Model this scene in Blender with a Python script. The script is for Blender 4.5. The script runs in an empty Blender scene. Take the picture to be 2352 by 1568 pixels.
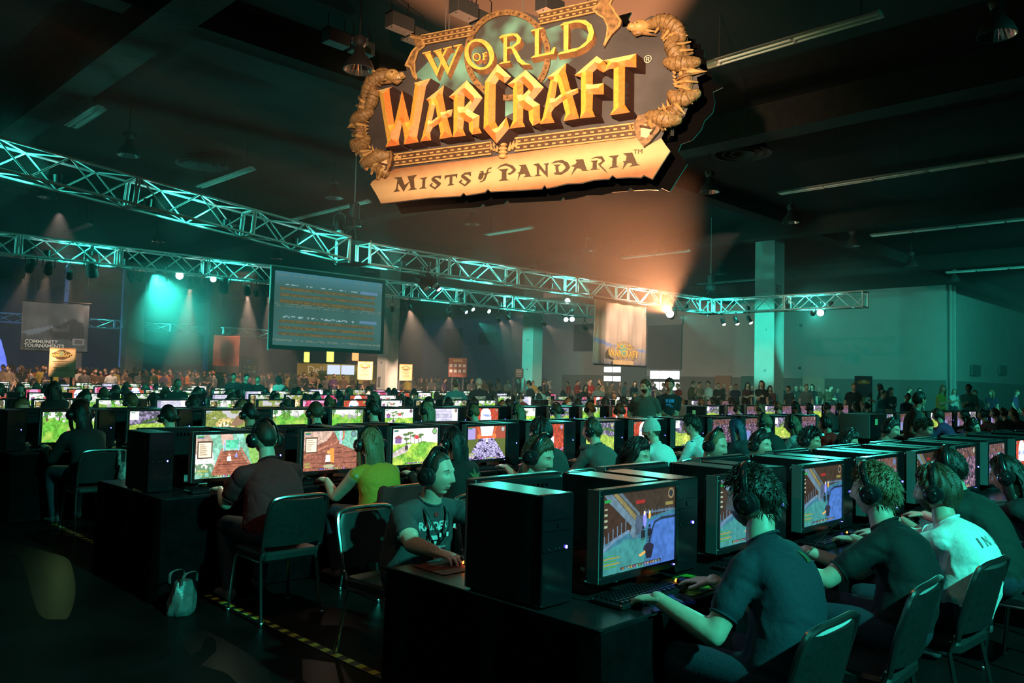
# Convention-hall gaming floor: rows of draped desks, players, lighting rig, hanging sign.
import bpy, bmesh, math, random
import numpy as np
from mathutils import Vector, Matrix, Quaternion, kdtree
from mathutils.bvhtree import BVHTree
from mathutils.geometry import delaunay_2d_cdt

random.seed(11)
rng = np.random.default_rng(5)
SC = bpy.context.scene
COL = SC.collection
R = math.radians

# ------------------------------------------------------------------ camera
FPX, CX, CY, EYE = 1850.0, 1176.0, 784.0, 1.62
PITCH = math.atan(92 / FPX)
ROLL = R(1.4)
cf = Vector((0, math.cos(PITCH), math.sin(PITCH)))
cr0 = Vector((1, 0, 0))
cu0 = cr0.cross(cf)
cr = cr0 * math.cos(ROLL) + cu0 * math.sin(ROLL)
cu = cu0 * math.cos(ROLL) - cr0 * math.sin(ROLL)
cam_data = bpy.data.cameras.new('camera')
cam_data.sensor_width = 36
cam_data.lens = FPX / 2352 * 36
cam_data.clip_end = 300
cam = bpy.data.objects.new('camera', cam_data)
COL.objects.link(cam)
mw = Matrix((cr, cu, -cf)).transposed().to_4x4()
mw.translation = (0, 0, EYE)
cam.matrix_world = mw
SC.camera = cam
EYEV = Vector((0, 0, EYE))


def ray(x, y):
    return cf + cr * ((x - CX) / FPX) - cu * ((y - CY) / FPX)


def at_depth(x, y, depth):
    d = ray(x, y)
    return EYEV + d * (depth / d.y)


def at_height(x, y, z):
    d = ray(x, y)
    return EYEV + d * ((z - EYE) / d.z)


# ------------------------------------------------------------------ world, exposure
world = bpy.data.worlds.new('hall_air')
SC.world = world
world.use_nodes = True
world.node_tree.nodes['Background'].inputs[0].default_value = (1.0, .55, .48, 1)
world.node_tree.nodes['Background'].inputs[1].default_value = 0.0022
SC.view_settings.view_transform = 'Standard'
SC.view_settings.look = 'None'
SC.view_settings.exposure = 0.0
SC.view_settings.gamma = 1.0
SC.view_settings.use_curve_mapping = False
SC.cycles.use_denoising = True
SC.cycles.max_bounces = 4
SC.cycles.adaptive_threshold = .045
SC.cycles.diffuse_bounces = 2
SC.cycles.glossy_bounces = 3
SC.cycles.volume_bounces = 0
SC.cycles.sample_clamp_indirect = 3.0
SC.cycles.sample_clamp_direct = 0.0

TEAL = (.055, 1.0, .77)
WARM = (1.0, .58, .34)
AMBER = (1.0, .46, .22)

# floor frame: u runs along the desk rows, v across them
OX, OY = .355, 2.967
S45 = math.sqrt(.5)
DU = Vector((S45, S45, 0))
DV = Vector((-S45, S45, 0))


def P(u, v, z=0.0):
    return Vector((OX + (u - v) * S45, OY + (u + v) * S45, z))


def spot(name, loc, target, col, power, angle, blend=.4, radius=.12, parent=None):
    d = bpy.data.lights.new(name, 'SPOT')
    d.color = col
    d.energy = power
    d.spot_size = R(angle)
    d.spot_blend = blend
    d.shadow_soft_size = radius
    o = bpy.data.objects.new(name, d)
    COL.objects.link(o)
    o.location = loc
    o.rotation_euler = (Vector(target) - Vector(loc)).to_track_quat('-Z', 'Y').to_euler()
    return o


def point(name, loc, col, power, radius=.1):
    d = bpy.data.lights.new(name, 'POINT')
    d.color = col
    d.energy = power
    d.shadow_soft_size = radius
    o = bpy.data.objects.new(name, d)
    COL.objects.link(o)
    o.location = loc
    return o


# ------------------------------------------------------------------ large lights (unseen rig lamps, plus added fills with no fixture)
spot('wash_lamp', (6.4, -2.6, 7.4), (2.2, 4.6, .9), TEAL, 6200, 52, .7, .12)
spot('wash_lamp', (-3.5, -3.0, 7.4), (-.5, 6.0, .6), TEAL, 130, 60, .8, .12)
spot('wash_lamp', (13.5, 6.0, 7.4), (6.0, 12.5, .8), TEAL, 4600, 70, .6, .15)
spot('wash_lamp', P(17, 6, 6.8), P(1.4, .0, .9), TEAL, 2600, 26, .7, .10)
spot('wash_lamp', (24.0, 20.0, 7.0), (20.0, 44.0, 2.5), TEAL, 8000, 44, .7, .15)
spot('wash_lamp', P(44, 3, 7.0), P(64, 14, 3), TEAL, 3500, 70, .7, .15)
spot('wash_lamp', P(24.2, 15.6, 4.3), P(31.3, 15.5, 3.6), TEAL, 2300, 34, .5, .05)  # added spot that brightens the column's left face, no fixture
spot('wash_lamp', P(25.5, 28.5, 4.6), P(33.9, 32.6, 3.0), TEAL, 3600, 26, .5, .05)  # added spot that brightens the farther column, no fixture
spot('banner_fill', P(20.0, 9.6, 7.7), P(20.1, 15.0, 3.3), (1, .72, .54), 3400, 26, .6, .05)  # added light for the pale banner, set above the haze, no fixture
spot('banner_fill', P(5.0, 25.0, 6.5), P(7.4, 33.6, 3.4), (1, .8, .68), 2800, 30, .6, .05)  # added light for the grey banner, no fixture
spot('sign_and_fill_lamp', (-1.2, 3.0, 5.0), (.45, 12.2, 5.6), (1, .66, .40), 9800, 48, 1.0, .12)
spot('sign_and_fill_lamp', (-2.2, 2.2, 7.8), (-.6, 6.2, .8), (1, .62, .40), 170, 60, .8, .1)  # added warm fill on second-row backs, standing in for sign light spill
spot('warm_fill', P(36, 37, 7.4), P(51.5, 36, 2.5), (1, .68, .52), 3000, 80, .7, .2)  # added warm fill on the far wall, no lit fixture
for hu in (3, 9, 15, 21):
    spot('warm_fill', P(hu, 32.5, 7.4), P(hu + 1.0, 38.0, .4), (1, .58, .38), 3000, 50, .5, .2)  # added warm fill over the crowd, no lit fixture
spot('stage_wash', P(-6, 48, 6.5), P(14, 54, 2.0), (.10, .30, 1), 9000, 60, .7, .2)
spot('wash_lamp', P(23, -4.5, 5.5), P(34, 6.5, 3.5), TEAL, 3200, 60, .8, .15)
# ------------------------------------------------------------------ materials
MATS = {}


def nodes_of(name):
    m = bpy.data.materials.new(name)
    m.use_nodes = True
    nt = m.node_tree
    return m, nt, nt.nodes['Principled BSDF']


def mat(name, col=(.5, .5, .5), rough=.6, metal=0, var=.12, scale=30, bump=0, spec=.5, emit=0, use_obj=False, ecol=None):
    if name in MATS:
        return MATS[name]
    m, nt, b = nodes_of(name)
    N, L = nt.nodes, nt.links
    tc = N.new('ShaderNodeTexCoord')
    nz = N.new('ShaderNodeTexNoise')
    nz.inputs['Scale'].default_value = scale
    nz.inputs['Detail'].default_value = 3
    L.new(tc.outputs['Object'], nz.inputs['Vector'])
    mr = N.new('ShaderNodeMapRange')
    mr.inputs[1].default_value = .3
    mr.inputs[2].default_value = .7
    mr.inputs[3].default_value = 1 - var
    mr.inputs[4].default_value = 1 + var
    L.new(nz.outputs['Fac'], mr.inputs[0])
    mx = N.new('ShaderNodeVectorMath')
    mx.operation = 'SCALE'
    if use_obj:
        oi = N.new('ShaderNodeObjectInfo')
        L.new(oi.outputs['Color'], mx.inputs[0])
    else:
        mx.inputs[0].default_value = col[:3]
    L.new(mr.outputs[0], mx.inputs['Scale'])
    L.new(mx.outputs[0], b.inputs['Base Color'])
    b.inputs['Roughness'].default_value = rough
    b.inputs['Metallic'].default_value = metal
    b.inputs['Specular IOR Level'].default_value = spec
    if bump:
        bp = N.new('ShaderNodeBump')
        bp.inputs['Strength'].default_value = bump
        bp.inputs['Distance'].default_value = .02
        L.new(nz.outputs['Fac'], bp.inputs['Height'])
        L.new(bp.outputs[0], b.inputs['Normal'])
    if emit:
        b.inputs['Emission Color'].default_value = (*(ecol or col)[:3], 1)
        b.inputs['Emission Strength'].default_value = emit
    MATS[name] = m
    return m


def glow(name, col, strength, sample=False):
    if name in MATS:
        return MATS[name]
    m = mat(name, (.02, .02, .02), .4, emit=strength, ecol=col, var=0)
    m.cycles.emission_sampling = 'AUTO' if sample else 'NONE'
    return m


def vcol_mat(name, strength, rough=.3, lit=False):
    """Colours held per face of a flat picture: a lit screen, or (lit=True) print seen by the room's light."""
    if name in MATS:
        return MATS[name]
    m, nt, b = nodes_of(name)
    a = nt.nodes.new('ShaderNodeVertexColor')
    a.layer_name = 'Col'
    if lit:
        nt.links.new(a.outputs[0], b.inputs['Base Color'])
        b.inputs['Roughness'].default_value = rough
    else:
        b.inputs['Base Color'].default_value = (.01, .01, .012, 1)
        b.inputs['Roughness'].default_value = rough
        nt.links.new(a.outputs[0], b.inputs['Emission Color'])
        b.inputs['Emission Strength'].default_value = strength
        m.cycles.emission_sampling = 'NONE'
    MATS[name] = m
    return m


# ------------------------------------------------------------------ mesh building
def frame_of(t, ref):
    t = Vector(t).normalized()
    a = Vector(ref) - t * Vector(ref).dot(t)
    if a.length < 1e-5:
        a = t.orthogonal()
    a.normalize()
    return a, t.cross(a)


class MB:
    def __init__(s):
        s.v, s.f, s.m, s.cur, s.vt = [], [], [], 0, []

    def add(s, vs, fs, mi=None, M=None):
        o = len(s.v)
        for p in vs:
            p = Vector(p)
            s.v.append(M @ p if M is not None else p)
            s.vt.append(s.cur if mi is None else mi)
        for f in fs:
            s.f.append(tuple(o + i for i in f))
            s.m.append(s.cur if mi is None else mi)
        return s

    def box(s, c, d, M=None, mi=None, taper=None):
        x, y, z = d[0] / 2, d[1] / 2, d[2] / 2
        tx, ty = taper or (1, 1)
        vs = [(-x, -y, -z), (x, -y, -z), (x, y, -z), (-x, y, -z), (-x * tx, -y * ty, z), (x * tx, -y * ty, z), (x * tx, y * ty, z), (-x * tx, y * ty, z)]
        vs = [(a + c[0], b + c[1], e + c[2]) for a, b, e in vs]
        return s.add(vs, [(0, 3, 2, 1), (4, 5, 6, 7), (0, 1, 5, 4), (1, 2, 6, 5), (2, 3, 7, 6), (3, 0, 4, 7)], mi, M)

    def rbox(s, c, d, r, M=None, mi=None, n=3, axis=2):
        """Box with rounded vertical edges and chamfered rims."""
        dd = list(d)
        o = [0, 1, 2]
        if axis == 1:
            o = [0, 2, 1]
        elif axis == 0:
            o = [1, 2, 0]
        x, y, z = dd[o[0]] / 2, dd[o[1]] / 2, dd[o[2]] / 2
        r = min(r, x * .95, y * .95)
        e = min(r * .5, z * .5)

        def ring(inset, zz):
            out = []
            for k, (sx, sy) in enumerate(((1, 1), (-1, 1), (-1, -1), (1, -1))):
                for i in range(n + 1):
                    a = (k + i / n) * math.pi / 2
                    out.append((sx * (x - r) + (r - inset) * math.cos(a), sy * (y - r) + (r - inset) * math.sin(a), zz))
            return out
        rings = [ring(e, -z), ring(0, -z + e), ring(0, z - e), ring(e, z)]
        k = len(rings[0])
        vs = [p for q in rings for p in q]
        fs = [tuple(range(k))[::-1], tuple(range(3 * k, 4 * k))]
        for j in range(3):
            for i in range(k):
                fs.append((j * k + i, j * k + (i + 1) % k, (j + 1) * k + (i + 1) % k, (j + 1) * k + i))
        inv = [0, 0, 0]
        vv = []
        for p in vs:
            q = [0, 0, 0]
            for a in range(3):
                q[o[a]] = p[a]
            vv.append((q[0] + c[0], q[1] + c[1], q[2] + c[2]))
        if axis == 1:
            fs = [f[::-1] for f in fs]
        return s.add(vv, fs, mi, M)

    def loft(s, rings, closed_ends=True, mi=None, M=None):
        k = len(rings[0])
        vs = [p for q in rings for p in q]
        fs = []
        for j in range(len(rings) - 1):
            for i in range(k):
                fs.append((j * k + i, j * k + (i + 1) % k, (j + 1) * k + (i + 1) % k, (j + 1) * k + i))
        if closed_ends:
            fs.append(tuple(range(k))[::-1])
            fs.append(tuple(range((len(rings) - 1) * k, len(rings) * k)))
        return s.add(vs, fs, mi, M)

    def tube(s, pts, rad, n=8, ref=(0, 0, 1), mi=None, M=None, cap=True, sq=2.0):
        """rad: number or (a, b) per point; a lies along ref."""
        pts = [Vector(p) for p in pts]
        rd = []
        for r in (rad if isinstance(rad, (list,)) else [rad] * len(pts)):
            rd.append((r, r) if not isinstance(r, tuple) else r)
        tg = []
        for i in range(len(pts)):
            a, b = pts[max(0, i - 1)], pts[min(len(pts) - 1, i + 1)]
            tg.append((b - a).normalized())
        pp, rr, tt = list(pts), list(rd), list(tg)
        if cap:
            a0, b0 = rd[0]
            a1, b1 = rd[-1]
            m0, m1 = min(a0, b0), min(a1, b1)
            pp = [pts[0] - tg[0] * m0 * .9, pts[0] - tg[0] * m0 * .6] + pp + [pts[-1] + tg[-1] * m1 * .6, pts[-1] + tg[-1] * m1 * .9]
            rr = [(a0 * .35, b0 * .35), (a0 * .78, b0 * .78)] + rr + [(a1 * .78, b1 * .78), (a1 * .35, b1 * .35)]
            tt = [tg[0]] * 2 + tt + [tg[-1]] * 2
        rings = []
        e = 2.0 / sq
        for p, (ra, rb), t in zip(pp, rr, tt):
            a, b = frame_of(t, ref)
            ring = []
            for i in range(n):
                w = 2 * math.pi * i / n
                c, q = math.cos(w), math.sin(w)
                ring.append(p + a * (ra * math.copysign(abs(c) ** e, c)) + b * (rb * math.copysign(abs(q) ** e, q)))
            rings.append(ring)
        return s.loft(rings, True, mi, M)

    def ell(s, c, r, rot=None, n=12, k=8, mi=None, M=None):
        c = Vector(c)
        q = rot.to_matrix() if isinstance(rot, Quaternion) else (rot or Matrix.Identity(3))
        vs = [c + q @ Vector((0, 0, -r[2]))]
        for j in range(1, k):
            t = -math.pi / 2 + math.pi * j / k
            for i in range(n):
                w = 2 * math.pi * i / n
                vs.append(c + q @ Vector((r[0] * math.cos(t) * math.cos(w), r[1] * math.cos(t) * math.sin(w), r[2] * math.sin(t))))
        vs.append(c + q @ Vector((0, 0, r[2])))
        fs = []
        for i in range(n):
            fs.append((0, 1 + (i + 1) % n, 1 + i))
            fs.append((len(vs) - 1, 1 + (k - 2) * n + i, 1 + (k - 2) * n + (i + 1) % n))
        for j in range(k - 2):
            for i in range(n):
                fs.append((1 + j * n + i, 1 + j * n + (i + 1) % n, 1 + (j + 1) * n + (i + 1) % n, 1 + (j + 1) * n + i))
        return s.add(vs, fs, mi, M)

    def lathe(s, prof, n=20, M=None, mi=None, close=False):
        vs, fs = [], []
        for r, z in prof:
            for i in range(n):
                w = 2 * math.pi * i / n
                vs.append((r * math.cos(w), r * math.sin(w), z))
        for j in range(len(prof) - 1):
            for i in range(n):
                fs.append((j * n + i, j * n + (i + 1) % n, (j + 1) * n + (i + 1) % n, (j + 1) * n + i))
        if close:
            fs.append(tuple(range(n))[::-1])
            fs.append(tuple(range((len(prof) - 1) * n, len(prof) * n)))
        return s.add(vs, fs, mi, M)

    def quad(s, a, b, c, d, mi=None):
        return s.add([a, b, c, d], [(0, 1, 2, 3)], mi)

    def mesh(s, name, mats, smooth=False):
        me = bpy.data.meshes.new(name)
        me.from_pydata([tuple(p) for p in s.v], [], s.f)
        for m in (mats if isinstance(mats, (list, tuple)) else [mats] if mats else []):
            me.materials.append(m)
        if isinstance(mats, (list, tuple)) and len(mats) > 1:
            me.polygons.foreach_set('material_index', s.m)
        if smooth:
            me.polygons.foreach_set('use_smooth', [True] * len(me.polygons))
            try:
                me.set_sharp_from_angle(angle=R(smooth if smooth is not True else 42))
            except Exception:
                pass
        me.update()
        return me

    def build(s, name, mats, parent=None, smooth=False, loc=None, rot=None):
        return obj(name, s.mesh(name, mats, smooth), parent, loc, rot)


def obj(name, me, parent=None, loc=None, rot=None):
    o = bpy.data.objects.new(name, me)
    COL.objects.link(o)
    if parent is not None:
        o.parent = parent
    if loc is not None:
        o.location = loc
    if rot is not None:
        o.rotation_euler = rot
    return o


def tag(o, label=None, cat=None, group=None, kind=None):
    if label:
        o['label'] = label
    if cat:
        o['category'] = cat
    if group:
        o['group'] = group
    if kind:
        o['kind'] = kind
    return o


def thing(name, label, cat, loc=(0, 0, 0), rz=0, group=None):
    o = bpy.data.objects.new(name, None)
    o.empty_display_size = .05
    COL.objects.link(o)
    o.location = loc
    o.rotation_euler = (0, 0, rz)
    return tag(o, label, cat, group)


def dup(o, parent=None):
    c = o.copy()
    COL.objects.link(c)
    if parent is not None:
        c.parent = parent
    for ch in o.children:
        dup(ch, c)
    return c


def struct(o):
    o['kind'] = 'structure'
    return o


ORD = 'first second third fourth fifth sixth seventh eighth ninth tenth eleventh twelfth thirteenth fourteenth'.split()


def nth(i):
    """1st, 2nd, ... in words up to fourteen, figures after."""
    if i < len(ORD):
        return ORD[i]
    n = i + 1
    return '%d%s' % (n, 'th' if 10 < n % 100 < 20 else {1: 'st', 2: 'nd', 3: 'rd'}.get(n % 10, 'th'))


TMP = bpy.data.scenes.new('workbench')


def evaluated_mesh(data, mods=None):
    """Mesh of a curve or of a mesh with modifiers, evaluated on an empty bench scene."""
    o = bpy.data.objects.new('bench', data)
    TMP.collection.objects.link(o)
    if mods:
        mods(o)
    vl = TMP.view_layers[0]
    vl.update()
    dg = vl.depsgraph
    me = bpy.data.meshes.new_from_object(o.evaluated_get(dg), depsgraph=dg)
    bpy.data.objects.remove(o)
    return me


def text_mesh(body, size=1.0, extrude=0.0, align='CENTER', spacing=1.0, bold=0.0):
    cd = bpy.data.curves.new('lettering', 'FONT')
    cd.body = body
    cd.size = size
    cd.extrude = extrude
    cd.offset = bold
    cd.align_x = align
    cd.align_y = 'CENTER'
    cd.space_character = spacing
    cd.resolution_u = 3
    me = evaluated_mesh(cd)
    bpy.data.curves.remove(cd)
    return me


def text_on(name, body, origin, xd, yd, size, mt, parent, lift=.004, spacing=1.0, extrude=0.0, bold=0.0):
    """Lettering on a plane: origin, x and y directions in world space."""
    me = text_mesh(body, size, extrude, 'CENTER', spacing, bold)
    xd, yd = Vector(xd).normalized(), Vector(yd).normalized()
    n = xd.cross(yd)
    M = Matrix((xd, yd, n)).transposed().to_4x4()
    M.translation = Vector(origin) + n * lift
    if parent is not None:
        M = parent.matrix_basis.inverted() @ M
    me.transform(M)
    me.materials.clear()
    me.materials.append(mt)
    return obj(name, me, parent)


# ------------------------------------------------------------------ pictures painted per cell (screens and prints)
class Pic:
    """Small raster in 0..1 coordinates, y down, drawn cell by cell."""

    def __init__(s, w, h, col):
        s.w, s.h = w, h
        s.a = np.zeros((h, w, 3)) + np.array(col)
        s.y, s.x = np.mgrid[0:h, 0:w]
        s.x = (s.x + .5) / w
        s.y = (s.y + .5) / h
        s.g = np.random.default_rng(3)

    def noise(s, n, seed=0, ny=None):
        g = np.random.default_rng(seed)
        ny = ny or max(2, int(n * s.h / s.w))
        t = g.random((ny + 2, n + 2))
        fx, fy = s.x * n, s.y * ny
        ix, iy = fx.astype(int), fy.astype(int)
        u, v = fx - ix, fy - iy
        u, v = u * u * (3 - 2 * u), v * v * (3 - 2 * v)
        return (t[iy, ix] * (1 - u) + t[iy, ix + 1] * u) * (1 - v) + (t[iy + 1, ix] * (1 - u) + t[iy + 1, ix + 1] * u) * v

    def put(s, mask, col, k=1.0):
        m = (np.clip(np.asarray(mask, float), 0, 1) * k)[..., None]
        s.a = s.a * (1 - m) + np.array(col) * m
        return s

    def rect(s, x0, y0, x1, y1, col, k=1.0):
        return s.put(((s.x >= x0) & (s.x < x1) & (s.y >= y0) & (s.y < y1)).astype(float), col, k)

    def disc(s, x, y, r, col, ry=None, k=1.0):
        ry = ry or r * s.w / s.h
        return s.put((((s.x - x) / r) ** 2 + ((s.y - y) / ry) ** 2 < 1).astype(float), col, k)

    def poly(s, pts, col, k=1.0):
        ins = np.zeros(s.x.shape, bool)
        n = len(pts)
        for i in range(n):
            (x0, y0), (x1, y1) = pts[i], pts[(i + 1) % n]
            if y0 == y1:
                continue
            c = (y0 > s.y) != (y1 > s.y)
            ins ^= c & (s.x < (x1 - x0) * (s.y - y0) / (y1 - y0) + x0)
        return s.put(ins.astype(float), col, k)

    def line(s, pts, wd, col, k=1.0):
        d = np.full(s.x.shape, 9.)
        ar = s.h / s.w
        for (x0, y0), (x1, y1) in zip(pts, pts[1:]):
            dx, dy = x1 - x0, (y1 - y0) * ar
            t = np.clip(((s.x - x0) * dx + (s.y - y0) * ar * dy) / max(dx * dx + dy * dy, 1e-9), 0, 1)
            d = np.minimum(d, np.hypot(s.x - x0 - t * dx, (s.y - y0) * ar - t * dy))
        return s.put((d < wd).astype(float), col, k)

    def mul(s, f):
        s.a = s.a * f[..., None]
        return s

    def mesh(s, name, W, H, mt):
        """Flat grid in the xz plane facing -y, centred on the origin."""
        xs = np.linspace(-W / 2, W / 2, s.w + 1)
        zs = np.linspace(H / 2, -H / 2, s.h + 1)
        X, Z = np.meshgrid(xs, zs)
        vs = np.stack([X, np.zeros_like(X), Z], -1).reshape(-1, 3)
        i = (np.arange(s.h)[:, None] * (s.w + 1) + np.arange(s.w)[None]).reshape(-1)
        q = np.stack([i + s.w + 1, i + s.w + 2, i + 1, i], -1)
        me = bpy.data.meshes.new(name)
        me.vertices.add(len(vs))
        me.vertices.foreach_set('co', vs.reshape(-1))
        me.loops.add(q.size)
        me.loops.foreach_set('vertex_index', q.reshape(-1))
        me.polygons.add(len(q))
        me.polygons.foreach_set('loop_start', np.arange(0, q.size, 4))
        me.polygons.foreach_set('loop_total', np.full(len(q), 4))
        me.update(calc_edges=True)
        ca = me.color_attributes.new('Col', 'FLOAT_COLOR', 'CORNER')
        c = np.ones((len(q), 4, 4))
        c[:, :, :3] = np.clip(s.a, 0, 4).reshape(-1, 1, 3)
        ca.data.foreach_set('color', c.reshape(-1).astype(np.float32))
        me.materials.append(mt)
        return me
# ------------------------------------------------------------------ the hall
def at_u(x, y, u):
    d = ray(x, y)
    t = (u - (EYEV - P(0, 0)).dot(DU)) / d.dot(DU)
    return EYEV + d * t


def at_v(x, y, v):
    d = ray(x, y)
    t = (v - (EYEV - P(0, 0)).dot(DV)) / d.dot(DV)
    return EYEV + d * t


def uv_of(p):
    q = Vector(p) - P(0, 0)
    return q.dot(DU), q.dot(DV)


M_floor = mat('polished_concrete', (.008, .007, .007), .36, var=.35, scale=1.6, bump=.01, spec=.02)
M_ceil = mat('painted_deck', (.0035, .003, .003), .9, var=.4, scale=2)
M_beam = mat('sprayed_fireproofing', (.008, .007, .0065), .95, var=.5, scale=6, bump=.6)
M_wall = mat('painted_block_wall', (.42, .40, .38), .85, var=.06, scale=1.2)
M_wain = mat('wainscot_paint', (.16, .16, .15), .8, var=.08, scale=2)
M_dark = mat('dark_wall_paint', (.06, .065, .08), .9, var=.2, scale=1)
M_column = mat('column_paint', (.55, .53, .50), .7, var=.05, scale=2)
M_steel = mat('galvanised_steel', (.45, .45, .45), .4, .7, var=.15, scale=12)
M_alu = mat('truss_aluminium', (.70, .70, .70), .42, .35, var=.08, scale=20)
M_black = mat('black_paint', (.012, .012, .013), .5, var=.2, scale=30)
M_cable = mat('black_cable', (.01, .01, .01), .6)
M_white = mat('white_print', (.75, .75, .72), .6, var=.03)
CEIL = 8.3
FARU = 52.0


def slab(name, u0, u1, v0, v1, z0, z1, mt, parent=None):
    mb = MB()
    q = [P(u0, v0), P(u1, v0), P(u1, v1), P(u0, v1)]
    mb.add([Vector((p.x, p.y, z)) for z in (z0, z1) for p in q], [(0, 3, 2, 1), (4, 5, 6, 7), (0, 1, 5, 4), (1, 2, 6, 5), (2, 3, 7, 6), (3, 0, 4, 7)])
    return mb.build(name, mt, parent)


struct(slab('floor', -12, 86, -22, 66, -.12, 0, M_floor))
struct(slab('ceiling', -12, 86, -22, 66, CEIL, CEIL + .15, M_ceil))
w = struct(slab('wall_far', FARU, FARU + .3, 14.4, 66, 0, CEIL, M_wall))
struct(slab('trim_1', FARU - .06, FARU, 14.4, 46, 0, 2.35, M_wain))
struct(slab('wall_right', FARU + .3, 86, 14.4, 14.7, 0, CEIL, M_wall))
struct(slab('trim_2', FARU + .3, 86, 14.33, 14.39, 0, 2.35, M_wain))
struct(slab('wall_end', 86, 86.3, -22, 14.4, 0, CEIL, M_dark))
struct(slab('wall_left', -12, FARU, 66, 66.3, 0, CEIL, M_dark))
# pipes at the wall corner
for i, (du, r) in enumerate(((0.25, .09), (.6, .07), (.95, .11))):
    mb = MB()
    mb.tube([P(FARU + du, 14.2, 0), P(FARU + du, 14.2, CEIL)], r, 10, (1, 0, 0), cap=False)
    tag(mb.build('wall_pipe', M_wall, smooth=True), '%s painted pipe climbing the hall wall corner' % ('thick', 'slim', 'thickest')[i], 'pipe')

# concrete beams across the roof
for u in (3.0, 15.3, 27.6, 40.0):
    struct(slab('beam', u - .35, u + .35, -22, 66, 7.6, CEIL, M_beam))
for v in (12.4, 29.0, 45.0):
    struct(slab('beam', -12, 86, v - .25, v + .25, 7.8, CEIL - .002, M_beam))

# columns: square, with a chamfered look and small fittings
PILLARS = []


def column(u, v, s, label, mark=None, top=CEIL):
    PILLARS.append((u, v))
    mb = MB()
    M = Matrix.Translation(P(u, v)) @ Matrix.Rotation(R(45), 4, 'Z')
    mb.rbox((0, 0, top / 2), (s, s, top), .03, M)
    o = struct(mb.build('pillar', M_column))
    k = MB()
    k.box((-s / 2 - .02, .1, 1.45), (.04, .22, .5), M)
    k.build('fire_cabinet', M_steel, o)
    k = MB()
    for z in (4.2, 5.9, 2.4):
        k.box((-s / 2 - .02, -.05, z), (.05, .1, .1), M)
        k.build('junction_box', M_steel, o)
        k = MB()
    return o


c1 = column(31.3, 15.5, .95, 'b')
pb = at_u(1793, 668, 30.82)
text_on('lettering', 'B2', P(31.2, 15.02 - .005, 6.0), DU, (0, 0, 1), .5, mat('stencil_paint', (.03, .03, .03)), None, .01).parent = c1
column(33.9, 32.6, .9, 'c')
column(21.6, 30.8, .75, 'd')
column(11.7, 46.0, .8, 'e')
column(14.8, 46.0, 1.0, 'f')
column(18.6, 44.0, .7, 'g')

# far wall fittings ---------------------------------------------------
M_glassday = glow('daylight_glazing', (.92, .96, 1.0), 5.0)
M_frame = mat('window_frame_paint', (.30, .30, .30), .5)
M_shutter = mat('roller_shutter', (.17, .165, .17), .7, var=.08, scale=3)
M_void = mat('dark_recess', (.05, .05, .055), .9)


def wall_panel(name, x0, y0, x1, y1, mt, off=.03, th=.05, parent=None):
    """A rectangular fitting on the far wall, given by two picture corners taken on that wall."""
    a, b = at_u(x0, y0, FARU), at_u(x1, y1, FARU)
    (_, va), (_, vb) = uv_of(a), uv_of(b)
    return slab(name, FARU - off - th, FARU - off, min(va, vb), max(va, vb), max(0.02, min(a.z, b.z)), max(a.z, b.z), mt, parent)


def glazed(n, x0, y0, x1, y1, cols, rows, gap=(.12, .45)):
    """window_<n>: frame with separate bright panes."""
    a, b = at_u(x0, y0, FARU), at_u(x1, y1, FARU)
    v0, v1 = sorted((uv_of(a)[1], uv_of(b)[1]))
    z0, z1 = sorted((max(.05, b.z), a.z))
    fr = struct(slab('window_%d' % n, FARU - .06, FARU - .02, v0, v1, z0, z1, M_frame))
    dv, dz = (v1 - v0) / cols, (z1 - z0) / rows
    for i in range(cols):
        for j in range(rows):
            slab('pane', FARU - .09, FARU - .07, v0 + dv * (i + gap[0] / 2), v0 + dv * (i + 1 - gap[0] / 2), z0 + dz * (j + gap[1] / 2), z0 + dz * (j + 1 - gap[1] / 2), M_glassday, fr)
    return fr


glazed(1, 1388, 838, 1428, 880, 2, 2)
glazed(2, 1494, 848, 1562, 900, 3, 2, (.08, .3))
struct(wall_panel('door_1', 1490, 745, 1566, 848, M_shutter, .07))
struct(wall_panel('trim_3', 1484, 728, 1570, 745, M_frame, .1))
struct(wall_panel('door_2', 1428, 836, 1484, 905, M_shutter, .07))
struct(wall_panel('door_3', 1845, 866, 1895, 915, mat('lit_doorway', (.55, .45, .36), .8), .07))
struct(wall_panel('door_4', 1645, 862, 1680, 905, mat('brown_door', (.30, .17, .10), .7), .07))
struct(wall_panel('door_5', 1704, 863, 1735, 905, mat('green_door', (.03, .14, .13), .7), .07))
struct(wall_panel('window_3', 1102, 764, 1141, 791, M_void, .05))
struct(wall_panel('window_4', 1320, 745, 1362, 806, M_void, .05))
struct(wall_panel('door_6', 1025, 755, 1062, 835, mat('grey_door', (.10, .11, .13), .7), .05))
for i, (x, y) in enumerate(((1840, 747), (1837, 845))):
    o = wall_panel('wall_outlet', x - 3, y - 3, x + 3, y + 3, M_black, .0, .06)
    tag(o, 'small black box on the teal lit wall, %s one' % ('upper', 'lower')[i], 'wall box')
for i, x in enumerate((2240, 2302)):
    a = at_v(x, 850, 14.3)
    u, v = uv_of(a)
    tag(slab('sign_board', u - .9, u + .9, 14.2, 14.32, a.z - .35, a.z + .35, mat('dull_green_sign', (.02, .10, .10), .6)), '%s dark green sign on the wall beside the corner pipes' % ('nearer', 'farther')[i], 'sign')

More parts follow.
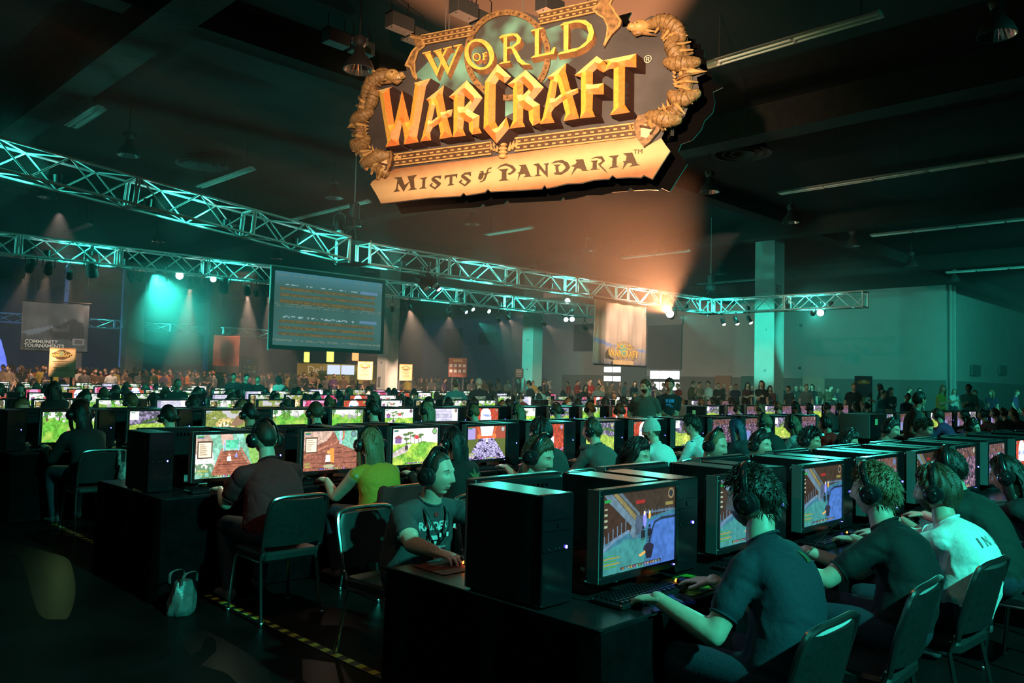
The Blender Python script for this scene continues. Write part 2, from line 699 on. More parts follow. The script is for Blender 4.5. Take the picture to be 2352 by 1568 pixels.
# posters and graphics far back --------------------------------------
def board(name, x0, y0, x1, y1, depth, mt, label, cat, th=.06, tilt=0, group=None):
    """Upright flat panel facing the camera's side of the hall, at its own distance."""
    a, b = at_depth(x0, y1, depth), at_depth(x1, y1, depth)
    t = at_depth((x0 + x1) / 2, y0, depth)
    c = (a + b) / 2
    wd, ht = (b - a).length, t.z - c.z
    o = thing(name, label, cat, (c.x, c.y, c.z), R(tilt), group)
    mb = MB()
    mb.rbox((0, 0, ht / 2), (wd, th, ht), .02, axis=1)
    mb.build('panel', mt, o)
    return o, wd, ht


def board_text(o, name, body, x, z, size, mt, th=.06, bold=0.0):
    me = text_mesh(body, size, 0, 'CENTER', 1.0, bold)
    me.transform(Matrix.Translation((x, -th / 2 - .008, z)) @ Matrix.Rotation(R(90), 4, 'X'))
    me.materials.clear()
    me.materials.append(mt)
    return obj(name, me, o)


def on_floor(o, z):
    """Feet that carry a panel whose lower edge is above the floor."""
    if z > .02:
        mb = MB()
        for s in (-.3, .3):
            mb.box((s, 0, -z / 2), (.05, .05, z))
            mb.box((s, 0, -z + .015), (.06, .5, .03))
        mb.build('stand', M_black, o)


M_parch = mat('parchment_print', (.72, .50, .27), .7, var=.12, scale=3)
M_parch_edge = mat('parchment_rim', (.45, .22, .07), .7, var=.2, scale=5)
M_gold = mat('gold_print', (.85, .55, .12), .55, var=.2, scale=9)
M_ink = mat('ink_print', (.05, .03, .02), .7)
M_brown = mat('brown_print', (.16, .08, .035), .7, var=.3, scale=9)
M_tealpr = mat('teal_print', (.18, .48, .42), .6, var=.2, scale=6)


def logo(o, x, z, wd, th=.06, cap=None, back=None):
    """Small printed version of the hanging sign's emblem."""
    y = -th / 2 - .004
    mb = MB()
    pts = []
    for i in range(40):
        a = 2 * math.pi * i / 40
        r = 1 + .07 * math.cos(4 * a) + .03 * math.cos(9 * a)
        pts.append((x + wd * .5 * math.cos(a) * r, y, z + wd * .23 * math.sin(a) * r))
    mb.add(pts, [tuple(range(40))])
    mb.build('emblem_back', back or M_brown, o)
    mb = MB()
    ring = [(x + wd * .13 * math.cos(a), y - .003, z + wd * .07 + wd * .12 * math.sin(a)) for a in [2 * math.pi * i / 20 for i in range(20)]]
    mb.add(ring, [tuple(range(20))])
    mb.build('emblem_globe', M_tealpr, o)
    board_text(o, 'lettering', 'WORLD', x, z + wd * .12, wd * .15, M_gold, th + .008, wd * .003)
    board_text(o, 'lettering', 'WARCRAFT', x, z - wd * .03, wd * .19, M_gold, th + .008, wd * .006)
    if cap:
        mb = MB()
        mb.box((x, y, z - wd * .21), (wd * .72, .006, wd * .09))
        mb.build('emblem_ribbon', M_parch, o)


# parchment placards in the crowd
for i, (x0, y0, x1, y1, dep, lab) in enumerate(((112, 802, 170, 866, 25, 'tall parchment placard with golden emblem and printed lines, left of the crowd'),
                                                (821, 832, 855, 872, 34, 'parchment placard with golden emblem standing beside the deli counter'),
                                                (917, 838, 946, 874, 38, 'parchment placard with golden emblem half hidden behind the crowd column'))):
    a = at_depth((x0 + x1) / 2, y0, dep)
    yb = y1
    o, wd, ht = board('placard', x0, y0, x1, yb, dep, M_parch, lab, 'placard', .08)
    z0 = o.location.z
    mb = MB()
    mb.rbox((0, .01, ht / 2 + .03), (wd * 1.04, .05, ht * 1.03), .02, axis=1)
    mb.build('border', M_parch_edge, o)
    logo(o, 0, ht * .80, wd * .78, .08)
    for k in range(7):
        if k == 3:
            continue
        mb = MB()
        mb.box((0, -.046, ht * (.56 - .055 * k)), (wd * (.72 - .1 * (k % 3)), .006, ht * .018))
        mb.build('text_line', M_brown, o)
    on_floor(o, z0)

# big cloth banners --------------------------------------------------
def banner(name, p00, p10, h, label, paint, nx=60, nz=44, wave=.05, mt=None, wires=True):
    """Cloth hanging from the line p00-p10, with shallow vertical folds."""
    p00, p10 = Vector(p00), Vector(p10)
    wd = (p10 - p00).length
    ang = math.atan2(p10.y - p00.y, p10.x - p00.x)
    o = thing(name, label, 'banner', tuple(p00), ang)
    pic = paint(Pic(nx, nz, (.2, .2, .2)))
    me = pic.mesh('cloth', wd, h, mt or vcol_mat('printed_cloth', 0, .9, True))
    for vtx in me.vertices:
        x, z = vtx.co.x + wd / 2, vtx.co.z - h / 2
        f = -z / h
        vtx.co = (x, wave * (math.sin(x * 9 + 2 * f) * (.3 + .7 * f) + .5 * math.sin(x * 21 + 1) * f) - .04 * math.sin(f * 3), z - .03 * math.sin(x / wd * math.pi) * (1 - f))
    c = obj('cloth', me, o)
    s = c.modifiers.new('thickness', 'SOLIDIFY')
    s.thickness = .006
    s.offset = 1
    mb = MB()
    mb.tube([(-.06, 0, .03), (wd + .06, 0, .03)], .03, 8)
    mb.build('top_rail', M_black, o, True)
    mb = MB()
    mb.tube([(0, -.02, -h - .01), (wd, -.02, -h - .01)], .022, 8)
    mb.build('bottom_rail', M_black, o, True)
    if wires:
        for x in (.08, wd - .08):
            mb = MB()
            mb.tube([(x, 0, .03), (x, 0, CEIL - p00.z)], .006, 5, (1, 0, 0), cap=False)
            mb.build('hanging_wire', M_black, o)
    return o, wd


def paint_pale(p):
    n = p.noise(9, 4, 5)
    p.a[:] = np.array((.62, .50, .42)) * (.75 + .5 * n[..., None])
    p.put(np.clip((p.y - .55) * 2.4, 0, 1), (.22, .21, .22), .8)
    p.poly([(0, .58), (.4, .70), (1, .74), (1, .77), (.4, .74), (0, .66)], (.20, .33, .72), .8)
    p.put(np.clip((p.x - .82) * 5, 0, 1) * (p.y > .22) * (p.y < .68) * p.noise(7, 8), (.85, .18, .08), .9)
    p.put(np.clip(1.6 * p.noise(24, 6, 2) - .9, 0, 1), (.30, .25, .23), .6)
    p.put(np.clip((p.y - .94) * 14, 0, 1), (.12, .2, .4), .7)
    p.put(np.clip((.2 - p.y) * 5, 0, 1), (.85, .62, .42), .6)
    return p


a, b = at_v(1366, 686, 15.0), at_v(1484, 698, 15.0)
b.z = a.z
o, wd = banner('hanging_banner', a, b, 2.15, 'pale printed cloth banner with golden emblem hanging under the truss', paint_pale, wires=False)
logo(o, wd * .52, -1.72, wd * .56, .16, True, mat('faded_print', (.42, .30, .20), .8, var=.3, scale=6))


def paint_dusk(p):
    n = p.noise(8, 12, 5)
    p.a[:] = np.array((.10, .115, .13)) * (.7 + .7 * n[..., None])
    p.poly([(.0, .62), (.45, .46), (.5, .52), (.12, .70)], (.20, .27, .34), .9)
    p.poly([(.45, .74), (.42, .55), (.62, .40), (.78, .30), (.92, .42), (.95, .78)], (.045, .05, .06), .8)
    p.put(np.clip(1.5 * p.noise(20, 3, 9) - .95, 0, 1) * (p.x > .45) * (p.y > .2) * (p.y < .6), (.34, .36, .38), .7)
    p.rect(.77, .72, .95, .86, (.32, .33, .34))
    p.rect(.80, .75, .92, .83, (.14, .14, .15))
    p.put(np.clip((p.y - .9) * 8, 0, 1), (.20, .19, .18), .8)
    return p


a, b = at_depth(52, 691, 32), at_depth(206, 697, 33)
b.z = a.z
o, wd = banner('hanging_banner', a, b, 1.95, 'dark grey cloth banner reading COMMUNITY TOURNAMENTS hanging at the far side', paint_dusk)
for k, t in enumerate(('COMMUNITY', 'TOURNAMENTS')):
    board_text(o, 'lettering', t, wd * (.31 + .045 * k), -1.60 - .165 * k, .19, M_white, .34, .004)


def paint_fire(p):
    n = p.noise(6, 30)
    p.a[:] = np.array((.24, .07, .045)) * (.5 + n[..., None])
    p.put(np.clip(1 - ((p.x - .55) / .35) ** 2 - ((p.y - .45) / .45) ** 2, 0, 1) * 1.5, (.05, .02, .02))
    p.rect(0, .8, 1, 1, (.05, .045, .045))
    return p


a, b = at_depth(491, 769, 40), at_depth(552, 771, 40)
b.z = a.z
banner('hanging_banner', a, b, 1.9, 'small red and black printed banner hanging in the haze behind the crowd', paint_fire, 30, 30, .02)


def paint_shield(p):
    p.a[:] = (.14, .11, .11)
    return p


a, b = at_depth(858, 742, 46), at_depth(915, 745, 46)
b.z = a.z
o, wd = banner('hanging_banner', a, b, 1.95, 'dark banner with white shield outline hanging behind the crowd column', paint_shield, 8, 8, .01)
mb = MB()
sh = [(.5, .04), (.62, .10), (.80, .08), (.78, .40), (.68, .55), (.5, .68), (.32, .55), (.22, .40), (.20, .08), (.38, .10)]
n = len(sh)
for i in range(n):
    (x0, y0), (x1, y1) = sh[i], sh[(i + 1) % n]
    cx, cy = .5, .34
    q = lambda x, y, s: (wd * (cx + (x - cx) * s) + .2, -.10, -1.95 * (cy + (y - cy) * s))
    mb.add([q(x0, y0, 1), q(x1, y1, 1), q(x1, y1, .86), q(x0, y0, .86)], [(0, 1, 2, 3)])
mb.build('shield_outline', M_white, o)
board_text(o, 'lettering', 'IZOIG', wd * .5 + .2, -1.62, .36, M_white, .2, .01)
# ------------------------------------------------------------------ ceiling lamps
hb_shell, hb_glass, hb_neck = MB(), MB(), MB()
hb_shell.lathe([(.07, .42), (.09, .38), (.10, .30), (.22, .16), (.275, .03), (.28, 0), (.265, .0), (.265, .03), (.21, .15), (.09, .29)], 24)
for i in range(24):
    a0, a1 = 2 * math.pi * i / 24, 2 * math.pi * (i + 1) / 24
    am = (a0 + a1) / 2
    q = lambda a, r, z: (r * math.cos(a), r * math.sin(a), z)
    hb_glass.add([q(a0, .262, .005), q(a1, .262, .005), q(a1, .10, .27), q(a0, .10, .27), q(am, .20, .10)], [(0, 1, 4), (1, 2, 4), (2, 3, 4), (3, 0, 4)])
hb_neck.lathe([(.0, .95), (.015, .95), (.015, .62), (.10, .60), (.12, .52), (.10, .44), (.07, .42)], 14)
hb_neck.box((0, 0, .53), (.30, .10, .09))
me_shell = hb_shell.mesh('reflector_shell', mat('lamp_housing', (.04, .04, .04), .5, .3), True)
me_glass = hb_glass.mesh('reflector_facets', mat('mirror_facets', (.8, .8, .8), .12, .9), False)
me_neck = hb_neck.mesh('ballast_neck', mat('lamp_casting', (.05, .05, .05), .6, .2), True)
rod = MB()
rod.tube([(0, 0, .9), (0, 0, CEIL - 7.05)], .012, 6, (1, 0, 0), cap=False)
me_rod = rod.mesh('hanging_rod', M_black)
k = 0
HB = [(11.27, 1.5), (17.28, 10.1), (22.6, 10.3), (28.1, 10.5), (34.4, 10.5), (32.1, 18.5), (5.55, 10.05), (4.9, 19.2), (5.0, 26.4), (10.9, 19.2),
      (16.3, 18.9), (23.0, 19.2), (10.7, 32.1), (16.2, 32.3), (11.05, 26.0), (27.0, 26.0), (40.5, 10.6), (21.5, 32.4)]
for i, (u, v) in enumerate(HB):
    d = 'nearest to the upper corner of the hall' if i == 0 else None
    o = thing('high_bay_lamp', d and 'round high bay lamp with faceted reflector, nearest and largest' or
              'unlit high bay lamp under the roof, %s of its kind' % nth(i),
              'ceiling lamp', P(u, v, 7.05), random.random(), 'unlit high bay lamps under the roof')
    obj('reflector_shell', me_shell, o)
    obj('reflector_facets', me_glass, o)
    obj('ballast_neck', me_neck, o)
    obj('hanging_rod', me_rod, o)

M_tube = mat('white_enamel', (.55, .55, .53), .5, var=.05)


def strip(u, v0, v1, label):
    o = thing('strip_light', label, 'ceiling lamp', P(u, v0, 7.4), R(135), 'unlit fluorescent strip lights')
    L = v1 - v0
    mb = MB()
    mb.add([(x, y, z) for x in (0, L) for y, z in ((-.16, 0), (-.05, .07), (.05, .07), (.16, 0))], [(0, 1, 5, 4), (1, 2, 6, 5), (2, 3, 7, 6), (0, 3, 2, 1), (4, 5, 6, 7)])
    mb.build('reflector', M_tube, o)
    n = max(1, int(L / 1.3))
    for i in range(n):
        for y in (-.07, .07):
            mb = MB()
            mb.tube([(L * (i + .03) / n, y, -.015), (L * (i + .97) / n, y, -.015)], .019, 8)
            mb.build('tube', M_white, o, True)
    for x in (.3, L / 2, L - .3):
        mb = MB()
        mb.tube([(x, 0, .07), (x, 0, CEIL - 7.4)], .008, 5, (1, 0, 0), cap=False)
        mb.build('hanging_wire', M_black, o)


for a in ((10.15, 2.8, 8.4, 'long unlit strip light beside the hanging sign'), (20.0, 2.5, 9.4, 'long unlit strip light crossing the roof between lamp files'),
          (28.3, 4.0, 9.9, 'unlit strip light far down the roof past the beam'), (40.0, 5.5, 10.8, 'farthest unlit strip light near the hall wall'),
          (8.2, 19.2, 22.6, 'short unlit strip light above the near truss'), (12.75, 20.1, 24.8, 'unlit strip light ending at the sign lower edge'),
          (8.1, 32.4, 35.2, 'short unlit strip light above the far truss'), (19.3, 18.9, 21.4, 'short unlit strip light under the sign'),
          (27.2, 17.1, 20.7, 'unlit strip light crossing the orange beam'), (37.3, 19.4, 23.0, 'unlit strip light behind the front column'), (3.5, 17.0, 19.0, 'short unlit strip light above the truss start')):
    strip(*a)

# grey dimmer boxes on a bar above the sign
for i, (u, v) in enumerate(((5.6, 10.9), (6.0, 9.5), (6.4, 8.25), (6.95, 8.35), (6.5, 9.7), (6.15, 10.9), (7.3, 7.1))):
    o = thing('dimmer_box', 'grey steel box hung under the roof bar above the sign, %s along' % nth(i), 'electrical box', P(u, v, 7.75), R(45), 'steel boxes above the sign')
    mb = MB()
    mb.rbox((0, 0, .13), (.46, .26, .24), .012)
    mb.build('case', mat('box_steel', (.07, .07, .07), .5, .2), o)
    mb = MB()
    mb.box((0, 0, .262), (.5, .2, .015))
    for x in (-.18, .18):
        mb.tube([(x, 0, .26), (x, 0, CEIL - 7.75)], .01, 5, (1, 0, 0), cap=False)
    mb.build('hanger', M_black, o)
    for x in (-.15, .15):
        mb = MB()
        mb.lathe([(0, -.012), (.012, -.008), (.012, .01)], 8, Matrix.Translation((x, 0, .01)))
        mb.build('screw', M_steel, o)
# round air diffusers
for i, (u, v) in enumerate(((17.3, 9.1), (8.0, 22.0), (5.5, 30.5))):
    o = thing('air_diffuser', ('round ceiling air diffuser beside the roof beam', 'round ceiling air diffuser above the near truss', 'round ceiling air diffuser far across the roof')[i], 'diffuser', P(u, v, CEIL - .35))
    for r in (.75, .52, .3):
        mb = MB()
        mb.lathe([(r, 0), (r + .02, .0), (r * .8, .22), (r * .8 - .03, .22), (r, 0)], 28)
        mb.build('ring', mat('diffuser_metal', (.05, .05, .05), .7), o, True)
    mb = MB()
    mb.lathe([(.25, .2), (.25, .36)], 20)
    mb.build('duct_neck', M_black, o, True)

# ------------------------------------------------------------------ box trusses
cyl = MB()
cyl.lathe([(1, -.5), (1, .5)], 8, close=True)
ME_BRACE = cyl.mesh('brace', M_alu, 60)
cyl = MB()
cyl.lathe([(1, -.5), (1, .5)], 10, close=True)
ME_CHORD = cyl.mesh('chord', M_alu, 60)


def bar(name, me, a, b, r, parent):
    a, b = Vector(a), Vector(b)
    o = bpy.data.objects.new(name, me)
    COL.objects.link(o)
    o.parent = parent
    q = (b - a).to_track_quat('Z', 'X')
    o.matrix_basis = Matrix.LocRotScale((a + b) / 2, q, Vector((r, r, (b - a).length)))
    return o


def truss(a, b, label, size=.52, panel=.62, section=2.5, cr_=.030, br=.017):
    a, b = Vector(a), Vector(b)
    L = (b - a).length
    d = (b - a).normalized()
    o = thing('box_truss', label, 'truss', tuple(a), 0, 'aluminium box trusses of the lighting rig')
    side = d.cross(Vector((0, 0, 1))).normalized()
    up = side.cross(d).normalized()
    h = size / 2

    def q(t, i):
        s, z = ((-1, -1), (1, -1), (1, 1), (-1, 1))[i % 4]
        return d * t + side * (s * h) + up * (z * h)
    for i in range(4):
        bar('chord', ME_CHORD, q(0, i), q(L, i), cr_, o)
    n = max(1, int(round(L / section)))
    for k in range(n):
        t0, t1 = L * k / n, L * (k + 1) / n
        m = max(2, int(round((t1 - t0) / panel)))
        for face in range(4):
            for j in range(m):
                s0, s1 = t0 + .03 + (t1 - t0 - .06) * j / m, t0 + .03 + (t1 - t0 - .06) * (j + 1) / m
                e = (j + face) % 2
                bar('brace', ME_BRACE, q(s0, face + e), q(s1, face + 1 - e), br, o)
        for t in (t0 + .03, t1 - .03):
            for face in range(4):
                bar('end_frame', ME_BRACE, q(t, face), q(t, face + 1), .024, o)
    return o


Z0 = 4.75
A0, A1 = P(-4.0, 15.2, 6.0), P(8.7, 15.2, 4.80)
truss(A0, A1, 'near teal lit truss sloping down across the upper hall', .56)
B1 = P(25.2, 15.0, Z0)
truss(P(9.3, 15.25, Z0), B1, 'teal lit truss running from the corner block past the sign')
truss(P(25.5, 14.7, Z0), P(25.8, 9.1, Z0), 'short teal lit truss ending in front of the column')
truss(P(-4, 22.4, Z0 + .1), P(25.0, 20.6, Z0), 'long rear teal lit truss passing behind the projection screen')
truss(P(3.0, 52, 4.6), P(26, 44, 4.2), 'small distant truss glowing in the haze behind the crowd', .5, 1.0, 3.0)

# corner blocks with chain hoists
for i, (u, v, z, lab) in enumerate(((9.0, 15.22, Z0, 'truss corner block under a black chain hoist, nearer one'), (25.5, 15.0, Z0, 'truss corner block under a black chain hoist, farther one'),
                                     (-1.0, 22.0, Z0, 'rear truss joint under a black chain hoist beside the lamps'))):
    o = thing('truss_corner', lab, 'truss block', P(u, v, z), R(45))
    for sx in (-1, 1):
        for sy in (-1, 1):
            mb = MB()
            mb.tube([(sx * .3, sy * .3, -.29), (sx * .3, sy * .3, .29)], .035, 8, (1, 0, 0))
            mb.build('post', M_alu, o, True)
    for z_ in (-.28, .28):
        mb = MB()
        mb.box((0, 0, z_), (.66, .66, .03))
        mb.build('plate', M_black, o)
    mb = MB()
    mb.rbox((0, 0, 1.05), (.22, .2, .42), .05)
    mb.rbox((.0, 0, .75), (.26, .3, .2), .04)
    mb.build('chain_hoist', M_black, o, True)
    mb = MB()
    for sx in (-1, 1):
        for sy in (-1, 1):
            mb.tube([(sx * .3, sy * .3, .28), (0, 0, .68)], .008, 5)
    mb.build('sling', M_cable, o)
    mb = MB()
    mb.tube([(0, 0, 1.2), (0, 0, CEIL - z)], .014, 6, (1, 0, 0), cap=False)
    mb.build('chain', M_steel, o)

# ------------------------------------------------------------------ lamps of the rig
can_prof = [(.0, .17), (.045, .17), (.075, .13), (.085, .04), (.095, -.16), (.10, -.18), (.088, -.18), (.086, -.10), (.0, -.10)]
c_ = MB()
c_.lathe(can_prof, 16)
ME_CAN = c_.mesh('can', M_black, True)
y_ = MB()
y_.tube([(.115, 0, 0), (.115, 0, .20), (.06, 0, .27), (-.06, 0, .27), (-.115, 0, .20), (-.115, 0, 0)], .010, 6, (0, 1, 0))
y_.box((0, 0, .31), (.05, .06, .08))
ME_YOKE = y_.mesh('yoke', M_black, True)
l_ = MB()
l_.lathe([(0, -.130), (.05, -.134), (.084, -.12)], 16)
LENS = {'teal': glow('lamp_lens_teal', (.55, 1, .92), 18), 'warm': glow('lamp_lens_warm', (1, .80, .62), 14), 'hot': glow('lamp_lens_hot', (1, .82, .6), 30),
        'blue': glow('lamp_lens_blue', (.35, .45, 1), 10), 'off': mat('lamp_lens_unlit', (.2, .25, .25), .15)}
ME_LENS = {k: None for k in LENS}
for k, m in LENS.items():
    c2 = MB()
    c2.lathe([(0, -.232), (.045, -.222), (.075, -.198), (.084, -.170)], 16)
    ME_LENS[k] = c2.mesh('lens', m, True)
NL = [0]


def stage_lamp(loc, target, kind, label, scale=1.0, power=0, angle=30, col=None, group='stage lamps on the trusses', hang=None):
    o = thing('stage_lamp', label, 'stage lamp', loc, 0, group)
    d = (Vector(target) - Vector(loc))
    q = (-d).to_track_quat('Z', 'X')
    c = obj('can', ME_CAN, o)
    c.rotation_mode = 'QUATERNION'
    c.rotation_quaternion = q
    c.scale = (scale,) * 3
    l = obj('lens', ME_LENS[kind], c)
    y = obj('yoke', ME_YOKE, o)
    y.rotation_euler = (0, 0, math.atan2(d.y, d.x) + math.pi / 2)
    y.scale = (scale,) * 3
    if hang:
        mb = MB()
        mb.tube([(0, 0, .3 * scale), (0, 0, hang)], .018, 6, (1, 0, 0))
        mb.build('drop_arm', M_black, o)
    if power:
        spot('lamp_beam', Vector(loc) + d.normalized() * (.27 * scale), target, col, power, angle, .35, .05)
    return o


RL = [  # picture x, y, truss line v, kind, aim (u, v, z) or None, power, cone, size
    (71, 608, 21.6, 'warm', (4, 29, 0), 2160, 20, 1.2), (112, 614, 21.6, 'warm', (5.5, 30, 0), 2160, 20, 1.2), (160, 630, 21.6, 'warm', (7, 31, 0), 1200, 18, .9),
    (210, 612, 21.6, 'off', (7, 26, 0), 0, 0, 1.6), (300, 635, 21.3, 'off', (9, 24, 0), 0, 0, .9), (325, 634, 21.3, 'warm', (8, 30, 0), 0, 0, 1.0), (372, 630, 21.3, 'off', (9, 26, 0), 0, 0, 1.2),
    (413, 631, 21.2, 'teal', (3, 12, 2.0), 260, 60, 1.25), (392, 648, 21.2, 'warm', (9, 26, 0), 0, 0, .9), (437, 649, 21.2, 'warm', (11, 30, 0), 15600, 16, 1.1), (460, 650, 21.2, 'off', (10, 25, 0), 0, 0, .9),
    (489, 640, 21.2, 'teal', (4, 10, 2.0), 120, 60, 1.0), (515, 650, 21.2, 'off', (10, 25, 0), 0, 0, 1.6), (568, 665, 21.2, 'warm', (14, 30, 0), 15600, 17, 1.1), (588, 672, 21.2, 'warm', (15, 29, 0), 0, 0, .8),
    (618, 668, 21.2, 'warm', (16, 31, 0), 11440, 18, 1.0), (874, 694, 21.0, 'warm', (22, 33, 0), 10400, 20, 1.0), (901, 708, 21.0, 'warm', (22, 31, 0), 0, 0, .8), (940, 704, 21.0, 'warm', (26, 33, 0), 11440, 20, .9),
    (1033, 720, 21.0, 'warm', (28, 34, 0), 2800, 22, .9), (1065, 712, 20.8, 'blue', (20, 15, 0), 0, 0, .8), (1080, 705, 20.8, 'teal', (20, 15, 0), 0, 0, .9), (1117, 711, 20.8, 'teal', (20, 12, 0), 0, 0, .9),
    (1144, 733, 20.8, 'warm', (34, 30, 0), 2400, 24, .9), (1165, 728, 20.8, 'warm', (36, 30, 0), 2400, 24, .9), (1248, 741, 20.8, 'warm', (40, 28, 0), 2000, 24, .9), (1343, 752, 20.8, 'warm', (44, 26, 0), 2000, 24, .9),
    (1303, 690, 20.7, 'teal', (8, 6, 1.5), 500, 60, 1.3), (1313, 731, 20.7, 'teal', (12, 8, 0), 0, 0, 1.2), (1299, 732, 20.7, 'teal', (12, 8, 0), 0, 0, 1.1),
    (1866, 718, 10.8, 'teal', (50, 19, 3), 3600, 44, 1.0), (1884, 717, 10.8, 'teal', (8, 2, 1), 400, 60, 1.4),
    (1660, 738, 14.3, 'warm', (25, 12, 0), 0, 0, .8), (1690, 735, 13.85, 'warm', (26, 12, 0), 0, 0, .9), (1720, 733, 13.4, 'warm', (26, 11, 0), 0, 0, .9),
    (985, 640, 15.0, 'off', (14, 12, 0), 0, 0, 1.3), (968, 648, 15.0, 'off', (13, 12, 0), 0, 0, 1.2), (1000, 655, 15.0, 'blue', (14, 12, 0), 0, 0, .8),
    (780, 520, 15.2, 'off', (7, 12, 0), 0, 0, 1.2)]
for i, (x, y, v, kind, aim, pw, ang, sc_) in enumerate(RL):
    p = at_v(x, y, v)
    if v > 20:
        for _ in range(3):          # hang it straight under the rear truss
            v = 22.4 - (uv_of(p)[0] + 4) * 1.8 / 29
            p = at_v(x, y, v)
    elif x > 1640:
        p = at_u(x, y, 25.65)
    word = {'teal': 'teal glowing', 'warm': 'warm white', 'off': 'unlit', 'blue': 'blue glowing', 'hot': 'hot'}[kind]
    stage_lamp(p, P(*aim), kind, '%s stage lamp under the trusses, %s along' % (word, nth(i)), sc_, pw, ang, {'teal': TEAL, 'warm': (1, .66, .46)}.get(kind), hang=max(.32, 4.52 - p.z))

# the orange-white beam that crosses the roof behind the sign
ph = at_v(1541, 724, 14.6)
stage_lamp(ph, (.6, 13.6, 6.0), 'hot', 'brightest orange white lamp, beaming up at the sign from the truss corner', 1.6, 100000, 25, (1, .35, .14), hang=.4)

# small teal wash lights inside the trusses
WL = 0
for a, b, n, pw in ((P(-2, 15.2, 5.75), P(8.2, 15.2, 4.78), 6, 55), (P(9.6, 15.22, 4.7), P(24.8, 15.0, 4.7), 8, 60), (P(25.55, 14.2, 4.7), P(25.75, 9.5, 4.7), 3, 60), (P(-3, 22.33, 4.80), P(24.6, 20.62, 4.7), 14, 55)):
    for i in range(n):
        p = a.lerp(b, (i + .5) / n)
        WL += 1
        o = thing('truss_washer', 'small teal wash lamp inside a truss, %s along the rig' % nth(WL - 1), 'stage lamp', p, R(45), 'teal wash lamps inside the trusses')
        mb = MB()
        mb.lathe([(.0, -.16), (.07, -.16), (.085, .0), (.085, .02), (.075, .02)], 12)
        mb.build('can', M_black, o, True)
        mb = MB()
        mb.lathe([(.0, .025), (.075, .015)], 12)
        mb.build('lens', LENS['teal'], o)
        dr_ = (b - a).normalized() * (1 if i % 2 else -1)
        spot('washer_glow', p + Vector((0, 0, .03)) + dr_ * .1, p + dr_ * 2, TEAL, pw * 3.4, 120, .6, .03)
for i in range(7):
    point('distant_truss_glow', P(5 + 3 * i, 51.3 - 1.04 * i, 4.6 - .06 * i), TEAL, 25, .05)

# ------------------------------------------------------------------ projection screen
o = thing('projection_screen', 'rear projected screen in black frame showing score lists, hung from the rear truss', 'screen', P(9.65, 20.35, 2.55), R(45))
sw, sh_ = 3.95, 2.25


def paint_scores(p):
    p.a[:] = (.035, .085, .075)
    p.put(p.noise(6, 9), (.05, .13, .13), .6)
    p.put(np.clip(1 - p.y * 5, 0, 1), (.06, .2, .28), .6)
    n = p.noise(60, 17, 60)
    for g in (.16, .60):
        for j in range(3):
            y0 = g + .05 + .085 * j
            p.put(((p.y > y0) & (p.y < y0 + .045) & (p.x > .05) & (p.x < .93)).astype(float), (.085, .065, .025), .9)
            p.put(((p.y > y0 + .008) & (p.y < y0 + .036) & (p.x > .05) & (p.x < .93)) * (n > .5), (.14, .095, .03), .8)
        p.put(((p.y > g) & (p.y < g + .025) & (p.x > .08) & (p.x < .75)) * (n > .55), (.30, .42, .45), .7)
        p.put(((p.y > g - .01) & (p.y < g + .03) & (p.x > .78) & (p.x < .95)).astype(float), (.10, .18, .30), .9)
    for y0 in (.05, .44, .47, .93):
        p.put((abs(p.y - y0) < .008) & (n > .4), (.12, .16, .12), .8)
    return p


me = paint_scores(Pic(128, 72, (0, 0, 0))).mesh('picture', sw, sh_, vcol_mat('projected_picture', 1.25, .8))
me.transform(Matrix.Translation((sw / 2, -.02, sh_ / 2)))
obj('picture', me, o)
for nm, c, d in (('frame_bar', (sw / 2, 0, -.06), (sw + .24, .08, .12)), ('frame_bar', (sw / 2, 0, sh_ + .06), (sw + .24, .08, .12)), ('frame_bar', (-.06, 0, sh_ / 2), (.12, .08, sh_)), ('frame_bar', (sw + .06, 0, sh_ / 2), (.12, .08, sh_))):
    mb = MB()
    mb.rbox(c, d, .01)
    mb.build(nm, mat('screen_frame', (.03, .035, .035), .5), o)
mb = MB()
mb.box((sw / 2, .05, sh_ / 2), (sw, .02, sh_))
mb.build('backing', M_black, o)
mb = MB()
for x in (-.1, sw + .1):
    mb.tube([(x, .03, -.15), (x, .03, sh_ + .14)], .03, 8, (1, 0, 0))
mb.tube([(-.1, .03, sh_ + .14), (sw + .1, .03, sh_ + .14)], .03, 8)
mb.build('outer_frame', M_alu, o, True)
for x in (.4, sw - .4):
    mb = MB()
    mb.tube([(x, .03, sh_ + .14), (x, .95, 4.75 - 2.55 - .2)], .012, 6)
    mb.build('hanger', M_black, o)
# ------------------------------------------------------------------ the hanging sign
SGN = Vector((-.39, -.92, 0)).normalized()
SX = Vector((.92, -.39, 0)).normalized()
SGP = at_depth(1215, 240, 12.5)


def SP(x, y, h=0.0):
    """Point of the sign board seen at picture position (x, y), raised h metres off the board."""
    d = ray(x, y)
    t = (SGP - EYEV).dot(SGN) / d.dot(SGN)
    return EYEV + d * t + SGN * h


def s2(x, y):
    q = SP(x, y) - SGP
    return Vector((q.dot(SX), q.z))


def w3(p, h):
    return SGP + SX * p[0] + Vector((0, 0, p[1])) + SGN * h


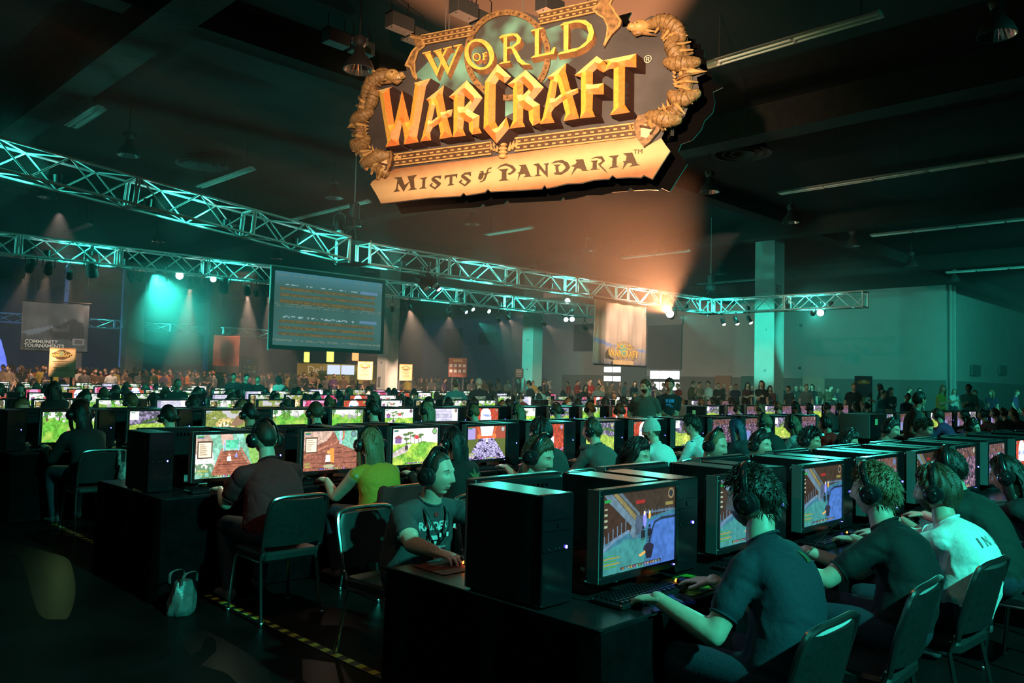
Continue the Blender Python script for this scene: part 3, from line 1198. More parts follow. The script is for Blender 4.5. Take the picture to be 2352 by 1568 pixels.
sign = thing('hanging_sign', 'huge golden fantasy logo sign with dragons and parchment ribbon, hung from the roof', 'sign', tuple(SGP))
SI = Matrix.Translation(-SGP)
M_board = mat('sign_panel_print', (.065, .055, .055), .55, var=.35, scale=1.6)
M_bronze = mat('bronze_print', (.30, .16, .06), .5, var=.55, scale=14, bump=.25)
M_bronze_hi = mat('bright_bronze_print', (.60, .36, .13), .5, var=.3, scale=10)
M_bronze_lo = mat('dark_bronze_print', (.10, .045, .02), .6, var=.4, scale=14)
M_cream = mat('ribbon_print', (.80, .58, .36), .65, var=.12, scale=3)
def ribbon_material():
    """Printed parchment: pale along the middle of the ribbon, tan towards its edges."""
    m, nt, b = nodes_of('parchment_ribbon_print')
    p0, p1 = s2(800 + 620 / 2.767, 1158 / 2.767), s2(800 + 1450 / 2.767, 1030 / 2.767)
    k = (p1.y - p0.y) / (p1.x - p0.x)
    N, L = nt.nodes, nt.links
    tc, nz, dt, sb, ab, mr, mx, rp = (N.new('ShaderNode' + t) for t in ('TexCoord', 'TexNoise', 'VectorMath', 'Math', 'Math', 'MapRange', 'Math', 'ValToRGB'))
    dt.operation = 'DOT_PRODUCT'
    dt.inputs[1].default_value = (-k * SX.x, -k * SX.y, 1)
    L.new(tc.outputs['Object'], dt.inputs[0])
    sb.operation = 'SUBTRACT'
    sb.inputs[1].default_value = p0.y - k * p0.x
    L.new(dt.outputs['Value'], sb.inputs[0])
    ab.operation = 'ABSOLUTE'
    L.new(sb.outputs[0], ab.inputs[0])
    mr.inputs[1].default_value, mr.inputs[2].default_value, mr.inputs[3].default_value, mr.inputs[4].default_value = .05, .32, .95, .0
    L.new(ab.outputs[0], mr.inputs[0])
    nz.inputs['Scale'].default_value = 6
    L.new(tc.outputs['Object'], nz.inputs['Vector'])
    mx.operation = 'MULTIPLY_ADD'
    mx.inputs[1].default_value = .3
    L.new(nz.outputs['Fac'], mx.inputs[0])
    L.new(mr.outputs[0], mx.inputs[2])
    rp.color_ramp.elements[0].color = (.32, .125, .045, 1)
    rp.color_ramp.elements[1].color = (.74, .50, .25, 1)
    rp.color_ramp.elements[0].position = .1
    L.new(mx.outputs[0], rp.inputs[0])
    L.new(rp.outputs[0], b.inputs['Base Color'])
    b.inputs['Roughness'].default_value = .7
    return m


M_creamhi = mat('ribbon_light_print', (.98, .86, .62), .65, var=.06, scale=3)
M_signback = mat('sign_back_board', (.004, .0035, .0035), .9, spec=.02)
M_cyanedge = mat('teal_back_edge', (.03, .30, .27), .5)
M_sideD = mat('letter_side_print', (.035, .012, .008), .6)
M_sideM = mat('letter_edge_print', (.30, .13, .05), .6, var=.3, scale=12)
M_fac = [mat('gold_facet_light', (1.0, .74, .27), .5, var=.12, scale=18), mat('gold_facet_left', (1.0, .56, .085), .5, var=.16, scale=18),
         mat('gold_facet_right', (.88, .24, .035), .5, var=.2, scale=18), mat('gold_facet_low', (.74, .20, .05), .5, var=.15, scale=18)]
M_world = mat('serif_gold', (1.0, .58, .11), .5, var=.18, scale=16)


def flat_poly(pts, holes=()):
    """Triangulate a polygon with holes; returns points and triangles."""
    vs, es, fs = [], [], []
    for ring in [pts] + list(holes):
        o = len(vs)
        vs += [Vector(p) for p in ring]
        es += [(o + i, o + (i + 1) % len(ring)) for i in range(len(ring))]
    v, e, f, *_ = delaunay_2d_cdt(vs, es, [], 1, 1e-6)
    out = []
    for t in f:
        c = sum((v[i] for i in t), Vector((0, 0))) / len(t)
        if inside(c, pts) and not any(inside(c, h) for h in holes):
            out.append(t)
    return v, out


def inside(p, poly):
    r = False
    n = len(poly)
    for i in range(n):
        a, b = poly[i], poly[(i + 1) % n]
        if (a[1] > p[1]) != (b[1] > p[1]) and p[0] < (b[0] - a[0]) * (p[1] - a[1]) / (b[1] - a[1]) + a[0]:
            r = not r
    return r


def plate(name, pts, mt, h0, h1, holes=(), parent=None, side=None, shift=(0, 0)):
    """Solid plate between heights h0 and h1; shift slants the lower outline."""
    v, f = flat_poly(pts, holes)
    mb = MB()
    sh = Vector(shift)

    def up(t):
        a, b, c = (v[i] for i in t[:3])
        return ((b - a).x * (c - a).y - (b - a).y * (c - a).x) > 0
    for t in f:
        t = t if up(t) else t[::-1]
        mb.add([SI @ w3(v[i], h1) for i in t], [tuple(range(len(t)))], 0)
        mb.add([SI @ w3(v[i] + sh, h0) for i in t[::-1]], [tuple(range(len(t)))], 1)
    for ring in [pts] + list(holes):
        n = len(ring)
        for i in range(n):
            a, b = Vector(ring[i]), Vector(ring[(i + 1) % n])
            mb.add([SI @ w3(a, h1), SI @ w3(b, h1), SI @ w3(b + sh, h0), SI @ w3(a + sh, h0)], [(0, 1, 2, 3)], 1)
    return mb.build(name, [mt, side or mt], parent or sign)


def roof_letter(name, pts, holes, h0, hmax, mats4, parent, slope=.55):
    """Chiselled letter: facets rise from every outline edge to the ridge."""
    rings = [[Vector(p) for p in r] for r in [pts] + list(holes)]
    A, B = [], []
    for k, r in enumerate(rings):
        ar = sum(r[i].x * r[(i + 1) % len(r)].y - r[(i + 1) % len(r)].x * r[i].y for i in range(len(r)))
        if (ar < 0) == (k == 0):
            r.reverse()
        for i in range(len(r)):
            A.append(r[i])
            B.append(r[(i + 1) % len(r)])
    A, B = np.array([tuple(a) for a in A]), np.array([tuple(b) for b in B])
    D = B - A
    LN = np.maximum((D ** 2).sum(1), 1e-12)

    def dist(q):
        t = np.clip(((q[:, None] - A[None]) * D[None]).sum(2) / LN[None], 0, 1)
        c = A[None] + t[..., None] * D[None]
        return np.hypot(q[:, None, 0] - c[..., 0], q[:, None, 1] - c[..., 1])
    lo, hi = A.min(0), A.max(0)
    st = .011
    nx, ny = int((hi[0] - lo[0]) / st) + 1, int((hi[1] - lo[1]) / st) + 1
    gx, gy = np.meshgrid(lo[0] + (np.arange(nx) + .5) * st, lo[1] + (np.arange(ny) + .5) * st)
    q = np.stack([gx.ravel(), gy.ravel()], 1)
    ok = np.array([inside(p, rings[0]) and not any(inside(p, h) for h in rings[1:]) for p in q])
    dd = dist(q)
    near = np.argmin(dd, 1).reshape(ny, nx)
    srt = np.sort(dd, 1)
    ridge = (srt[:, 1] - srt[:, 0] < st * .8) & ok & (srt[:, 0] > st * 1.3)
    for _ in range(3):              # slide the candidates onto the ridge itself
        dq = dist(q[ridge])
        j0 = dq.argmin(1)
        t0 = np.clip(((q[ridge] - A[j0]) * D[j0]).sum(1) / LN[j0], 0, 1)
        away = q[ridge] - (A[j0] + t0[:, None] * D[j0])
        away /= np.maximum(np.hypot(away[:, 0], away[:, 1]), 1e-9)[:, None]
        sq_ = np.sort(dq, 1)
        q[ridge] = q[ridge] + away * ((sq_[:, 1] - sq_[:, 0]) * .5)[:, None]
    # keep only cells where two non-adjacent directions meet
    vs, es = [], []
    for r in rings:
        o = len(vs)
        vs += r
        es += [(o + i, o + (i + 1) % len(r)) for i in range(len(r))]
    for p in q[ridge]:
        vs.append(Vector(p))
    v, e, f, *_ = delaunay_2d_cdt(vs, es, [], 1, 1e-6)
    pv = np.array([tuple(p) for p in v])
    hd = np.minimum(dist(pv).min(1) * slope, hmax)
    mb = MB()
    for t in f:
        c = pv[list(t)].mean(0)
        if not inside(c, rings[0]) or any(inside(c, h) for h in rings[1:]):
            continue
        a, b, cc = pv[t[0]], pv[t[1]], pv[t[2]]
        if (b[0] - a[0]) * (cc[1] - a[1]) - (b[1] - a[1]) * (cc[0] - a[0]) < 0:
            t = t[::-1]
        j = int(np.argmin(dist(c[None])[0]))
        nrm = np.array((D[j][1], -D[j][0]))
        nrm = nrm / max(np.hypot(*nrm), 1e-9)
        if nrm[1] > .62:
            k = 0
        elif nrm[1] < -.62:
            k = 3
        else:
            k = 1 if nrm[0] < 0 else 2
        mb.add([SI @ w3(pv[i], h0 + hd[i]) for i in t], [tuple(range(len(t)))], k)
    return mb.build(name, mats4, parent)


def zm(ox, oy, sc, pts):
    return [s2(ox + x / sc, oy + y / sc) for x, y in pts]


# board outline (traced), in picture pixels
ol = [(400, 222), (480, 236), (800, 178), (850, 140), (935, 88), (1035, 70), (1130, 80), (1205, 108), (1560, 22), (1610, 0), (1690, -22), (1668, 22), (1745, 140), (1740, 172), (1800, 165), (1850, 150),
      (1905, 112), (1932, 98), (1975, 122), (2010, 118), (2055, 125), (2062, 145), (2105, 150), (2105, 178), (2140, 185), (2138, 212), (2160, 225), (2155, 265), (2172, 290), (2175, 330), (2202, 372), (2222, 425), (2280, 460), (2215, 492),
      (2228, 560), (2215, 625), (2160, 680), (2140, 735), (2082, 805), (2010, 832), (1990, 880), (2020, 925), (2050, 962), (1992, 1050), (1935, 1142), (1880, 1118), (1862, 1132), (1790, 1130), (1705, 1136), (1680, 1118), (1660, 1140), (1560, 1148), (1480, 1168),
      (1390, 1172), (1310, 1192), (1262, 1200), (1250, 1180), (1232, 1204), (1100, 1212), (905, 1222), (890, 1205), (870, 1226), (750, 1246), (735, 1228), (715, 1250), (520, 1262), (400, 1276), (330, 1285), (210, 1298), (180, 1240), (140, 1172), (158, 1150), (185, 1118), (150, 1068),
      (110, 1060), (62, 985), (36, 930), (45, 862), (5, 820), (62, 798), (34, 770), (50, 740), (75, 690), (92, 640), (98, 600), (118, 545), (150, 498), (190, 462), (215, 448), (240, 434), (262, 452), (300, 455), (372, 450), (366, 425), (388, 372), (412, 330), (436, 302), (416, 262)]
OL = zm(800, 0, 2.767, ol)
plate('front_board', OL, M_board, -.03, 0, side=M_signback)
# second board behind, seen past the right-hand edge
cen = sum(OL, Vector((0, 0))) / len(OL)
plate('rear_board', [cen + (p - cen) * 1.0 + Vector((.17, -.10)) for p in OL], M_signback, -.42, -.39, side=M_cyanedge)
mb = MB()
for x in (-2.2, -.6, 1.0, 2.2):
    mb.box(tuple(SI @ (w3(Vector((x, .1)), -.21))), (.05, .30, 1.6), Matrix.Identity(4))
mb.build('spacer_frame', M_black, sign)

# ribbon: parchment strip along the foot
rib = [(205, 1130), (300, 1075), (960, 992), (1840, 862), (1885, 940), (1990, 880), (2020, 925), (2046, 962), (1990, 1050), (1934, 1138), (1880, 1114), (1862, 1128), (1790, 1126), (1705, 1132), (1680, 1114), (1660, 1136), (1560, 1144), (1480, 1164),
       (1390, 1168), (1310, 1188), (1262, 1196), (1250, 1176), (1232, 1200), (1100, 1208), (905, 1218), (890, 1201), (870, 1222), (750, 1242), (735, 1224), (715, 1246), (520, 1258), (400, 1272), (330, 1281), (212, 1294), (183, 1238), (143, 1172), (160, 1150)]
rb = plate('parchment_ribbon', zm(800, 0, 2.767, rib), ribbon_material(), .002, .02)
# teal haze patches and globe printed on the panel
globe_c = s2(1167, 125)
ring_o, ring_i = [], []
for i in range(48):
    a = 2 * math.pi * i / 48
    q = (1167 + 99 * math.cos(a) + 8 * math.sin(a), 128 + 104 * math.sin(a) - 8 * math.cos(a))
    q2 = (1167 + 86 * math.cos(a) + 7 * math.sin(a), 128 + 91 * math.sin(a) - 7 * math.cos(a))
    ring_o.append(s2(*q))
    ring_i.append(s2(*q2))
gm, nt, bs = nodes_of('globe_print')
tc, nz, rp = nt.nodes.new('ShaderNodeTexCoord'), nt.nodes.new('ShaderNodeTexNoise'), nt.nodes.new('ShaderNodeValToRGB')
nz.inputs['Scale'].default_value = 1.7
rp.color_ramp.elements[0].color = (.07, .065, .06, 1)
rp.color_ramp.elements[1].color = (.20, .48, .39, 1)
rp.color_ramp.elements[0].position = .42
rp.color_ramp.elements[1].position = .66
nt.links.new(tc.outputs['Object'], nz.inputs['Vector'])
nt.links.new(nz.outputs['Fac'], rp.inputs[0])
nt.links.new(rp.outputs[0], bs.inputs['Base Color'])
bs.inputs['Roughness'].default_value = .6
haze_pts = [(420, 480), (520, 380), (620, 330), (740, 290), (900, 300), (1250, 190), (1420, 130), (1560, 250), (1500, 330), (1330, 450), (1200, 560), (1080, 700), (960, 760), (700, 640), (560, 560)]
plate('teal_haze_print', zm(800, 0, 2.767, haze_pts), gm, .0, .002)
plate('globe_disc', ring_i, gm, .0, .006)
rr = plate('rune_ring', ring_o, M_bronze, .002, .035, [ring_i], side=M_bronze_lo)
for i in range(40):
    a = 2 * math.pi * (i + .5) / 40
    c = s2(1167 + 92.5 * math.cos(a) + 7.5 * math.sin(a), 128 + 97.5 * math.sin(a) - 7.5 * math.cos(a))
    t = Vector((-math.sin(a), -math.cos(a))) * .02
    nn = Vector((math.cos(a), -math.sin(a))) * .022
    if i % 2:
        pts = [c - t - nn, c + t - nn * .2, c - t * .2, c + t + nn, c - t + nn * .6]
    else:
        pts = [c - nn, c + t, c + nn, c - t]
    plate('rune', pts, M_bronze_lo, .035, .038, parent=rr)


# gold rails with dashes along top and bottom
def rail(name, p0, p1, width, dashes, rows=2):
    a, b = Vector(p0), Vector(p1)
    d = (b - a).normalized()
    n = Vector((-d.y, d.x))
    base = plate(name, [a - n * width / 2, b - n * width / 2, b + n * width / 2, a + n * width / 2], M_bronze_lo, .0, .03)
    L = (b - a).length
    for k in (-.46, 0, .46):
        plate('moulding', [a + n * width * (k - .05), b + n * width * (k - .05), b + n * width * (k + .05), a + n * width * (k + .05)], M_bronze_hi, .03, .055, parent=base)
    for r in range(rows):
        o_ = (-.23, .23)[r]
        for i in range(dashes):
            s0, s1 = L * (i + .2 + .1 * r) / dashes, L * (i + .68 + .1 * r) / dashes
            if s1 > L:
                continue
            plate('dash', [a + d * s0 + n * width * (o_ - .06), a + d * s1 + n * width * (o_ - .06), a + d * s1 + n * width * (o_ + .06), a + d * s0 + n * width * (o_ + .06)], M_bronze_hi, .03, .045, parent=base)
    return base


Z = lambda x, y: s2(800 + x / 2.767, y / 2.767)
rail('top_rail', Z(470, 262), Z(790, 202), .17, 9)
rail('top_rail', Z(1215, 128), Z(1590, 45), .19, 9)
rail('foot_rail', Z(300, 1022), Z(915, 945), .21, 14)
rail('foot_rail', Z(1065, 925), Z(1825, 832), .22, 16)
# curled corner horns of the frame
for nm, pts in (('frame_horn', [(400, 222), (480, 240), (500, 290), (452, 330), (430, 400), (432, 470), (446, 522), (420, 500), (400, 440), (366, 425), (412, 330), (440, 300)]),
                ('frame_horn', [(1690, -22), (1668, 22), (1745, 140), (1735, 175), (1680, 230), (1655, 270), (1630, 312), (1648, 250), (1655, 180), (1628, 120), (1580, 90), (1550, 60), (1600, 15)])):
    hn = plate(nm, zm(800, 0, 2.767, pts), M_bronze, .0, .05, side=M_bronze_lo)
    P2 = zm(800, 0, 2.767, pts)
    n = len(P2)
    cc = sum(P2, Vector((0, 0))) / n
    for i in range(0, n - 1, 1):
        a, b = P2[i], P2[i + 1]
        mb = MB()
        mb.tube([SI @ w3(a.lerp(cc, .12), .05), SI @ w3(b.lerp(cc, .12), .05)], .016, 6)
        mb.build('horn_rib', M_bronze_hi, hn, True)
# centre clasp and flame points on the foot rail
cl = thing('x', None, None)
bpy.data.objects.remove(cl)
mb = MB()
for k in range(4):
    c = Z(990, 925 + 24 * k)
    mb.ell(SI @ w3(c, .05), (.075, .05, .035))
mb.build('rail_clasp', M_bronze_hi, sign, True)
for i, (x, y, tx, ty) in enumerate(((915, 950, 912, 912), (932, 955, 930, 905), (950, 962, 952, 925), (1030, 955, 1036, 905), (1050, 945, 1056, 895), (1072, 935, 1078, 885), (305, 1010, 325, 985), (1800, 830, 1788, 792), (1818, 825, 1815, 795), (330, 1012, 345, 992))):
    mb = MB()
    mb.tube([SI @ w3(Z(x, y), .04), SI @ w3(Z((x + tx) / 2 + 4, (y + ty) / 2), .05), SI @ w3(Z(tx, ty), .04)], [.03, .022, .004], 6)
    mb.build('flame_point', M_bronze_hi, sign, True)


# serpents coiled round the side poles
def serpent(pole, coils, head, dirn, spikes):
    body = MB()
    pp = [Z(*p) for p in pole]
    body.tube([SI @ w3(p, .03) for p in pp], [.10] * len(pp), 8, tuple(SGN))
    root = body.build('pole', M_bronze, sign, True)
    for i, pts in enumerate(coils):
        q = [Z(*p) for p in pts]
        n = len(q)
        m = MB()
        m.tube([SI @ w3(p, .06 + .05 * math.sin(math.pi * k / (n - 1))) for k, p in enumerate(q)], [.05 + .065 * math.sin(math.pi * (k + .6) / (n + .2)) for k in range(n)], 12, tuple(SGN))
        m.build('coil', mat('serpent_print', (.34, .20, .08), .5, var=.45, scale=26, bump=.5), root, True)
        for k in range(1, n):
            t_ = (q[k] - q[k - 1])
            if t_.length < 1e-4:
                continue
            for fr in (.25, .75):
                c = q[k - 1].lerp(q[k], fr)
                hgt = .06 + .05 * math.sin(math.pi * (k - 1 + fr) / (n - 1))
                rr_ = (.05 + .065 * math.sin(math.pi * (k - .4 + fr) / (n + .2))) * 1.03
                nn_ = Vector((-t_.y, t_.x)).normalized()
                m = MB()
                m.tube([SI @ w3(c + nn_ * (rr_ * math.cos(w)), hgt + rr_ * math.sin(w)) for w in np.linspace(-.2, math.pi + .2, 9)], .007, 5, tuple(SGN))
                m.build('scale_ring', M_bronze, root, True)
    for k in range(len(pp) - 1):
        t_ = (pp[k + 1] - pp[k])
        nn_ = Vector((-t_.y, t_.x)).normalized()
        for fr, sg_ in ((.2, 1), (.55, -1), (.85, 1)):
            c = pp[k].lerp(pp[k + 1], fr)
            m = MB()
            m.tube([SI @ w3(c - nn_ * .15 * sg_, .05), SI @ w3(c + t_ * .12, .15), SI @ w3(c + nn_ * .17 * sg_ + t_ * .2, .05)], [.022, .028, .010], 6, tuple(SGN))
            m.build('bone_rib', M_bronze_hi if sg_ > 0 else M_bronze, root, True)
    for (x, y, tx, ty, r) in spikes:
        m = MB()
        m.tube([SI @ w3(Z(x, y), .06), SI @ w3(Z((x + tx) / 2, (y + ty) / 2 - 3), .08), SI @ w3(Z(tx, ty), .06)], [r, r * .6, .004], 6)
        m.build('spike', M_bronze_hi, root, True)
    # head: skull, snout, jaw, horns, teeth
    hx, hy = head
    s = dirn
    m = MB()
    m.ell(SI @ w3(Z(hx, hy), .10), (.13, .09, .10))
    m.ell(SI @ w3(Z(hx + s * 40, hy + 8), .10), (.12, .07, .055))
    m.ell(SI @ w3(Z(hx + s * 62, hy + 2), .12), (.045, .05, .05))
    m.build('head', M_bronze_hi, root, True)
    m = MB()
    m.tube([SI @ w3(Z(hx + s * 5, hy + 34), .09), SI @ w3(Z(hx + s * 32, hy + 46), .10), SI @ w3(Z(hx + s * 55, hy + 36), .10)], [.05, .045, .02], 8)
    m.build('jaw', M_bronze, root, True)
    for k in range(5):
        m = MB()
        m.tube([SI @ w3(Z(hx - s * 10, hy - 18 + 14 * k), .08), SI @ w3(Z(hx - s * 52, hy - 40 + 22 * k), .09), SI @ w3(Z(hx - s * 92, hy - 52 + 26 * k), .06)], [.03, .022, .004], 6)
        m.build('mane_spine', M_bronze_hi if k % 2 else M_bronze, root, True)
    for k in range(4):
        m = MB()
        m.tube([SI @ w3(Z(hx + s * (20 + 11 * k), hy + 20), .15), SI @ w3(Z(hx + s * (21 + 11 * k), hy + 31), .14)], [.012, .003], 5)
        m.build('tooth', M_creamhi, root, True)
    m = MB()
    m.ell(SI @ w3(Z(hx + s * 14, hy - 8), .185), (.018, .012, .014))
    m.build('eye', M_bronze_lo, root, True)
    return root


serpent([(215, 470), (150, 560), (112, 660), (88, 770), (84, 880), (110, 980), (170, 1050), (240, 1100)],
        [[(270, 480), (215, 500), (165, 540), (135, 600), (120, 640)], [(150, 720), (120, 745), (80, 765), (45, 775)], [(130, 890), (115, 930), (80, 945), (45, 915)], [(255, 995), (215, 1000), (165, 1035), (115, 1048)], [(160, 560), (185, 610), (170, 660), (140, 700)]],
        (300, 490), 1,
        [(190, 470, 160, 455, .035), (150, 510, 122, 500, .035), (122, 560, 98, 556, .035), (105, 610, 90, 604, .03), (60, 800, 5, 820, .06), (120, 815, 135, 800, .02), (122, 838, 138, 825, .02), (125, 860, 140, 850, .02), (125, 880, 141, 872, .02), (150, 945, 140, 915, .02), (172, 960, 165, 925, .02), (195, 975, 190, 945, .02), (255, 985, 285, 965, .025), (100, 690, 88, 640, .03), (140, 700, 150, 640, .028)])
serpent([(1990, 150), (2060, 210), (2110, 310), (2140, 420), (2150, 540), (2120, 650), (2040, 745), (1930, 800)],
        [[(1930, 165), (1990, 150), (2050, 165), (2100, 200), (2125, 250)], [(2035, 405), (2080, 420), (2150, 420), (2215, 405)], [(2060, 610), (2090, 640), (2150, 645), (2215, 605)], [(1920, 745), (1970, 755), (2040, 780), (2095, 770)], [(2080, 250), (2060, 300), (2085, 350), (2120, 390)]],
        (1870, 185), -1,
        [(1990, 130, 2010, 100, .04), (2050, 145, 2075, 125, .04), (2090, 170, 2120, 152, .04), (2115, 205, 2145, 192, .04), (2130, 250, 2165, 235, .035), (2130, 480, 2285, 462, .065), (2080, 475, 2062, 462, .022), (2080, 500, 2060, 490, .022), (2085, 525, 2065, 515, .022), (2085, 550, 2064, 542, .022), (2040, 680, 2030, 640, .024), (2015, 700, 2002, 662, .024), (1990, 720, 1975, 685, .024), (1960, 740, 1925, 712, .03), (2120, 300, 2150, 370, .03), (2050, 300, 2075, 380, .03)])
# rolled scroll ends of the ribbon
for pts, lit in (([(230, 985), (290, 965), (298, 1000), (285, 1060), (262, 1110), (245, 1138), (205, 1100), (178, 1075), (200, 1040)], [(215, 1045), (262, 1025), (268, 1060), (245, 1110), (205, 1085)]),
                 ([(1850, 745), (1900, 735), (1990, 780), (1985, 840), (1930, 905), (1885, 945), (1838, 880), (1822, 800)], [(1870, 815), (1930, 790), (1960, 830), (1905, 890), (1868, 880)])):
    sc = plate('scroll_end', zm(800, 0, 2.767, pts), M_bronze, .02, .09, side=M_bronze_lo)
    plate('scroll_face', zm(800, 0, 2.767, lit), M_cream, .09, .10, parent=sc)
    q = zm(800, 0, 2.767, lit)
    mb = MB()
    mb.tube([SI @ w3(q[0], .10), SI @ w3(q[2], .11), SI @ w3((q[2] + q[3]) / 2, .11)], .02, 6)
    mb.build('scroll_curl', M_bronze_lo, sc, True)

# main lettering ------------------------------------------------------
Rg1 = lambda p: zm(870, 180, 9.046, p)
Rg2 = lambda p: zm(1110, 140, 7.65, p)
Rg3 = lambda p: zm(1240, 120, 8.712, p)
BIG = [
    (Rg1([(70, 315), (385, 235), (320, 285), (325, 380), (422, 1010), (580, 310), (735, 960), (845, 205), (830, 155), (1170, 65), (1075, 230), (890, 1270), (920, 1380), (615, 1425), (632, 1310), (580, 990), (510, 1330), (525, 1435), (240, 1480), (275, 1370), (110, 370)]), []),
    (Rg1([(1450, 205), (1415, 390), (1485, 745), (1520, 718), (1630, 705), (1592, 850), (1512, 878), (1620, 1270), (1350, 1315), (1375, 1200), (1330, 1000), (1215, 1080), (1160, 1180), (1165, 1260), (1182, 1340), (955, 1365), (1000, 1250), (1138, 600), (1120, 545), (1075, 500)]), [Rg1([(1262, 620), (1308, 855), (1195, 945)])]),
    (Rg1([(1545, 450), (1915, 105), (2240, 470), (2070, 715), (2035, 768), (2178, 835), (2165, 1070), (2222, 1195), (2025, 1222), (1962, 1130), (1955, 985), (1855, 930), (1838, 1110), (1892, 1245), (1625, 1280), (1640, 1150), (1645, 520)]), [Rg1([(1870, 420), (1985, 520), (1862, 660)])]),
    (Rg2([(315, 115), (555, 340), (445, 450), (345, 380), (287, 468), (278, 1120), (330, 1212), (475, 1035), (525, 1232), (300, 1497), (75, 1240), (100, 420)]), []),
    (Rg2([(490, 470), (810, 215), (1125, 525), (940, 745), (1055, 820), (1055, 1040), (1075, 1130), (930, 1190), (870, 1090), (858, 935), (765, 892), (760, 1120), (800, 1205), (528, 1240), (590, 1090), (590, 540)]), [Rg2([(766, 455), (862, 555), (766, 650)])]),
    (Rg3([(595, 285), (580, 450), (672, 795), (690, 820), (826, 785), (830, 880), (717, 932), (848, 1385), (537, 1440), (580, 1290), (520, 1050), (350, 1180), (297, 1262), (300, 1335), (360, 1465), (70, 1500), (130, 1350), (278, 625), (210, 570)]), [Rg3([(420, 660), (488, 900), (368, 995)])]),
    (Rg3([(755, 530), (1195, 150), (1328, 245), (1400, 330), (1330, 482), (1200, 402), (1120, 472), (1115, 715), (1335, 685), (1335, 910), (1120, 910), (1110, 1220), (1165, 1355), (862, 1385), (885, 1250), (885, 575)]), []),
    (Rg3([(1332, 235), (1980, 105), (1980, 380), (1755, 365), (1750, 1115), (1855, 1265), (1455, 1325), (1528, 1190), (1532, 400), (1430, 415), (1345, 470), (1410, 300)]), []),
]
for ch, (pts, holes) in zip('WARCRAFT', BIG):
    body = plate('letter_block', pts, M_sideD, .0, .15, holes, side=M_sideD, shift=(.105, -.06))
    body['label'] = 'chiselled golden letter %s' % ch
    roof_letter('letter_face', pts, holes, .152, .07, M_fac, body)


def serif(pieces, name='serif_letter', h=.09, mt=None, sd=None):
    """Letter given as overlapping pieces; thin steps in height keep the overlaps apart."""
    root = None
    for i, (pts, holes) in enumerate(pieces):
        o_ = plate(name if root is None else 'stroke', pts, mt or M_world, .0, h + .0015 * i, holes, parent=root, side=sd or M_sideM, shift=(.015, -.055))
        root = root or o_
    return root


Rg4 = lambda p: zm(960, 40, 5.345, p)
E4 = lambda cx, cy, rx, ry, t, n=32: Rg4([(cx + rx * math.cos(2 * math.pi * i / n) * math.cos(t) - ry * math.sin(2 * math.pi * i / n) * math.sin(t), cy + rx * math.cos(2 * math.pi * i / n) * math.sin(t) + ry * math.sin(2 * math.pi * i / n) * math.cos(t)) for i in range(n)])
serif([(Rg4([(112, 466), (178, 450), (282, 668), (264, 752)]), []), (Rg4([(264, 752), (252, 728), (312, 560), (332, 560)]), []),
       (Rg4([(240, 440), (308, 424), (414, 648), (396, 730)]), []), (Rg4([(396, 730), (382, 705), (522, 380), (548, 374)]), []), (Rg4([(330, 540), (318, 518), (372, 408), (402, 400)]), []),
       (Rg4([(85, 462), (190, 436), (194, 450), (92, 476)]), []), (Rg4([(222, 440), (322, 410), (326, 424), (230, 454)]), []), (Rg4([(340, 408), (448, 380), (452, 394), (348, 422)]), []), (Rg4([(468, 376), (572, 354), (576, 368), (476, 392)]), [])])
serif([(E4(782, 478, 176, 194, -.55), [E4(778, 480, 118, 166, -.45)])])
serif([(Rg4([(1078, 262), (1122, 250), (1118, 575), (1076, 584)]), []),
       (Rg4([(1025, 270), (1060, 244), (1180, 222), (1250, 228), (1296, 285), (1280, 340), (1190, 405), (1118, 414), (1118, 392), (1180, 380), (1236, 330), (1240, 280), (1205, 250), (1122, 262), (1030, 286)]), []),
       (Rg4([(1170, 402), (1200, 392), (1240, 440), (1290, 530), (1350, 585), (1410, 605), (1300, 606), (1245, 560), (1200, 470)]), []), (Rg4([(1018, 602), (1050, 578), (1160, 560), (1160, 576)]), [])])
serif([(Rg4([(1462, 182), (1512, 170), (1508, 488), (1460, 498)]), []), (Rg4([(1410, 192), (1440, 176), (1570, 150), (1540, 172), (1415, 204)]), []), (Rg4([(1410, 522), (1450, 494), (1590, 466), (1650, 450), (1690, 395), (1714, 394), (1692, 474), (1412, 526)]), [])])
serif([(Rg4([(1812, 110), (1872, 96), (1868, 425), (1812, 436)]), []),
       (Rg4([(1770, 124), (1815, 92), (1980, 58), (2080, 62), (2155, 120), (2186, 210), (2160, 300), (2070, 385), (1960, 440), (1736, 486), (1770, 456), (1870, 424), (2000, 395), (2090, 320), (2118, 220), (2090, 130), (2020, 94), (1940, 92), (1775, 132)]), [])])
serif([(E4(736, 500, 50, 50, 0, 20), [E4(736, 500, 32, 40, -.3, 20)])], 'small_letter', .05)
serif([(Rg4([(812, 455), (832, 450), (832, 525), (812, 530)]), []), (Rg4([(802, 458), (866, 434), (864, 458), (850, 446), (804, 468)]), []), (Rg4([(830, 488), (856, 480), (856, 494), (830, 498)]), []), (Rg4([(802, 536), (845, 522), (845, 532), (804, 544)]), [])], 'small_letter', .05)

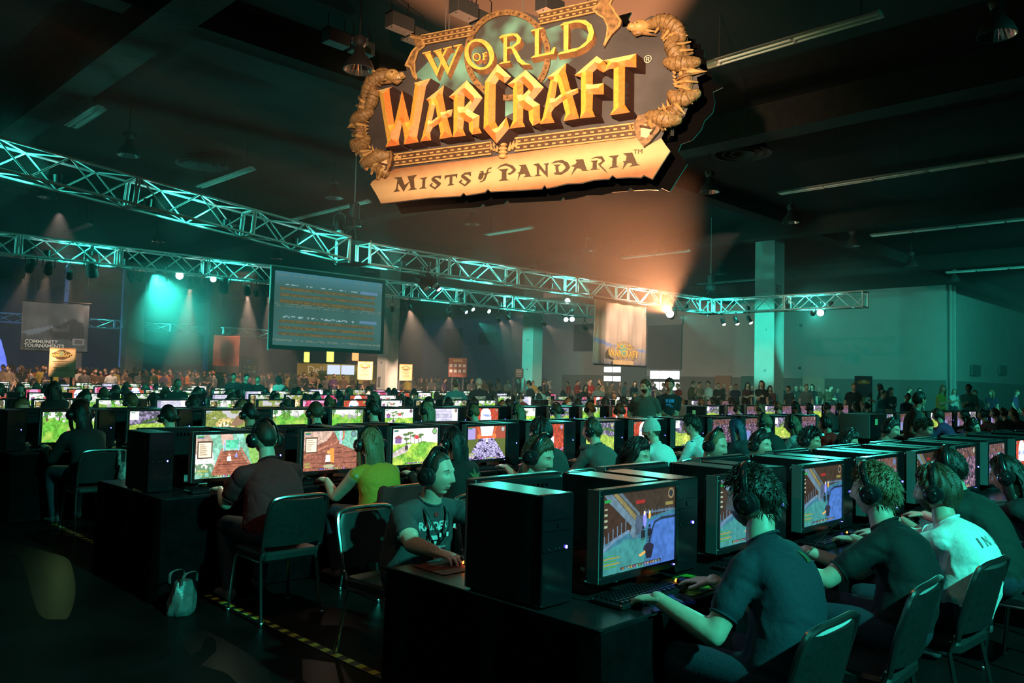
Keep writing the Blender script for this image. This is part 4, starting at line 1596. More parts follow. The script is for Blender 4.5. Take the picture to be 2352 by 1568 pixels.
# ribbon lettering ----------------------------------------------------
Rg5 = lambda p: zm(840, 320, 6.533, p)
Rg6 = lambda p: zm(1180, 300, 6.189, p)
M_ribink = mat('ribbon_ink', (.10, .055, .025), .7, var=.15, scale=8)
RIB = [
    Rg5([(430, 798), (470, 745), (492, 610), (440, 578), (552, 570), (596, 690), (668, 640), (640, 560), (778, 538), (735, 590), (745, 730), (782, 752), (650, 772), (690, 735), (668, 640), (582, 786), (500, 660), (492, 745), (525, 780)]),
    Rg5([(820, 590), (935, 570), (905, 605), (900, 720), (930, 738), (815, 748), (858, 718), (866, 655), (852, 652), (866, 640), (868, 612)]),
    Rg5([(1145, 548), (1138, 602), (1080, 575), (1040, 585), (1140, 660), (1130, 690), (1052, 756), (965, 698), (1010, 655), (1018, 672), (1000, 692), (1052, 728), (1085, 690), (1000, 620), (1000, 590), (1050, 555)]),
    Rg5([(1195, 550), (1388, 522), (1380, 588), (1358, 556), (1312, 560), (1308, 670), (1345, 688), (1235, 700), (1270, 672), (1272, 566), (1225, 575), (1200, 610)]),
    Rg5([(1590, 492), (1588, 558), (1540, 530), (1485, 540), (1590, 620), (1580, 645), (1500, 710), (1405, 648), (1450, 605), (1460, 622), (1440, 645), (1500, 685), (1535, 640), (1445, 575), (1445, 545), (1500, 505)]),
    Rg5([(1698, 580), (1720, 515), (1760, 500), (1715, 490), (1775, 478), (1785, 520), (1815, 510), (1845, 440), (1900, 424), (1890, 450), (1860, 448), (1842, 500), (1900, 488), (1840, 522), (1800, 620), (1740, 650), (1715, 640), (1760, 625), (1782, 590), (1800, 535), (1780, 540), (1770, 580), (1735, 612), (1705, 605)]),
    Rg5([(1978, 455), (2030, 395), (2115, 365), (2220, 400), (2268, 458), (2240, 500), (2165, 542), (2140, 520), (2190, 500), (2220, 460), (2160, 415), (2110, 400), (2040, 415)]),
    Rg5([(2005, 458), (2150, 445), (2120, 490), (2122, 600), (2165, 618), (2005, 632), (2050, 598), (2055, 490)]),
    Rg6([(78, 498), (180, 485), (248, 645), (285, 655), (150, 668), (178, 640), (165, 615), (105, 628), (65, 712), (85, 620), (60, 602), (92, 595), (118, 520)]),
    Rg6([(285, 485), (365, 470), (460, 590), (462, 492), (430, 480), (512, 465), (490, 500), (492, 672), (370, 545), (368, 630), (402, 645), (302, 655), (338, 625), (335, 515)]),
    Rg6([(540, 475), (600, 435), (700, 422), (780, 460), (812, 525), (775, 575), (680, 635), (590, 630), (582, 605), (605, 600), (610, 560), (595, 550), (605, 545), (600, 508), (565, 490), (680, 485), (640, 515), (650, 590), (690, 595), (740, 545), (745, 520), (705, 470), (640, 455)]),
    Rg6([(885, 420), (995, 410), (1045, 560), (1078, 575), (985, 580), (955, 545), (905, 540), (825, 640), (875, 520), (820, 510), (890, 478), (905, 450)]),
    Rg6([(1105, 405), (1180, 375), (1268, 372), (1305, 435), (1240, 495), (1310, 560), (1345, 620), (1235, 520), (1205, 480), (1265, 440), (1245, 408), (1180, 395)]),
    Rg6([(1095, 435), (1200, 428), (1185, 470), (1188, 545), (1232, 555), (1092, 565), (1128, 540), (1132, 460)]),
    Rg6([(1355, 372), (1502, 352), (1470, 390), (1468, 505), (1500, 522), (1355, 545), (1405, 512), (1410, 455), (1398, 445), (1412, 435), (1412, 395)]),
    Rg6([(1560, 330), (1692, 318), (1760, 475), (1802, 495), (1650, 518), (1690, 490), (1675, 462), (1620, 470), (1550, 562), (1580, 468), (1555, 445), (1598, 435), (1612, 370)]),
]
for ch, pts in zip(('M', 'I', 'S', 'T', 'S', 'of', 'P', 'P', 'A', 'N', 'D', 'A', 'R', 'R', 'I', 'A'), RIB):
    plate('ribbon_letter', pts, M_ribink, .024, .032, parent=rb)
for body, (x, y), sz, mt_, pr in (('\u00ae', (1489, 139), .16, M_creamhi, sign), ('TM', (1467, 350), .10, M_ribink, sign)):
    text_on('small_mark', body, SP(x, y, .03), SX, (0, 0, 1), sz, mt_, pr, .004)
# suspension wires
for x, y in ((1010, 72), (1018, 70), (1345, 25), (1352, 22), (1190, 40)):
    a = SI @ SP(x, y, -.2)
    mb = MB()
    mb.tube([a, (a.x, a.y, CEIL - SGP.z)], .008, 5, (1, 0, 0), cap=False)
    mb.build('suspension_wire', M_steel, sign)
# ------------------------------------------------------------------ pictures on the monitors
def hud(p, dark=.02, quest=False, seed=0):
    """Game interface: bars, corner dial, chat lines and action strip."""
    g = np.random.default_rng(seed)
    p.rect(.02, .03, .12, .06, (.05, .25, .06))
    p.rect(.02, .065, .12, .085, (.1, .1, .4))
    p.disc(.93, .09, .055, (.12, .10, .06))
    p.disc(.93, .09, .042, tuple(g.random(3) * .4 + .1))
    p.rect(.28, .945, .80, .985, (.06, .05, .05))
    for i in range(12):
        p.rect(.30 + .04 * i, .95, .33 + .04 * i, .98, tuple(g.random(3) * .5 + .05))
    for i in range(4):
        p.rect(.03, .80 + .03 * i, .10 + .12 * g.random(), .815 + .03 * i, (.45, .42, .08) if i % 2 else (.30, .45, .12))
    if quest:
        p.rect(.03, .15, .25, .55, (.10, .05, .03))
        p.rect(.045, .18, .235, .52, (.95, .80, .58))
        for i in range(6):
            p.rect(.06, .22 + .045 * i, .12 + .09 * g.random(), .235 + .045 * i, (.35, .22, .12))
    return p


def player_blob(p, x, y, s, c1, c2):
    p.disc(x, y + .06 * s, .022 * s, (.02, .02, .02), .012 * s, .6)
    p.poly([(x - .018 * s, y - .02 * s), (x + .018 * s, y - .02 * s), (x + .022 * s, y + .05 * s), (x - .022 * s, y + .05 * s)], c1)
    p.disc(x, y - .045 * s, .011 * s, c2)
    return p


def pic_meadow(w, h, seed):
    p = Pic(w, h, (.9, .95, .9))
    n1, n2, n3 = p.noise(7, seed), p.noise(26, seed + 1), p.noise(60, seed + 2)
    hor = .10 + .22 * n1[0][None, :]
    p.put(p.y > hor, (.10, .33, .035))
    p.mul(np.where(p.y > hor, .45 + 1.1 * n2 + .5 * n3, 1))
    p.put((p.y > hor) * np.clip(2.2 * n1 - .9, 0, 1), (.42, .62, .10), .8)
    p.put((p.y > hor) * np.clip(2.6 * p.noise(5, seed + 5) - 1.7, 0, 1), (.14, .09, .04), .9)
    g = np.random.default_rng(seed)
    for i in range(3):
        x, s = g.random() * .9 + .05, .04 + .05 * g.random()
        p.disc(x, .12 + .2 * g.random(), s, (.36, .36, .34))
        p.disc(x - s * .3, .10 + .2 * g.random(), s * .7, (.62, .60, .58))
    for i in range(3):
        x = g.random()
        p.line([(x, -.05), (x + .02, .28)], .012, (.12, .07, .04))
        p.put((np.hypot(p.x - x, (p.y - .06) * h / w) < .08) * (n3 > .35), (.06, .20, .03))
    player_blob(p, .5, .62, 1.3, (.55, .25, .12), (.6, .45, .35))
    return hud(p, seed=seed)


def pic_bridge(w, h, seed):
    p = Pic(w, h, (.18, .45, .32))
    n = p.noise(30, seed)
    p.put(p.noise(8, seed + 3) > .55, (.30, .62, .50), .7)
    p.poly([(0, .05), (.2, .0), (.26, .2), (.22, .48), (0, .62)], (.48, .36, .28))
    p.poly([(0, .45), (.26, .40), (.30, .75), (0, .85)], (.75, .74, .72))
    p.poly([(.36, .0), (.55, .0), (.58, .22), (.40, .26)], (.62, .42, .34))
    p.poly([(.72, 0), (1, 0), (1, .5), (.80, .34)], (.16, .34, .10))
    p.poly([(.80, .3), (1, .22), (1, .9), (.86, .7)], (.22, .44, .10))
    p.poly([(.40, .38), (.68, .38), (.92, .97), (.26, .97)], (.34, .12, .07))
    for i in range(9):
        y = .40 + .06 * i
        p.line([(.395 - .015 * i, y), (.69 + .026 * i, y)], .003, (.14, .045, .03))
    p.line([(.40, .34), (.25, .95)], .014, (.42, .16, .10))
    p.line([(.69, .34), (.93, .95)], .014, (.42, .16, .10))
    for x in (.42, .64):
        p.rect(x, .12, x + .02, .40, (.80, .85, .90))
        p.rect(x + .004, .12, x + .016, .40, (.15, .28, .60))
    p.poly([(.45, .14), (.66, .14), (.64, .34), (.46, .34)], (.10, .55, .34))
    p.mul(.65 + .75 * n)
    player_blob(p, .51, .55, 1.6, (.85, .75, .7), (.7, .4, .3))
    player_blob(p, .62, .50, .9, (.25, .3, .8), (.4, .5, .9))
    p.put((p.y > .66) * (p.x < .28) * (n > .45), (.08, .20, .08), .9)
    hud(p, quest=True, seed=seed)
    return p


def pic_dock(w, h, seed):
    p = Pic(w, h, (.30, .11, .07))
    n = p.noise(40, seed)
    for i in range(14):
        p.line([(-.1, .35 + .09 * i), (1.1, .05 + .16 * i)], .004, (.13, .04, .03))
    p.poly([(0, 0), (.55, 0), (.42, .25), (0, .48)], (.55, .38, .30))
    p.poly([(.55, 0), (1, 0), (1, .55), (.66, .32)], (.20, .52, .38))
    p.line([(0, .62), (.72, .22)], .016, (.45, .18, .11))
    p.rect(.66, .0, .70, .34, (.75, .82, .95))
    p.rect(.675, .0, .69, .34, (.2, .35, .75))
    p.rect(.72, .0, .75, .2, (.75, .12, .06))
    p.mul(.65 + .75 * n)
    player_blob(p, .46, .66, 2.6, (.85, .83, .8), (.8, .4, .12))
    p.poly([(.48, .45), (.56, .44), (.57, .82), (.50, .80)], (.82, .30, .06))
    p.disc(.47, .90, .10, (.55, .75, .45), .05, .5)
    hud(p, quest=True, seed=seed)
    return p


def pic_village(w, h, seed):
    p = Pic(w, h, (.97, .97, .93))
    n, n2 = p.noise(30, seed), p.noise(6, seed + 1)
    p.put(p.y > .36 + .08 * n2, (.16, .42, .05))
    p.put((p.y > .42) * np.clip(2.4 * n2 - 1, 0, 1), (.55, .72, .10), .8)
    p.poly([(.30, .45), (.42, .42), (.30, .66), (0, .80), (0, .66)], (.58, .50, .48))
    p.poly([(.02, .26), (.12, .17), (.22, .26)], (.30, .08, .10))
    p.rect(.05, .26, .19, .40, (.22, .12, .30))
    g = np.random.default_rng(seed)
    for x, y in ((.28, .16), (.38, .12), (.30, .28), (.62, .18), (.56, .24), (.46, .2)):
        p.line([(x, y), (x + .01, .42)], .006, (.12, .08, .05))
        p.disc(x, y, .07, (.12, .20, .06), .035)
    p.disc(.52, .24, .05, (.75, .06, .08), .06)
    p.mul(.6 + .8 * n)
    player_blob(p, .30, .50, 1.7, (.06, .05, .05), (.1, .08, .08))
    return hud(p, seed=seed)


def pic_stones(w, h, seed):
    p = Pic(w, h, (.34, .07, .04))
    g = np.random.default_rng(seed)
    pts = g.random((170, 2)) * np.array((1.3, .75)) + np.array((-.15, .33))
    pz = (pts[:, 1] - .25)
    d = np.full(p.x.shape + (170,), 9.)
    for i in range(170):
        sc = 6.0 * (1.15 - pts[i, 1] * .75)
        d[..., i] = np.hypot((p.x - pts[i, 0]), (p.y - pts[i, 1]) * 1.1) * sc
    d.sort(-1)
    edge = d[..., 1] - d[..., 0]
    tone = .55 + .45 * p.noise(20, seed)
    col = np.stack([.62 * tone, .55 * tone, .92 * tone], -1)
    m = (p.y > .36) & (abs(p.x - .5) < .16 + .55 * (p.y - .33))
    p.a[m] = np.where((edge < .035)[..., None], np.array((.03, .02, .06)), col)[m]
    p.put((p.y > .38) & ~m, (.10, .13, .03))
    p.rect(.0, .05, .2, .38, (.36, .30, .62))
    p.poly([(.32, 0), (.68, 0), (.64, .30), (.36, .30)], (.98, .96, .92))
    p.disc(.5, .28, .13, (.98, .95, .92), .10)
    p.line([(.26, .0), (.34, .33), (.66, .33), (.74, .0)], .022, (.62, .12, .04))
    p.disc(.30, .30, .05, (.70, .20, .05))
    p.disc(.70, .30, .05, (.70, .20, .05))
    player_blob(p, .5, .42, 1.2, (.85, .8, .9), (.8, .7, .7))
    hud(p, seed=seed)
    return p


def pic_palace(w, h, seed):
    p = Pic(w, h, (.42, .06, .03))
    n = p.noise(24, seed)
    p.mul(.5 + n)
    p.disc(.45, .28, .22, (.99, .97, .97), .30)
    p.rect(.22, .40, .70, .62, (.80, .74, .95))
    p.put((p.y > .3) * (p.y < .42) * (abs(p.x - .45) < .2) * (n > .45), (.25, .35, .7))
    p.put((p.y > .78) * (n > .4), (.55, .30, .75), .8)
    p.disc(.2, .75, .10, (.85, .25, .06))
    hud(p, seed=seed)
    return p


def pic_cave(w, h, seed):
    p = Pic(w, h, (.10, .09, .13))
    n, n2 = p.noise(24, seed), p.noise(6, seed + 2)
    p.put((p.y > .45 + .25 * (n2 - .5)), (.28, .42, .06))
    p.put((p.y > .6) * np.clip(2 * n2 - .8, 0, 1), (.62, .70, .14), .8)
    p.put((p.y < .45) * (n > .55), (.28, .22, .36), .8)
    p.rect(.0, .0, .2, .3, (.95, .96, 1))
    p.line([(.3, .4), (.7, .2), (1, .3)], .03, (.06, .12, .03))
    p.mul(.6 + .9 * n)
    return hud(p, seed=seed)


def pic_steps(w, h, seed):
    p = Pic(w, h, (.75, .72, .95))
    p.mul(np.where((p.y * 18) % 1 < .35, .35, .9) * (.7 + .5 * p.noise(20, seed)))
    p.put((p.x > .74 + .1 * p.y), (.85, .84, .97), .8)
    p.rect(0, 0, .12, .9, (.30, .26, .42))
    player_blob(p, .55, .6, 1.4, (.1, .1, .14), (.2, .15, .15))
    return hud(p, seed=seed)


def pic_battle(w, h, seed):
    p = Pic(w, h, (.22, .26, .06))
    n, n2 = p.noise(34, seed), p.noise(9, seed + 1)
    p.mul(.5 + n)
    p.put((p.y < .3) * (n2 > .5), (.55, .52, .60), .8)
    p.put(np.clip(1 - np.hypot((p.x - .5) / .28, (p.y - .58) / .34), 0, 1) * 2 * (n > .42), (1.0, .62, .30))
    p.put(np.clip(1 - np.hypot((p.x - .48) / .16, (p.y - .62) / .2), 0, 1) * 2 * (n > .55), (1.0, .95, .85))
    p.poly([(.62, .55), (.78, .2), (.98, .12), (.95, .5), (.75, .62)], (.26, .15, .09))
    return hud(p, seed=seed)


def pic_quest(w, h, seed):
    p = pic_meadow(w, h, seed)
    p.rect(.02, .02, .24, .98, (.06, .04, .02))
    for i in range(14):
        p.rect(.04, .05 + .065 * i, .12 + .08 * ((i * 7) % 5) / 5, .075 + .065 * i, (.75, .55, .12) if i % 3 else (.9, .85, .7))
    p.rect(.72, .05, .97, .8, (.10, .09, .05))
    for i in range(12):
        p.rect(.74, .08 + .058 * i, .80 + .13 * ((i * 3) % 5) / 5, .10 + .058 * i, (.85, .70, .2) if i % 2 else (.6, .6, .55))
    p.rect(.34, .1, .66, .5, (.98, .97, .94), .4)
    p.a *= .85
    return p


def pic_red(w, h, seed):
    p = Pic(w, h, (.45, .05, .12))
    n = p.noise(20, seed)
    p.mul(.5 + n)
    p.put(p.noise(5, seed + 9) > .5, (.85, .45, .75), .7)
    p.put(p.y > .7, (.35, .12, .45), .8)
    return hud(p, seed=seed)


def pic_court(w, h, seed, v=0):
    """Blue courtyard at dusk under a stair."""
    p = Pic(w, h, (.055, .025, .014))
    n = p.noise(30, seed)
    sh = .12 * v
    p.put(p.y < .32, (.05, .028, .018))
    p.poly([(0, 1), (0, .62), (.35, .50), (.62, .36), (1, .30), (1, 1)], (.045, .17, .26))
    p.poly([(0, 1), (0, .72), (.3, .60), (.58, .62), (.55, 1)], (.05, .26, .26))
    p.poly([(.60, .42), (.80, .38), (1, .37), (1, 1), (.62, 1), (.63, .7)], (.055, .14, .46))
    p.put((p.x > .66) * (p.y > .42), (.07, .19, .58), .55 * 1)
    p.poly([(.02 + sh, .0), (.12 + sh, .0), (.46 + sh, .42), (.46 + sh, .60), (.40 + sh, .60)], (.13, .21, .28))
    p.poly([(.13 + sh, .0), (.19 + sh, .0), (.47 + sh, .34), (.45 + sh, .40)], (.22, .19, .08))
    p.poly([(.20 + sh, .0), (.25 + sh, .0), (.50 + sh, .30), (.48 + sh, .33)], (.10, .15, .19))
    p.poly([(0, .1), (.0, .58), (.36, .52), (.38, .44), (.1, .12)], (.050, .022, .014))
    p.line([(0, .70), (.15, .58), (.34, .50)], .014, (.14, .24, .36))
    for i in range(6):
        x = .02 + .055 * i
        p.rect(x, .60 - .035 * i - .09, x + .012, .66 - .035 * i, (.12, .20, .30))
    for i in range(9):
        x = .56 + .05 * i
        p.rect(x, .25 + .002 * i, x + .008, .33, (.10, .16, .28))
    p.line([(.57, .29), (1, .30)], .008, (.10, .16, .24))
    p.line([(1, .40), (.80, .40), (.70, .44), (.64, .62), (.60, .86)], .010, (.02, .03, .055))
    p.rect(.43 + sh, .32, .53 + sh, .56, (.07, .10, .16))
    p.disc(.56 + sh, .38, .025, (.25, .25, .85), .11)
    p.disc(.555 + sh, .30, .012, (.9, .75, .4), .03)
    p.disc(.63 + sh, .34, .016, (1.0, .50, .08), .045)
    p.disc(.63 + sh, .30, .008, (1.0, .85, .4), .03)
    p.mul(.75 + .5 * n)
    player_blob(p, .54 + sh, .55, 1.4, (.015, .012, .02), (.02, .02, .03))
    player_blob(p, .63 + sh, .54, 1.4, (.015, .012, .02), (.02, .02, .03))
    p.disc(.62, .76, .075, (.025, .020, .045), .06)
    p.poly([(.57, .80), (.68, .80), (.66, .90), (.59, .90)], (.02, .016, .03))
    p.poly([(.48, .83), (.57, .79), (.58, .82), (.50, .86)], (.80, .42, .10))
    p.rect(.02, .06, .10, .10, (.02, .35, .06))
    for i in range(4):
        p.rect(.02, .17 + .07 * i, .06, .195 + .07 * i, (.35, .45, .3))
    p.rect(.44, .12, .56, .16, (.35, .02, .02))
    p.disc(.94, .08, .045, (.28, .20, .09))
    p.disc(.94, .08, .030, (.03, .03, .04))
    p.rect(.86, .19, .97, .24, (.25, .22, .06))
    for i in range(5):
        p.rect(.02, .76 + .035 * i, .18 + .05 * (i % 2), .775 + .035 * i, (.30, .28, .05) if i % 2 else (.06, .28, .06))
    p.rect(.24, .94, .80, .975, (.05, .04, .04))
    g = np.random.default_rng(seed)
    for i in range(14):
        p.rect(.26 + .038 * i, .945, .285 + .038 * i, .97, tuple(g.random(3) * .35 + .04))
    return p


def pic_dim(w, h, seed):
    p = Pic(w, h, (.05, .035, .06))
    n, n2 = p.noise(22, seed), p.noise(40, seed + 1)
    p.put(n > .52, (.22, .10, .20), .8)
    p.put(n2 > .68, (.45, .30, .36), .8)
    p.put((p.x < .3) * (p.y > .55), (.25, .32, .75), .8)
    p.put((p.y < .25) * (n > .4), (.16, .07, .03), .8)
    return hud(p, seed=seed)


PICS = {'a green meadow': pic_meadow, 'a plank bridge': pic_bridge, 'a wooden dock': pic_dock, 'a sunny village': pic_village, 'violet cobblestones': pic_stones, 'a red palace': pic_palace, 'a mossy cave': pic_cave,
        'violet steps': pic_steps, 'a fiery battle': pic_battle, 'quest text panels': pic_quest, 'a crimson hall': pic_red, 'a blue courtyard': pic_court, 'a dim violet crowd': pic_dim}
SCRW, SCRH = .535, .335
PICM = {}


def screen_mesh(kind, seed, lo=False):
    key = (kind, seed, lo)
    if key not in PICM:
        w, h = (44, 28) if lo else (176, 110) if seed in (0, 1, 2, 10, 11, 12, 13) else (112, 70)
        dimk = kind in ('a blue courtyard', 'a dim violet crowd')
        p = PICS[kind](w, h, seed)
        PICM[key] = p.mesh('screen', SCRW, SCRH, vcol_mat('screen_dusk', 1.15) if dimk else vcol_mat('screen_bright', 1.45))
    return PICM[key]


# ------------------------------------------------------------------ desk equipment
TOP = .73
M_case = mat('black_plastic', (.012, .012, .014), .24, var=.15, scale=40, spec=.8)
M_gloss = mat('gloss_black_panel', (.008, .008, .010), .16, var=.1)
M_grey = mat('grey_plastic', (.16, .17, .17), .45, var=.05)
M_zinc = mat('zinc_plate', (.38, .40, .40), .45, .4, var=.1, scale=20)
M_led = glow('blue_indicator', (.12, .10, 1.0), 14)
M_drape = mat('black_drape', (.004, .004, .0045), .95, var=.3, scale=12, spec=.02)
M_top = mat('black_table_film', (.012, .012, .013), .22, var=.3, scale=5, bump=.03)

mb = MB()
for c, d in (((0, 0, .183), (.58, .05, .024)), ((0, 0, -.183), (.58, .05, .030)), ((-.279, 0, 0), (.022, .05, .345)), ((.279, 0, 0), (.022, .05, .345))):
    mb.rbox(c, d, .006, axis=1)
ME_BEZ = mb.mesh('bezel', M_case, 30)
mb = MB()
mb.rbox((0, .045, 0), (.565, .05, .37), .03, axis=1)
mb.rbox((0, .082, -.01), (.36, .05, .24), .05, axis=1)
for i in range(9):
    mb.box((-.12 + .03 * i, .085, .150), (.014, .05, .012))
ME_BACK = mb.mesh('back_shell', M_case, 30)
ME_SIDE = []
for s in (-1, 1):
    mb = MB()
    mb.box((s * .2915, .012, 0), (.006, .062, .385))
    ME_SIDE.append(mb.mesh('side_trim', M_grey))
mb = MB()
mb.rbox((0, .11, -.19), (.10, .035, .30), .012)
ME_COLM = mb.mesh('stand_column', M_case, 30)
mb = MB()
mb.rbox((0, .09, -.2435), (.30, .24, .018), .05)
ME_BASE = mb.mesh('stand_base', M_case, 30)
mb = MB()
mb.box((.25, -.028, -.183), (.008, .004, .004))
ME_MLED = mb.mesh('power_light', M_led)
MONZ = TOP + .2525

TW, TD, TH = .185, .42, .435
mb = MB()
mb.rbox((0, TD / 2, TH / 2 + .01), (TW, TD, TH), .008)
for s in (-1, 1):
    for y in (.05, TD - .05):
        mb.box((s * .07, y, .006), (.03, .04, .012))
ME_TCASE = mb.mesh('case', M_case, 30)
mb = MB()
mb.rbox((0, -.012, TH / 2 + .01), (TW + .002, .03, TH + .004), .01, axis=1)
mb.box((0, -.029, TH * .52), (TW * .96, .004, .006))
mb.box((0, -.029, TH * .80), (TW * .80, .004, .004))
mb.box((0, -.029, TH * .70), (TW * .80, .004, .004))
mb.rbox((.0, -.029, TH * .75), (.022, .006, .022), .006, axis=1)
ME_TFRONT = mb.mesh('front_panel', M_gloss, 30)
mb = MB()
mb.box((.045, -.031, TH * .535), (.008, .004, .012))
ME_TLED = mb.mesh('power_light', M_led)
mb = MB()
for x in (-.06, -.02, .0):
    mb.rbox((x, -.031, TH * .535), (.012, .004, .008), .002, axis=1)
ME_TPORT = mb.mesh('port', M_black)
mb = MB()
mb.box((0, TD + .004, TH * .5), (TW * .94, .008, TH * .96))
ME_TREAR = mb.mesh('rear_plate', M_zinc)
mb = MB()
mb.rbox((0, TD + .012, TH * .72), (.12, .012, .12), .05, axis=1)
for i in range(7):
    mb.box((.02, TD + .012, .05 + .022 * i), (.10, .010, .008))
mb.box((0, TD + .012, TH * .93), (.13, .01, .02))
ME_TFAN = mb.mesh('fan_grille', M_black, 30)

# keyboard with separate key rows
mb = MB()
mb.rbox((0, 0, .012), (.46, .165, .022), .015)
ME_KB = mb.mesh('key_tray', M_case, 30)
ME_KEYS = []
for r in range(6):
    mb = MB()
    n = 19 if r != 5 else 10
    for i in range(n):
        wd = .0205 if r != 5 else (.026 if i != 4 else .11)
        x = -.205 + i * .0228 if r != 5 else (-.205 + i * .03 if i < 4 else (-.04 if i == 4 else .05 + (i - 5) * .035))
        mb.box((x, .062 - r * .0245, .026), (wd * .88, .018, .010), taper=(.8, .75))
    ME_KEYS.append(mb.mesh('key_row', M_gloss))
mb = MB()
mb.ell((0, 0, .012), (.030, .056, .024), n=14, k=10)
ME_MOUSE = mb.mesh('shell', M_case, True)
mb = MB()
mb.ell((0, .028, .028), (.005, .012, .008), n=8, k=6)
ME_WHEEL = mb.mesh('wheel', M_gloss, True)
mb = MB()
mb.ell((0, .052, .014), (.014, .008, .008), n=8, k=6)
ME_MLIGHT = mb.mesh('orange_light', glow('orange_indicator', (1, .16, .02), 9))

RZN, RZF = R(45), R(225)


def monitor(u, v, far, kind, seed, label, lo=False, yaw=0, grp='monitors on the desk rows'):
    o = thing('monitor', label, 'monitor', P(u, v, MONZ), (RZF if far else RZN) + yaw, grp)
    obj('bezel', ME_BEZ, o)
    s = obj('screen', screen_mesh(kind, seed, lo), o, (0, -.016, .002))
    obj('back_shell', ME_BACK, o)
    for m in ME_SIDE:
        obj('side_trim', m, o)
    obj('stand_column', ME_COLM, o)
    obj('stand_base', ME_BASE, o)
    if not lo:
        obj('power_light', ME_MLED, o)
    return o


def tower(u, v, far, label, lo=False, yaw=0):
    o = thing('computer_tower', label, 'computer', P(u, v, TOP), (RZF if far else RZN) + yaw, 'computer towers on the desk rows')
    obj('case', ME_TCASE, o)
    f = obj('front_panel', ME_TFRONT, o)
    obj('power_light', ME_TLED, f)
    if not lo:
        obj('port', ME_TPORT, f)
    r = obj('rear_plate', ME_TREAR, o)
    if not lo:
        obj('fan_grille', ME_TFAN, r)
    return o


def keyboard(u, v, far, label, yaw=0):
    o = thing('keyboard', label, 'keyboard', P(u, v, TOP), (RZF if far else RZN) + yaw, 'keyboards on the desk rows')
    obj('key_tray', ME_KB, o)
    for m in ME_KEYS:
        obj('key_row', m, o)
    return o


def mouse(u, v, far, label, yaw=0, z=TOP, lit=True):
    o = thing('computer_mouse', label, 'mouse', P(u, v, z), (RZF if far else RZN) + yaw, 'computer mice on the desk rows')
    obj('shell', ME_MOUSE, o)
    obj('wheel', ME_WHEEL, o)
    if lit:
        obj('orange_light', ME_MLIGHT, o)
    return o


# ------------------------------------------------------------------ desks
ROWP, ROWW = 3.95, 1.27
PITCHU = .93
NROW = 9
NA, NB = 12, 10
UB = 13.4
ROWN = ['front', 'second', 'third', 'fourth', 'fifth', 'sixth', 'seventh', 'eighth', 'ninth']


def desk(u0, u1, v0, label, fine):
    """Table row: hard top under a taut black cloth whose skirt falls in folds to the floor."""
    o = thing('draped_desk', label, 'desk', P(u0, v0), R(45), 'black draped desk rows')
    L, Wd = u1 - u0, ROWW
    mb = MB()
    mb.rbox((L / 2, Wd / 2, TOP - .02), (L, Wd, .04), .035)
    mb.build('tabletop', M_top, o, 30)
    per = []
    for (x0, y0, x1, y1) in ((0, 0, L, 0), (L, 0, L, Wd), (L, Wd, 0, Wd), (0, Wd, 0, 0)):
        n = max(6, int(math.hypot(x1 - x0, y1 - y0) / (.05 if fine else .25)))
        per += [(x0 + (x1 - x0) * i / n, y0 + (y1 - y0) * i / n, (y1 - y0) / max(abs(y1 - y0), abs(x1 - x0)), -(x1 - x0) / max(abs(y1 - y0), abs(x1 - x0))) for i in range(n)]
    mb = MB()
    rings = []
    for z, amp in ((TOP - .012, .0), (TOP - .05, .004), (.45, .018), (.2, .026), (.012, .034)):
        rg = []
        for i, (x, y, nx, ny) in enumerate(per):
            s = i * (.05 if fine else .25)
            k = .006 + amp * (.6 + .6 * math.sin(s * 17) * math.sin(s * 5.3 + 1))
            rg.append((x + nx * k, y + ny * k, z))
        rings.append(rg)
    mb.loft(rings, False)
    mb.build('cloth_skirt', M_drape, o, True)
    if fine:
        # hem edge of the cloth lying along the rim of the top
        mb = MB()
        mb.tube([(0, 0, TOP - .002), (L, 0, TOP - .002)], .006, 6)
        mb.tube([(0, 0, TOP - .002), (0, Wd, TOP - .002)], .006, 6)
        mb.build('cloth_edge', M_top, o, True)
    return o


for k in range(NROW):
    desk(-.02, NA * PITCHU + .05, k * ROWP, '%s desk row of the nearer block, draped in black cloth' % ROWN[k], k < 3)
    if k > 0:
        desk(UB - .52, UB + (NB - .4) * PITCHU, k * ROWP, '%s desk row past the cross aisle, draped in black cloth' % ROWN[k], False)


def wh(k, i, far):
    """Words that place a seat."""
    n, blk = (i, 'seat along') if i < NA else (i - NA, 'seat past the aisle')
    return '%s %s, %s side of %s desk row' % (nth(n), blk, 'far' if far else 'near', ROWN[k])


def us(i):
    return .55 + PITCHU * i if i < NA else UB + PITCHU * (i - NA)


def in_view(p, m=60):
    q = Vector(p) - EYEV
    w = q.dot(cf)
    if w < .3:
        return False
    x, y = CX + FPX * q.dot(cr) / w, CY - FPX * q.dot(cu) / w
    return -m < x < 2352 + m and -m < y < 1568 + m


